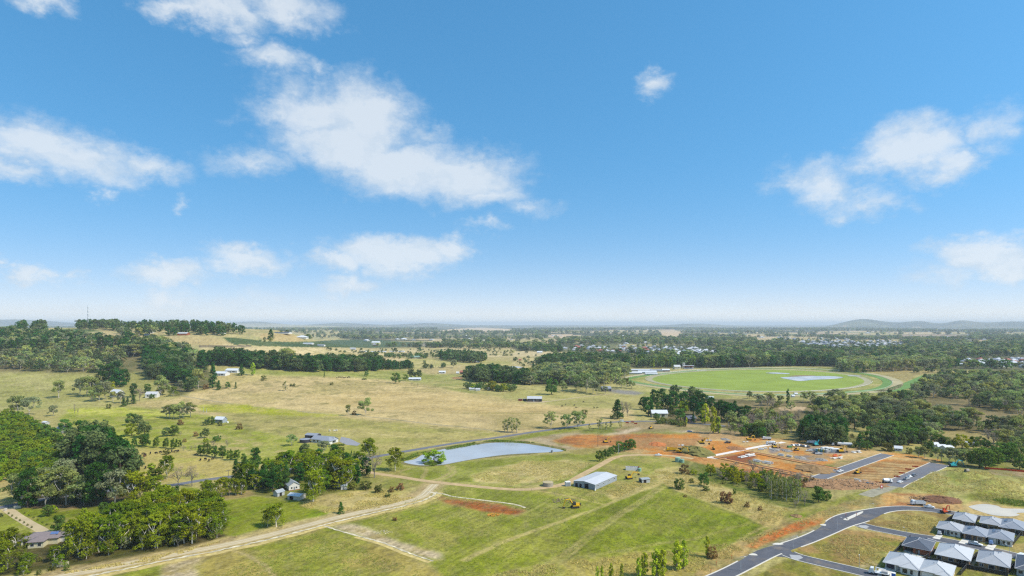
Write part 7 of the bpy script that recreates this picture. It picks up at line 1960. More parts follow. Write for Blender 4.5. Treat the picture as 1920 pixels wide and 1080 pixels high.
# orange barriers on the lots and along the back
ORB = mat('orange_barrier_mesh', (232, 84, 40), .7, .15, 1.5, k=.75)
def barrier(label, pts, h=1.0, name='barrier_fence'):
    L_ = [at(u, v) for u, v in pts]
    t = thing(name, label, 'barrier', L_[0], 0, 'orange barriers')
    for a, b in zip(L_[:-1], L_[1:]):
        v = (b - a); n = max(1, round(v.length / 2.5)); nrm = Vector((-v.y, v.x, 0)).normalized() * .03
        for i in range(n):
            q0 = a + v * i / n - L_[0]; q1 = a + v * (i + 1) / n - L_[0]
            MB().add([q0 - nrm, q1 - nrm, q1 - nrm + Vector((0, 0, h)), q0 - nrm + Vector((0, 0, h * .93)), q0 + nrm, q1 + nrm, q1 + nrm + Vector((0, 0, h)), q0 + nrm + Vector((0, 0, h * .93))], [(0, 1, 2, 3), (7, 6, 5, 4), (0, 4, 5, 1), (1, 5, 6, 2), (2, 6, 7, 3), (3, 7, 4, 0)]).build('panel', ORB, t)
            MB().tube(q0, q0 + Vector((0, 0, h + .2)), .05, n=4).build('post', STEEL_D, t)
barrier('long orange barrier fence at the right edge', [(1847, 879), (1880, 881.5), (1922, 885.5), (1950, 888)], 1.3)
for i, (u, v) in enumerate(((1716, 875), (1703, 880), (1691, 887), (1682, 894), (1646, 905))):
    barrier('%s orange barrier from the right among the striped lots' % ORD[i], [(u - 6, v), (u + 6, v + 1.4)], .9)
for i, (u, v) in enumerate(((1176, 793), (1186, 792), (1192, 795))):
    barrier('%s orange barrier from the left at the road bend' % ORD[i], [(u - 3, v), (u + 3, v + .4)], 1.2)
p = at(1653, 918); t = thing('sign', 'red site sign with a white panel by the gravel road', 'sign', p, rad(15)); m = MB(); m.box(-.6, -.5, -.05, .05, 0, 3).box(.5, .6, -.05, .05, 0, 3); m.build('post', STEEL_D, t)
MB().box(-.9, .9, -.09, -.051, .8, 3.0).build('panel', mat('sign_red', (190, 40, 44), .6, .05, 1), t); MB().box(-.5, .5, -.11, -.093, 1.4, 2.4).build('notice', WHITE, t)
p = at(1166, 792); t = thing('sign', 'white board sign at the road bend', 'sign', p, rad(-10)); m = MB(); m.box(-1.6, -1.5, -.05, .05, 0, 2.6).box(1.5, 1.6, -.05, .05, 0, 2.6); m.build('post', STEEL_D, t); MB().box(-1.9, 1.9, -.09, -.051, .6, 3.0).build('panel', WHITE, t)

# blue tarp
sheet('tarpaulin', [(1728, 1040), (1733, 1039), (1736, 1041), (1730, 1042)], mat('blue_tarp', (40, 110, 200), .6, .05, 1), .12, thick=.1)

# ------------------------------------------------------------------ earth heaps
def heap(name, label, uv, rx, ry, h, m, seed, n=26, cat='earth mound', rough=.35):
    p = at(*uv); g = np.random.default_rng(seed)
    t = thing(name, label, cat, p)
    V = [(0, 0, h)]; Fc = []
    rings = 7
    for r in range(1, rings + 1):
        q = r / rings
        for k in range(n):
            a = 6.2832 * k / n; w = 1 + (g.random() - .5) * rough
            V.append((rx * q * w * math.cos(a), ry * q * w * math.sin(a), h * (1 - q) ** .8 * (1 + (g.random() - .5) * rough) if r < rings else -.4))
    for k in range(n): Fc.append((0, 1 + k, 1 + (k + 1) % n))
    for r in range(rings - 1):
        for k in range(n):
            a, b = 1 + r * n + k, 1 + r * n + (k + 1) % n
            Fc.append((a, a + n, b + n, b))
    MB().add(V, Fc).build('soil', m, t)
    return t


heap('earth_mound', 'grass-grown brown mound with an excavator on top', (1305, 847), 13, 22, 4.2, mat('mound_soil', (128, 122, 62), .95, .35, .25, .8), 1)
heap('earth_mound', 'small orange spoil heap left of the grassy mound', (1232, 833), 8, 10, 1.6, mat('orange_heap', (200, 122, 66), .95, .2, .4, .6), 2)
heap('earth_mound', 'brown stripped heap above the narrow site road end', (1528, 880), 13, 15, 2.2, mat('brown_heap', (156, 124, 82), .95, .3, .3, .7), 3)
heap('earth_mound', 'dark red spoil heap behind the white tipper', (1765, 938), 11, 8, 2.2, mat('red_heap', (128, 90, 64), .95, .3, .4, .8), 4)
heap('earth_mound', 'brown heap beside the orange spoil on the earthworks', (1380, 841), 8, 9, 1.2, mat('rust_heap', (166, 118, 78), .95, .3, .4, .6), 14)
heap('earth_mound', 'small brown heap on the bright green patch', (1494, 968), 3.2, 3, 1.1, MATS['brown_heap'], 5)
for i, (u, v) in enumerate(((1452, 843), (1475, 845), (1500, 858), (1540, 862), (1360, 824))):
    heap('gravel_heap', '%s grey gravel heap from the left on the earthworks' % ORD[sorted((1452, 1475, 1500, 1540, 1360)).index(u)], (u, v), 4.2, 6, 1.0, mat('grey_gravel_heap', (160, 154, 146), .95, .2, .5, .6), 20 + i, cat='gravel heap')
# rubble bank: loose rocks over a long heap
heap('rubble_bank', 'long bank of broken brown rock behind the gully trees', (1572, 908), 31, 13, 2.4, mat('rubble_soil', (166, 128, 90), .95, .35, .5, .9), 6, 40, 'rubble bank')
g = np.random.default_rng(8)


def rocks(name, uv, rx, ry, n, s0, s1, m, hz=None):
    p = at(*uv); mb = MB()
    for _ in range(n):
        a = g.uniform(0, 6.28); q = g.uniform(0, 1) ** .5
        x, y, s = rx * q * math.cos(a), ry * q * math.sin(a), g.uniform(s0, s1)
        z = (hz or 0) * (1 - q) ** .8
        v = np.array([(1, 0, 0), (0, 1, 0), (-1, 0, 0), (0, -1, 0), (0, 0, .8), (0, 0, -.6)]) * g.uniform(.5, 1.2, (6, 3)) * s
        v = v + g.normal(size=(6, 3)) * s * .15
        mb.add([(p.x + x + q_[0], p.y + y + q_[1], p.z + z + q_[2] + s * .1) for q_ in v], [(0, 1, 4), (1, 2, 4), (2, 3, 4), (3, 0, 4), (1, 0, 5), (2, 1, 5), (3, 2, 5), (0, 3, 5)])
    o = mb.build(name, m); o['kind'] = 'stuff'
    return o


rocks('rubble', (1572, 908), 30, 12, 520, .25, .75, mat('broken_rock', (182, 148, 112), .95, .25, .5, .4), 2.5)
rocks('rubble', (1752, 936), 14, 7, 160, .3, .7, MATS['broken_rock'], 1.2)
rocks('wood_chips', (925, 966), 3.6, 2.6, 90, .2, .5, mat('orange_timber', (214, 150, 56), .8, .2, 1), .4)
rocks('rubble', (1058, 940), 7, 6, 90, .2, .6, mat('old_debris', (140, 124, 104), .9, .3, 1), .3)
rocks('rubble', (716, 998), 5, 2.5, 60, .15, .35, MATS['white_spoil'], .2)

# yard things of the new houses
BIN_G = mat('bin_green', (50, 84, 60), .5, .05, 2)
for (u, v, l, c) in ((1850, 1020.5, 'dark wheelie bin between white ute and blue car', BIN_G), (1768, 1003.5, 'dark wheelie bin beside the driveway of the silver car', BIN_G), (1708, 1043.5, 'yellow garden box behind the red brick house', mat('yellow_box', (200, 170, 60), .6, .05, 2)), (1758, 1032, 'green bin beside the red brick house side door', BIN_G), (1899, 1062, 'grey garden box behind the right tan brick house', CONC2)):
    t = thing('wheelie_bin' if 'bin' in l else 'garden_box', l, 'bin' if 'bin' in l else 'box', at(u, v), TH); MB().box(-.35, .35, -.35, .35, 0, 1.0, taper=-.04).build('body', c, t); MB().box(-.42, .42, -.42, .42, 1.003, 1.08).build('lid', STEEL_D, t)
for i, (u, v) in enumerate(((1872, 1020), (1878, 1021.5), (1884, 1023), (1838, 1014), (1782, 1004), (1792, 1006), (1690, 1040), (1738, 1049), (1822, 1047), (1880, 1068), (1700, 1076), (1860, 1004))):
    p = at(u, v); o = link('shrub', PROTO['O'][i % 3][2]); o.location = p; o.scale = (1.1, 1.1, 1.0); o.rotation_euler = (0, 0, i); tag(o, '%s small garden shrub from the left in the new house yards' % ORD[sorted((1872, 1878, 1884, 1838, 1782, 1792, 1690, 1738, 1822, 1880, 1700, 1860)).index(u)], 'shrub', 'garden shrubs of the new houses')

# dam island
p = at(812, 868)
t = heap('island', 'small reedy island with a willow in the dam', (811, 868.5), 7.2, 5.4, .7, mat('island_soil', (110, 116, 52), .95, .35, .6, .8), 12, cat='island')

# ------------------------------------------------------------------ farm buildings
t = gabled('farm_shed', 'long low zinc-roofed shed with open dark doors in the green field', 'shed', (1113, 906), 0, 30, 13, 3.2, 1.0, 'steel', 'zinc', (), None, .25)
# seat it on its two visible walls: front gable faces lower left, long side runs away to the right
a, b, c_ = at(1072, 913), at(1119, 917.5), at(1159.5, 899.5)
wv, dv = (c_ - b).xy, (b - a).xy
ang = math.atan2(wv.y, wv.x); cen = (a + c_) / 2
t.location = (cen.x, cen.y, 0); t.rotation_euler = (0, 0, ang)
Ls, Ds = wv.length, abs(dv.dot(Vector((-math.sin(ang), math.cos(ang)))))
for ch in t.children: ch.scale = (Ls / 30, Ds / 13, 1)
w_, d_ = Ls, Ds
for s0, s1, z1 in ((-.22 * d_, -.12 * d_, 2.2), (.02 * d_, .2 * d_, 2.9), (-.42 * d_, -.3 * d_, 2.2)):
    door(t, w_, d_, 'W', s0, s1, z1, DARK, name='doorway')
for i in range(4):
    window(t, w_, d_, 'S', -w_ / 2 + (i + .5) * w_ / 4 - .8, -w_ / 2 + (i + .5) * w_ / 4 + .8, 1.6, 2.3)
MB().box(-w_ / 2 - 1.6, -w_ / 2 - .3, -d_ * .5 - .8, -d_ * .5 - .5, 0, 1.6, tx=.4).build('leaning_sheet', WALL_C['white'], t)
t = box_thing('container', 'white shipping container at the left end of the zinc-roofed shed', 'container', (1064.5, 911), 15, 3.0, 2.5, 2.6, CRATE_W, None, WHITE); door(t, 3, 2.5, 'S', -1.3, -.05, 2.3); door(t, 3, 2.5, 'S', .05, 1.3, 2.3)
# white ruin
p = at(1186, 881); t = thing('ruined_shed', 'roofless white-walled ruin in the green field', 'ruin', p, rad(-8))
RUIN = mat('limewashed_wall', (236, 234, 230), .85, .08, 1.2, .3, k=.8)
MB().box(-4.6, 3.2, -2.0, -1.8, 0, 2.2).build('wall', RUIN, t); MB().box(-4.6, -4.4, -1.797, 2, 0, 2.0).build('wall', RUIN, t); MB().box(3.0, 3.2, -1.797, 0.2, 0, 2.0).build('wall', RUIN, t); MB().box(-4.397, 4.6, 1.8, 2, 0, 2.1).build('wall', RUIN, t)
MB().box(-4.3, 2.9, -1.7, 1.7, .0, .3).build('rubble_floor', MATS['rubble_soil'], t)
for i in range(6): MB().tube((-4.3 + i * 1.4, -1.9, 2.15), (-4.3 + i * 1.4, 1.9, 2.1), .07, n=4).build('beam', STEEL_D, t)
MB().box(4.0, 4.6, -.4, 1.797, 0, 2.3).build('chimney', WALL_C['brick'], t)
gabled('tin_shed', 'little open tin shed with a shrub beside it', 'shed', (1208, 904), 20, 5.5, 4.2, 2.3, .5, 'grey', 'iron', (('o', 'S', -1.8, .2, 0, 1.9), ('o', 'W', -1.2, 1.2, 0, 1.9)))
T = (('w', 'S', -2.4, -1.4, 1, 2), ('w', 'S', 1.2, 2.2, 1, 2), ('w', 'W', -1.5, -.6, 1, 2), ('d', 'W', .4, 1.3, 0, 2.1))
# white cottage: gable end towards the right front
t = gabled('cottage', 'white weatherboard cottage with a grey roof among the trees', 'house', (548, 916), 128, 9, 6.4, 3.0, 2.0, 'white', 'iron', (('w', 'W', -2.0, -1.1, 1, 2.1), ('w', 'W', .8, 1.7, 1, 2.1), ('d', 'W', -.4, .4, 0, 2.1), ('w', 'N', -2, -1, 1, 2)), None, .4)
t.rotation_euler = (0, 0, rad(125)); MB().box(-4.53, 4.53, -3.23, 3.23, -.3, .35).build('plinth', WALL_C['brick'], t)
gabled('garden_shed', 'low white-roofed garage in front of the cottage', 'shed', (556, 935), -18, 8, 5.5, 2.3, .8, 'stone', 'white', (('o', 'S', -2.6, -.2, 0, 2.0),))
gabled('garden_shed', 'small grey gabled shed left of the cottage', 'shed', (523, 929), 60, 5, 3.6, 2.3, 1.2, 'grey', 'iron', (('o', 'S', -1, .6, 0, 1.9),))
gabled('garden_hut', 'little white hut behind the cottage grove', 'hut', (645, 917), 10, 3.4, 3, 2.3, .6, 'white', 'white', (('d', 'S', -.5, .4, 0, 2),))
# modern dark-roofed house
t = gabled('farm_house', 'modern white-walled house with a blue-grey roof by the country road', 'house', (609, 829), -22, 20, 10, 3.0, 2.2, 'white', 'blue', (('w', 'S', -8, -6, .8, 2.2), ('w', 'S', -4, -2.5, .8, 2.2), ('w', 'S', 0, 2, .8, 2.2), ('w', 'E', -2, 0, .8, 2.2)), None, .6)
m = MB(); hip(m, 2.5, 12.5, -9.5, 2, 3.02); m.build('roof', ROOF_C['blue'], t); MB().box(3.2, 11.8, -8.8, -5.003, 0, 3.01).build('wall', WALL_C['white'], t); door(t, 17.6, 17.6, 'S', 5, 10, 2.4, WALL_C['charcoal'], name='garage_door')
gabled('farm_shed', 'dark open-fronted shed left of the modern house', 'shed', (587, 822), -15, 11, 8, 3.4, 1.2, 'charcoal', 'blue', (('o', 'S', 0, 4.6, 0, 3.0),))
sheet('gravel_yard', [(640, 819), (655, 822), (676, 832), (670, 836), (650, 834), (636, 828)], mat('blue_metal', (158, 158, 162), .95, .12, .4, .3), .02)
p = at(634, 836); t = thing('hedge', 'clipped dark green hedge in front of the modern house', 'hedge', p, rad(12))
v, ti = leaves([(x, 0, .9, .8, .7, .9) for x in np.arange(-5, 5.1, .8)], 60, .22, np.random.default_rng(3)); o = link('foliage', mesh_leaves('foliage', v, ti, LEAF['B'][0]), t)
# tiled house with solar panels
p = at(82, 1017); t = thing('farm_house', 'brown-tiled house with solar panels behind the lower left gums', 'house', p, rad(14))
m = MB(); hip(m, -8, 7.5, -4, 5, 2.7, .4); hip(m, -3.5, 3.5, -8, -1, 2.705, .4); hip(m, 5, 11, -1.5, 5.6, 2.71, .4); m.build('roof', ROOF_C['tile'], t)
MB().box(-7.4, 6.9, -3.4, 4.4, 0, 2.7).build('wall', WALL_C['cream'], t); MB().box(-3, 3, -7.4, -3.403, 0, 2.69).build('wall', WALL_C['cream'], t); MB().box(6.903, 10.4, -.9, 5, 0, 2.69).build('wall', WALL_C['white'], t)
window(t, 6, 14.8, 'S', -2, -.6, .8, 2.1); window(t, 6, 14.8, 'S', .8, 2.2, .8, 2.1); door(t, 14.8, 6.8, 'S', -6.5, -3.8, 2.2, DARK, name='porch')
SOL = mat('solar_cell', (96, 124, 176), .2, .06, 3, spec=.6)
for i in range(11):
    o = MB().box(-.5, .5, -.85, .85, 0, .06).build('solar_panel', SOL, t); o.location = (-6.2 + i * 1.08, 1.9 + .12 * (i % 2) * 0, 4.18); o.rotation_euler = (rad(-21.8), 0, 0); o.location = (-5.4 + i * 1.08, 2.3, 3.98 + .12)
for i in range(3):
    o = MB().box(-.5, .5, -.85, .85, 0, .06).build('solar_panel', SOL, t); o.location = (3.6 + i * 1.08, -.8, 4.25); o.rotation_euler = (rad(21.8), 0, 0)
# gateway stones of the driveway
for (u, v, l) in ((11, 958, 'small pale gate pillar left of the driveway'), (33, 953, 'pale stone gate wall right of the driveway')):
    t = thing('gate_pillar', l, 'gate pillar', at(u, v), rad(25)); W2 = .5 if u < 20 else 1.6
    MB().box(-W2, W2, -.3, .3, 0, 1.3).build('pillar', WALL_C['stone'], t); MB().box(-W2 - .08, W2 + .08, -.38, .38, 1.303, 1.45).build('cap', CONC, t)
for i, (u, v) in enumerate(((104, 1064), (113, 1063), (123, 1061))):
    t = thing('garden_screen', '%s pale garden screen from the left below the gums' % ORD[i], 'screen', at(u, v), rad(15)); MB().box(-1.2, 1.2, -.05, .05, .1, 1.8).build('panel', WALL_C['cream'], t); MB().box(-1.3, -1.2, -.06, .06, 0, 1.9).build('post', BARK_D, t)
for i in range(9):
    for s, nm in ((-1, 'left'), (1, 'right')):
        u, v = 22 + i * 7.2, 961 + i * 4.3
        u += -6 if s < 0 else 24 + i * 1.2; v += 3 if s < 0 else 2
        if s < 0 and u > 62: continue
        p = at(u, v); TR = link('shrub', PROTO['O'][i % 3][2]); TR.location = p; TR.scale = (1.0, 1.0, 1.0); TR.rotation_euler = (0, 0, i)
        tag(TR, '%s small drive-edge bush from the gate on the %s of the driveway' % (ORD[i], nm), 'shrub', 'driveway edge bushes')

def farm(label, u, v, wpx, hpx, ang, wall, roof, name='farm_house', cat='house', dr=.7, parts=True):
    p = at(u, v); k = p.y / F; w = wpx * k; h = max(2.2, hpx * k * .62); d = max(4, w * dr)
    P_ = [('w', 'S', -w * .36, -w * .2, .35 * h, .75 * h), ('w', 'S', w * .1, w * .3, .35 * h, .75 * h), ('d', 'S', -w * .1, w * .0, 0, .8 * h)] if parts else []
    t = gabled(name, label, cat, (u, v), ang, w, d, h, hpx * k * .38, wall, roof, P_, None, .5)
    t.location = p + Vector((0, d * .5, 0)); t.location.z = p.z
    return t


farm('white farmhouse half hidden in the left grove', 215, 745, 20, 14, -20, 'white', 'white')
farm('hedged farmhouse with pale grey roof', 282, 746, 20, 11, 8, 'white', 'light')
farm('small blue-grey shed standing alone on the left pasture', 411, 793, 18, 11, -14, 'steel', 'white', 'farm_shed', 'shed')
farm('grey-roofed house hidden behind the orchard hedge', 113, 812, 20, 13, -30, 'grey', 'iron')
farm('small pale roof at the upper end of the orchard hedge', 83, 796, 9, 4, -20, 'grey', 'white', 'farm_shed', 'shed', parts=False)
farm('front white farm shed below the wide cedar', 413, 705, 22, 8, -8, 'white', 'white', 'farm_shed', 'shed')
farm('long white farm shed below the wide cedar', 434, 699.5, 24, 8, -6, 'white', 'white', 'farm_shed', 'shed')
farm('dark machinery shed with a grey roof on the pasture', 1003, 753.5, 27, 9.5, -6, 'charcoal', 'light', 'farm_shed', 'shed')
for (u, l, c) in ((975.5, 'red shipping container left of the dark machinery shed', 'rust'), (984, 'dark shipping container touching the machinery shed', 'charcoal')):
    p = at(u, 751.5); t = thing('container', l, 'container', p, rad(-4)); MB().box(-2.6, 2.6, -1.2, 1.2, 0, 2.6).build('body', WALL_C[c], t); MB().box(-2.55, 2.55, -1.15, 1.15, 2.603, 2.68).build('roof', ROOF_C['iron'], t)
farm('dark house half hidden by the racecourse gums', 1137, 734, 17, 9, 10, 'charcoal', 'blue')
farm('cream shed with a bright white roof by the country road', 1238, 783, 29, 13, -3, 'cream', 'white', 'farm_shed', 'shed')
farm('grey-roofed cottage under the dark grove', 1296, 792, 19, 12, 25, 'brown', 'dark')
farm('low brick house with grey roof behind the green belt', 1682, 806, 28, 11, -12, 'brick', 'dark')
farm('white cottage left of the yellow-green dome tree', 1687, 846, 12, 9, -25, 'white', 'white')
for i, (u, v, w_) in enumerate(((1768, 843, 14), (1780, 845, 18), (1822, 838, 12), (1757, 839, 8))):
    farm('%s white building from the left half hidden by garden trees' % ORD[sorted((1768, 1780, 1822, 1757)).index(u)], u, v, w_, 9, [-10, 15, -40, 0][i], 'white', 'white', parts=i < 2)
farm('flat white hay shed beside two dark round trees', 777, 713.5, 22, 5, 2, 'grey', 'white', 'farm_shed', 'shed')
farm('green-roofed house in the hedgerow beyond the belt', 777, 672.5, 20, 5, 2, 'cream', 'green')
farm('small white shed on the tan meadow', 829, 700.5, 12, 5, 0, 'white', 'white', 'farm_shed', 'shed')
farm('red-roofed house at the edge of the rounded wood', 868, 702, 11, 7, 0, 'brown', 'red'); farm('small white outhouse left of the red-roofed house', 858, 701, 5, 4, 0, 'white', 'white', 'farm_shed', 'shed', parts=False)
for i, (u, v, w_) in enumerate(((885, 732, 10), (896, 733, 8), (919, 731, 11))):
    farm('%s white farm building from the left among the yellow garden trees' % ORD[i], u, v, w_, 5, 0, 'white', 'light', parts=False)
for (u, v, w_, h_, wa, ro, l) in ((272, 625.5, 20, 4, 'white', 'white', 'long white house on the far ridge'), (274, 630, 8, 4, 'grey', 'blue', 'small blue-grey house below the long white ridge house'), (341, 629, 18, 6, 'brick', 'light', 'brick house with pale roof on the far ridge'), (414, 627, 12, 4, 'white', 'light', 'pale house right of the brick ridge house'), (527, 626, 28, 3.5, 'white', 'dark', 'long low house on the bare knoll'), (576, 646, 18, 3, 'white', 'white', 'long white packing shed in the orchard'), (601, 649.5, 13, 3.5, 'white', 'blue', 'white and blue shed right of the packing shed'), (704, 646, 15, 6, 'cream', 'white', 'large white shed at the orchard end'), (661, 656, 10, 4, 'grey', 'light', 'grey farm house on the straw plain'), (704, 648.5, 9, 4, 'brown', 'grey', 'brown shed under the large white orchard shed'), (904, 645, 12, 4, 'white', 'light', 'white house in the far wood'), (872, 632, 8, 4, 'white', 'white', 'small white house in the far wood'),
                              (1012, 662.5, 10, 4, 'white', 'white', 'white farm shed left of the first suburb'), (975, 676, 5, 3, 'rust', 'red', 'small red shed on the straw meadow'), (895, 680, 9, 3, 'grey', 'grey', 'grey shed at the end of the dark clump')):
    farm(l, u, v, w_, h_, 0, wa, ro, parts=False)
for i, (u, v, w_) in enumerate(((680, 660, 12), (700, 660.5, 10), (716, 660.5, 14), (735, 660, 10), (752, 660, 12))):
    farm('%s long white greenhouse from the left on the straw plain' % ORD[i], u, v, w_, 1.8, 0, 'white', 'white', 'greenhouse', 'greenhouse', .6, False)

# racecourse buildings
for i, (u, v, w_, h_, ro) in enumerate(((1192, 702, 24, 5, 'white'), (1215, 700.5, 34, 5, 'white'), (1205, 696.5, 40, 4, 'light'), (1232, 697, 22, 4, 'blue'), (1168, 693.5, 10, 4, 'white'), (1222, 703, 22, 4, 'white'))):
    farm('%s stable shed of the racecourse, a long %s roof' % (ORD[i], {'white': 'white', 'light': 'pale grey', 'blue': 'blue-grey'}[ro]), u, v, w_, h_, -3, 'grey', ro, 'stable', 'stable', .5, False)
farm('white-roofed open pavilion left of the grandstand', 1249, 697, 14, 5, 0, 'brown', 'white', 'pavilion', 'pavilion')
farm('cream gabled clubhouse beside the grandstand', 1270, 692.5, 12, 8, 10, 'cream', 'light', 'clubhouse', 'clubhouse')
p = at(1292, 692); k = p.y / F; t = thing('grandstand', 'racecourse grandstand with a low white roof', 'grandstand', p, 0)
for i in range(5): MB().box(-9 * k, 9 * k, i * 1.2 * k * .9, (i + 1) * 1.2 * k * .9 - .01, 0, (.6 + i * .55) * k).build('terrace', CONC2, t)
MB().box(-9 * k, 9 * k, 5.5 * k, 6 * k, 0, 6 * k).build('wall', WALL_C['brick'], t); MB().box(-10 * k, 10 * k, -.5 * k, 6.4 * k, 6.01 * k, 6.5 * k).build('roof', ROOF_C['white'], t)
for s in (-1, 0, 1): MB().tube((s * 8.5 * k, 0, 0), (s * 8.5 * k, 0, 6 * k), .12 * k).build('post', WHITE, t)
p = at(1284, 690); t = thing('judges_tower', 'white square tower rising behind the grandstand', 'tower', p); k = p.y / F
MB().box(-2.2 * k, 2.2 * k, 6 * k, 10 * k, 0, 8.6 * k).build('wall', WALL_C['white'], t); MB().box(-2.4 * k, 2.4 * k, 5.8 * k, 10.2 * k, 8.62 * k, 9.2 * k).build('roof', WHITE, t); window(t, 4.4 * k, 4 * k, 'S', -1.2 * k, 1.2 * k, 6 * k, 7.6 * k, n=-8 * k + 0)
p = at(1316, 695); t = thing('fence', 'short white fence panels by the winning post', 'fence', p)
for i in range(8): MB().box(-10 + i * 2.5, -10 + i * 2.5 + 2.3, -.05, .05, .3, 1.6).build('panel', WHITE, t)
for (u, v, l) in ((1488, 745, 'small white shed by the dark Lombardy poplar'), (1493, 741, 'tiny white hut on the racecourse margin'), (1332, 748, 'long white roof behind the dark grove')):
    farm(l, u, v, 5 if u != 1332 else 12, 3.5, 0, 'white', 'white', 'farm_shed', 'shed', parts=False)

# ---------------- the suburbs: one shape per roof colour, placed house by house
town_me = {}
for nm, wl_, rf in (('grey', 'white', 'grey'), ('pale', 'cream', 'light'), ('white', 'white', 'white'), ('blue', 'grey', 'blue'), ('red', 'brick', 'red'), ('dark', 'brown', 'dark')):
    m = MB(); hip(m, -8.5, 8.5, -6.5, 6.5, 3.0, .5, .2, 1); m.box(-7.8, 7.8, -5.8, 5.8, 0, 3.0, 0)
    for s in (-5, -1, 4): m.box(s - 1, s + 1, -5.88, -5.803, .9, 2.2, 2)
    m.box(1, 8.4, -9.5, -6.503, 0, 2.8, 0); hip(m, .4, 9, -10.2, -2, 2.81, .5, .2, 1)
    town_me[nm] = m.mesh('suburban_house', [WALL_C[wl_], ROOF_C[rf], GLASS])
ZT = [([(1055, 650), (1130, 648), (1200, 648), (1240, 652), (1250, 664), (1150, 661), (1060, 659)], 54, 'in the near suburb left of the racecourse trees', 1.0, ('grey', 'blue', 'pale', 'grey', 'red')),
      ([(1240, 652), (1300, 653), (1345, 660), (1345, 676), (1290, 672), (1240, 668)], 52, 'in the bright rows behind the racecourse', 1.15, ('white', 'pale', 'grey', 'blue', 'white')),
      ([(1450, 634), (1500, 636), (1570, 640), (1690, 641), (1700, 652), (1620, 656), (1540, 656), (1500, 648)], 80, 'in the far hillside suburb', 1.2, ('pale', 'grey', 'dark', 'blue', 'grey')),
      ([(1458, 655), (1520, 655), (1520, 666), (1462, 666)], 10, 'in the small cluster beyond the lakes', 1.0, ('white', 'pale')),
      ([(1800, 676), (1860, 674), (1925, 674), (1925, 690), (1850, 690), (1800, 686)], 34, 'among trees near the right edge', 1.0, ('white', 'pale', 'blue', 'grey', 'red', 'pale')),
      ([(1395, 650), (1440, 650), (1440, 660), (1395, 660)], 9, 'in the wooded suburb centre', 1.0, ('red', 'pale')), ([(1740, 640), (1830, 645), (1800, 655), (1740, 652)], 12, 'scattered in the right-hand far woods', 1.2, ('pale', 'red', 'white'))]
WORD = {'grey': 'grey-roofed', 'pale': 'pale-roofed', 'white': 'white-roofed', 'blue': 'blue-grey roofed', 'red': 'red-roofed', 'dark': 'dark-roofed'}
for P, n, place, sc, cols in ZT:
    c = 0; tries = 0; got = []
    while c < n and tries < 6000:
        tries += 1
        u = RND.uniform(min(q[0] for q in P), max(q[0] for q in P)); v = RND.uniform(min(q[1] for q in P), max(q[1] for q in P))
        if not inside(P, u, v) or any(abs(u - a) < 7 * sc and abs(v - b) < 1.0 for a, b in got): continue
        p = at(u, v); got.append((u, v)); cn = RND.choice(cols)
        o = link('suburban_house', town_me[cn]); o.location = p; o.rotation_euler = (0, 0, rad(RND.choice((0, 90, 180, 8, 98, -12)))); s = sc * RND.uniform(.9, 1.25); o.scale = (s, s, s * 1.25)
        tag(o, 'small %s house %s' % (WORD[cn], place), 'house', 'houses ' + place); c += 1
rest_v, rest_f, rest_m = [], [], []
base = town_me['grey']; bv = np.array([v.co[:] for v in base.vertices]); bf = [tuple(p.vertices) for p in base.polygons]; bi = [p.material_index for p in base.polygons]
for i in range(190):
    if i < 110: u, v = RND.uniform(1450, 1830), RND.uniform(634, 657)
    else: u, v = RND.uniform(700, 1900), RND.uniform(616, 640)
    p = at(u, v); a = RND.uniform(0, 3.14); s = RND.uniform(.9, 1.5); ro = np.array([[math.cos(a), math.sin(a), 0], [-math.sin(a), math.cos(a), 0], [0, 0, 1.1]])
    o_ = len(rest_v); rest_v += [tuple(q) for q in (bv * s) @ ro + np.array(p[:])]; rest_f += [tuple(k + o_ for k in f_) for f_ in bf]; rc = RND.randrange(4); rest_m += [(0 if m_ == 0 else 5 if m_ == 2 else 1 + rc) for m_ in bi]
me = bpy.data.meshes.new('distant_houses'); me.from_pydata(rest_v, [], rest_f)
for m_ in (WALL_C['white'], ROOF_C['grey'], ROOF_C['light'], ROOF_C['blue'], ROOF_C['dark'], GLASS): me.materials.append(m_)
me.polygons.foreach_set('material_index', rest_m); link('distant_houses', me)['kind'] = 'stuff'
c = 0
while c < 40:
    u, v = RND.uniform(560, 1920), RND.uniform(614, 646)
    if v > 634 and u > 1400: continue
    p = at(u, v); cn = RND.choice(('white', 'pale', 'white', 'grey')); o = link('suburban_house', town_me[cn]); o.location = p; s = RND.uniform(1.0, 1.9); o.scale = (s * 1.3, s, s); o.rotation_euler = (0, 0, RND.uniform(0, 3.14)); c += 1
    tag(o, 'tiny %s farmhouse scattered in the far %s country' % (WORD[cn], 'left' if u < 900 else 'middle' if u < 1400 else 'right'), 'house', 'far scattered farmhouses')
for i in range(4):
    p = at(1812 + i * 26, 686 - i * 1.5); o = link('suburban_house', town_me['white' if i < 2 else 'pale']); o.location = p; o.scale = (2.2, 1.4, 1.3); tag(o, '%s long white-roofed building from the left near the right edge' % ORD[i], 'building', 'long buildings near the right edge')

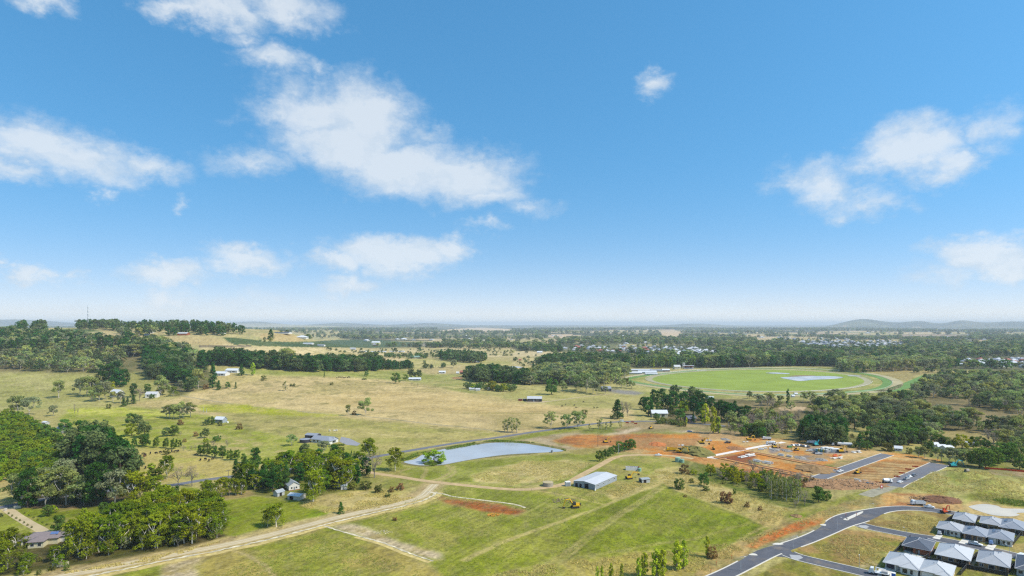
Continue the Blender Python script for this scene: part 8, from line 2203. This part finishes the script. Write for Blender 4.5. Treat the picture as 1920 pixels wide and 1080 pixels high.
# ---------------- mast, poles, wires, lamps
p = at(165, 616); k = p.y / F; t = thing('radio_mast', 'tall thin lattice radio mast on the far left ridge', 'mast', p)
h = 43 * k; STEEL_L = mat('galvanised_steel', (196, 204, 210), .5, .06, 1)
for sx, sy in ((-1, -1), (1, -1), (0, 1.2)): MB().tube((sx * 1.6, sy * 1.6, -2), (sx * .5, sy * .5, h), .36, .24, 5).build('leg', STEEL_L, t)
m = MB(); n = 14
for i in range(n):
    z0, z1 = h * i / n, h * (i + 1) / n; q0, q1 = 1.6 - 1.1 * i / n, 1.6 - 1.1 * (i + 1) / n
    C3 = ((-1, -1), (1, -1), (0, 1.2))
    for j in range(3):
        a, b = C3[j], C3[(j + 1) % 3]
        m.tube((a[0] * q0, a[1] * q0, z0), (b[0] * q1, b[1] * q1, z1), .15, n=4); m.tube((a[0] * q1, a[1] * q1, z1), (b[0] * q1, b[1] * q1, z1), .14, n=4)
m.build('bracing', STEEL_L, t)
for z in (.45, .62, .78, .92): MB().lathe([(1.5, h * z), (1.7, h * z + .6), (1.5, h * z + 1.6)], 8, (.6, -.8)).build('dish', WHITE, t)
MB().tube((0, 0, h), (0, 0, h + 5), .12).build('antenna', STEEL_L, t)

POLE_M = mat('pole_timber', (132, 122, 108), .9, .15, 1)
ptop = {}


def power_pole(key, label, u, v, hpx, m=None, arm=1.3):
    p = at(u, v); h = hpx * p.y / F
    t = thing('power_pole', label, 'power pole', p, rad(20), 'power poles')
    MB().tube((0, 0, -.3), (0, 0, h), .2, .14, 6).build('pole', m or POLE_M, t)
    MB().box(-arm, arm, -.08, .08, h - .55, h - .38).build('crossarm', POLE_M, t)
    for x in (-arm * .85, 0, arm * .85): MB().tube((x, 0, h - .38), (x, 0, h - .1), .07, n=5).build('insulator', WHITE, t)
    ptop[key] = p + Vector((0, 0, h - .15)); return t


power_pole('a', 'power pole with wide white crossarm on the orange earth', 1121, 838, 22, None, 2.2)
power_pole('b', 'pale power pole in the line of dark trees', 1160, 852, 20, STEEL_L)
power_pole('c', 'pale steel pole at the back of the earthworks', 1432, 820, 17, STEEL_L)
power_pole('d', 'timber pole left of the dark clump above the compound', 1505, 829, 17)
power_pole('e', 'timber pole beside the box truck in the compound', 1517, 831, 11)
power_pole('f', 'teal-grey pole beside the tall gums on the right', 1842, 878, 20, mat('teal_pole', (120, 158, 158), .6, .1, 1))
power_pole('g', 'power pole in the line of gums on the right', 1765, 868, 22)
power_pole('h', 'dark power pole on the striped field edge', 645, 900, 20)
power_pole('i', 'thin pole on the cattle paddock edge', 428, 893, 12)
power_pole('j', 'thin pole on the lime strip of the left pasture', 382, 773, 10, STEEL_L, .8); power_pole('k', 'second thin pole on the lime strip of the left pasture', 387, 774, 8, STEEL_L, .8)
power_pole('l', 'pale pole in the green hollow of the left pasture', 772, 724, 7); power_pole('m', 'pole right of the hollow on the green meadow', 783, 725, 7); power_pole('n', 'pole near the hay shed meadow', 816, 728, 7)


def wire(a, b, label):
    p, q = ptop[a], ptop[b]; o = thing('power_line', label, 'power line', p, 0, 'power lines')
    pts = [tuple((p + (q - p) * s - p) + Vector((0, 0, -4 * (q - p).length * .012 * s * (1 - s)))) for s in np.linspace(0, 1, 13)]
    MB().path(pts, .035, 4).build('wire', STEEL_D, o)


wire('a', 'b', 'thin wire from the orange earth pole to the tree line'); wire('c', 'd', 'thin wire along the back of the earthworks'); wire('d', 'e', 'short wire above the compound'); wire('g', 'f', 'thin wire before the gums on the right')


def street_lamp(label, u, v, hpx, ang):
    p = at(u, v); h = hpx * p.y / F
    t = thing('street_lamp', label, 'street lamp', p, rad(ang), 'street lamps of the new estate')
    MB().tube((0, 0, -.2), (0, 0, h), .08, .05, 6).build('pole', STEEL_L, t); MB().tube((0, 0, h - .05), (1.5, 0, h + .25), .045, .04, 5).build('arm', STEEL_L, t)
    MB().box(1.4, 2.1, -.14, .14, h + .2, h + .32).build('lamp_head', WHITE, t)


for i, (u, v, h, a) in enumerate(((1389, 1070, 27, -40), (1487, 1027, 22, -40), (1570, 992, 22, -40), (1631, 962, 18, -60), (1700, 1014, 22, 100), (1893, 1046, 22, 100), (1611, 1070, 26, 60))):
    street_lamp('%s thin street lamp from the left on the new estate roads' % ORD[sorted((1389, 1487, 1570, 1631, 1700, 1893, 1611)).index(u)], u, v, h, a)
for i, (u, v) in enumerate(((1333, 1075), (1343, 1060), (1372, 1048), (1502, 999), (1560, 974), (1586, 969), (1606, 968))):
    p = at(u, v); t = thing('survey_post', '%s red survey post from the left beside the new main road' % ORD[i], 'post', p, 0, 'red survey posts'); MB().tube((0, 0, 0), (0, 0, 1.3), .09, n=5).build('post', mat('post_red', (150, 50, 36), .7, .1, 1), t); MB().box(-.14, .14, -.05, .05, 1.303, 1.6).build('cap', ORB, t)

# paddock fences
FP = MB().tube((0, 0, -.1), (0, 0, 1.2), .09, .08, 5).mesh('post', POLE_M)


def paddock(label, px, gap=9):
    L_ = ground_line(px, 4); t = thing('paddock_fence', label, 'fence', (0, 0, 0), 0, 'paddock fences')
    S_ = 0; last = None; pts = []
    for p in L_:
        if last is None or math.hypot(*(p - last)) > gap:
            last = p; z = H_(*p); o = link('post', FP, t); o.location = (p[0], p[1], z); pts.append((p[0], p[1], z + 1.05))
    for dz in (0, -.45): MB().path([(x, y, z + dz) for x, y, z in pts], .025, 3).build('wire', STEEL_D, t)


paddock('post and wire fence along the country road below the three gums', [(1000, 824), (1050, 815), (1100, 808), (1150, 803), (1200, 800)], 4)
paddock('post and wire fence between the straw field and the country road', [(700, 852), (800, 834), (900, 818), (1000, 804), (1080, 795)], 9)
paddock('post and wire fence round the cattle paddock', [(262, 904), (330, 899), (400, 890), (430, 884), (450, 874), (420, 866), (360, 852)], 9)
paddock('post and wire fence across the green foreground field', [(965, 916), (1040, 926), (1130, 946)], 7)
paddock('post and wire fence down the left pasture', [(-20, 770), (80, 772), (180, 762), (300, 752)], 12)
paddock('post and wire fence across the middle straw field', [(480, 727), (620, 723), (740, 717), (830, 728), (900, 740)], 16)

# ---------------- cattle and sheep
def cow_mesh(name, m):
    v = {'hip': (-.75, 0, 1.15), 'mid': (-.1, 0, 1.08), 'sho': (.55, 0, 1.15), 'neck': (.95, 0, 1.1), 'head': (1.35, 0, .72), 'muz': (1.6, 0, .5), 'tail': (-.98, 0, 1.15), 'tail2': (-1.04, 0, .55)}
    r = {'hip': .34, 'mid': .40, 'sho': .36, 'neck': .22, 'head': .16, 'muz': .10, 'tail': .06, 'tail2': .04}
    e = [('hip', 'mid'), ('mid', 'sho'), ('sho', 'neck'), ('neck', 'head'), ('head', 'muz'), ('hip', 'tail'), ('tail', 'tail2')]
    for s, n in ((-1, 'l'), (1, 'r')):
        v.update({'bt' + n: (-.72, s * .24, .78), 'bk' + n: (-.66, s * .25, .62), 'bh' + n: (-.84, s * .25, .36), 'bf' + n: (-.78, s * .25, .03), 'ft' + n: (.55, s * .22, .72), 'fk' + n: (.58, s * .22, .38), 'ff' + n: (.56, s * .22, .03), 'er' + n: (1.25, s * .24, .86)})
        r.update({'bt' + n: .2, 'bk' + n: .14, 'bh' + n: .08, 'bf' + n: .07, 'ft' + n: .15, 'fk' + n: .09, 'ff' + n: .07, 'er' + n: .05})
        e += [('hip', 'bt' + n), ('bt' + n, 'bk' + n), ('bk' + n, 'bh' + n), ('bh' + n, 'bf' + n), ('sho', 'ft' + n), ('ft' + n, 'fk' + n), ('fk' + n, 'ff' + n), ('head', 'er' + n)]
    ks = list(v); me = bpy.data.meshes.new('c'); me.from_pydata([v[k] for k in ks], [(ks.index(a), ks.index(b)) for a, b in e], [])
    o = bpy.data.objects.new('c', me); COL.objects.link(o)
    sm = o.modifiers.new('s', 'SKIN'); o.modifiers.new('u', 'SUBSURF').levels = 1
    for k in ks: me.skin_vertices[0].data[ks.index(k)].radius = (r[k], r[k])
    me.skin_vertices[0].data[ks.index('mid')].use_root = True
    dg = bpy.context.evaluated_depsgraph_get(); out = bpy.data.meshes.new_from_object(o.evaluated_get(dg)); out.name = name
    bpy.data.objects.remove(o); out.materials.clear(); out.materials.append(m)
    return out


cow = cow_mesh('cow', mat('black_hide', (40, 36, 34), .8, .1, 2)); cow2 = cow_mesh('cow', mat('brown_hide', (96, 58, 42), .8, .1, 2)); sheep = cow_mesh('sheep', mat('fleece', (232, 228, 214), .9, .08, 3))
def beast(me, name, uv, label, group, s=1.25):
    o = link(name, me); p = at(*uv); o.location = p; o.rotation_euler = (0, 0, RND.uniform(0, 6.28)); o.scale = (s,) * 3; tag(o, label, name, group)
for i, (u, v) in enumerate(sorted(((248, 858.5), (256, 855.5), (261, 859.5), (269, 853), (272, 855.5), (282, 851.5), (293, 851.5), (301, 850), (322, 848), (329, 848.5), (334, 847.5), (368, 854.5), (376, 864), (385, 863), (392, 865), (399, 862), (273, 879)))):
    beast(cow, 'cow', (u, v), '%s black cow from the left in the paddock below the young trees' % ORD[i], 'paddock cattle')
beast(cow2, 'cow', (271, 857), 'brown cow in the knot of black cattle', 'paddock cattle')
for i, (u, v) in enumerate(sorted(((1054, 763), (1061, 759.5), (1077, 761), (1080, 765.5), (1094, 755), (1114, 765.5), (1120, 765.5)))):
    beast(cow, 'cow', (u, v), '%s black cow from the left on the pasture above the three roadside gums' % ORD[i], 'pasture cattle')
for i in range(11):
    beast(cow, 'cow', (632 + i * 2.4 + RND.uniform(-.6, .6), 708.6 + RND.uniform(-.8, .8)), '%s dark cow from the left in the far herd at the green strip' % ORD[i], 'far herd', 1.3)
for i, (u, v) in enumerate(((618, 809), (627, 809.5), (631, 808.5))):
    beast(sheep, 'sheep', (u, v), '%s white sheep from the left above the modern house' % ORD[i], 'white sheep', 1.2)

# ---------------- rough grass: tussocks, far more than anyone could count
def tussocks(name, areas, m, blades=9, hh=(.35, .8)):
    g = np.random.default_rng(len(name)); V = []; Fq = []; tint = []
    k = 0
    for px, n in areas:
        P = [at(u, v).xy[:] for u, v in px]; x0, x1 = min(p[0] for p in P), max(p[0] for p in P); y0, y1 = min(p[1] for p in P), max(p[1] for p in P)
        c = 0; tries = 0
        while c < n and tries < n * 8:
            tries += 1
            x, y = g.uniform(x0, x1), g.uniform(y0, y1)
            if not inside(P, x, y): continue
            if vnoise(np.array(x / 7), np.array(y / 7), 5) < .38: continue
            c += 1; z = H_(x, y); h = g.uniform(*hh); tt = g.uniform(.7, 1.3)
            for b in range(blades):
                a = g.uniform(0, 6.28); r = g.uniform(.05, .3) * h * 1.3; w = .16 * h; ox, oy = math.cos(a), math.sin(a); q = g.uniform(.5, 1.1)
                bx, by = x + g.normal() * .18 * h * 2, y + g.normal() * .18 * h * 2
                V += [(bx - oy * w, by + ox * w, z - .02), (bx + oy * w, by - ox * w, z - .02), (bx + ox * r + oy * w * .5, by + oy * r - ox * w * .5, z + h * q)]
                Fq.append((k, k + 1, k + 2)); k += 3; tint += [tt * .9] * 2 + [tt * 1.1]
    me = bpy.data.meshes.new(name); me.from_pydata(V, [], Fq); a = me.attributes.new('tint', 'FLOAT', 'POINT'); a.data.foreach_set('value', np.array(tint, np.float32)); me.materials.append(m)
    o = link(name, me); o['kind'] = 'stuff'


STRAW_T = mat_leaf('straw_blades', (206, 190, 120), k=1.0, hue=0, val=0, trans=.3); GREEN_T = mat_leaf('green_blades', (140, 156, 66), k=1.0, hue=0, val=0, trans=.3)
tussocks('dry_grass', [([(1225, 880), (1330, 900), (1480, 955), (1450, 985), (1340, 945), (1250, 912)], 2600), ([(1690, 915), (1760, 880), (1960, 892), (1960, 955), (1800, 935)], 4200), ([(560, 948), (700, 915), (792, 930), (700, 955), (610, 962)], 2200), ([(880, 893), (985, 864), (1110, 868), (1060, 900), (940, 912)], 2200),
                       ([(1290, 1085), (1400, 1012), (1510, 970), (1650, 928), (1590, 955), (1460, 1004), (1330, 1062)], 2000), ([(1530, 1030), (1580, 1002), (1660, 1006), (1690, 1014), (1640, 1062), (1600, 1056)], 1300), ([(1640, 980), (1690, 964), (1770, 975), (1740, 996), (1700, 996)], 1000), ([(840, 1100), (990, 1062), (1280, 1030), (1440, 1000), (1290, 1100)], 3000), ([(330, 1035), (450, 1005), (300, 1050), (60, 1085)], 1500), ([(1135, 920), (1260, 880), (1150, 938)], 900)], STRAW_T, 7)
tussocks('grass', [([(840, 1100), (820, 1050), (960, 1010), (1250, 912), (1440, 998), (1300, 1070)], 6000), ([(340, 1095), (600, 995), (850, 1100)], 4200), ([(700, 970), (830, 910), (1130, 946), (840, 1040)], 3600), ([(1270, 868), (1540, 915), (1560, 940), (1440, 945), (1310, 900)], 2600), ([(1000, 918), (1240, 905), (1130, 946)], 1200), ([(1690, 1020), (1920, 1055), (1920, 1090), (1660, 1090)], 900)], GREEN_T, 6, (.2, .45))
# reeds at the water's edge
tussocks('reeds', [([(1860, 937), (1890, 936), (1960, 947), (1960, 952), (1885, 948)], 420), ([(796, 872), (802, 866), (820, 866), (826, 870), (812, 874)], 320), ([(905, 828), (1000, 832), (1057, 843), (1062, 846), (1000, 830), (930, 825)], 900), ([(757, 866), (792, 852), (900, 833), (890, 830), (780, 850), (750, 864)], 700)], mat_leaf('reed_blades', (124, 142, 60), k=1.0, hue=0, val=0, trans=.3), 7, (.6, 1.3))

# ---------------- haze: the air of the whole valley
mb = MB().box(-95000, 95000, -62000, 64000, -16.6, HAZE_TOP)
hz = mb.build('haze', []) if False else link('haze', mb.mesh('haze', []))
hm = bpy.data.materials.new('haze_air'); hm.use_nodes = True
nt = hm.node_tree; nt.nodes.clear()
out = nt.nodes.new('ShaderNodeOutputMaterial'); pv_ = nt.nodes.new('ShaderNodeVolumePrincipled')
pv_.inputs['Color'].default_value = HAZE_COL; pv_.inputs['Density'].default_value = HAZE_DENS; pv_.inputs['Anisotropy'].default_value = 0.0
nt.links.new(pv_.outputs[0], out.inputs['Volume'])
hz.data.materials.append(hm); hz['kind'] = 'stuff'
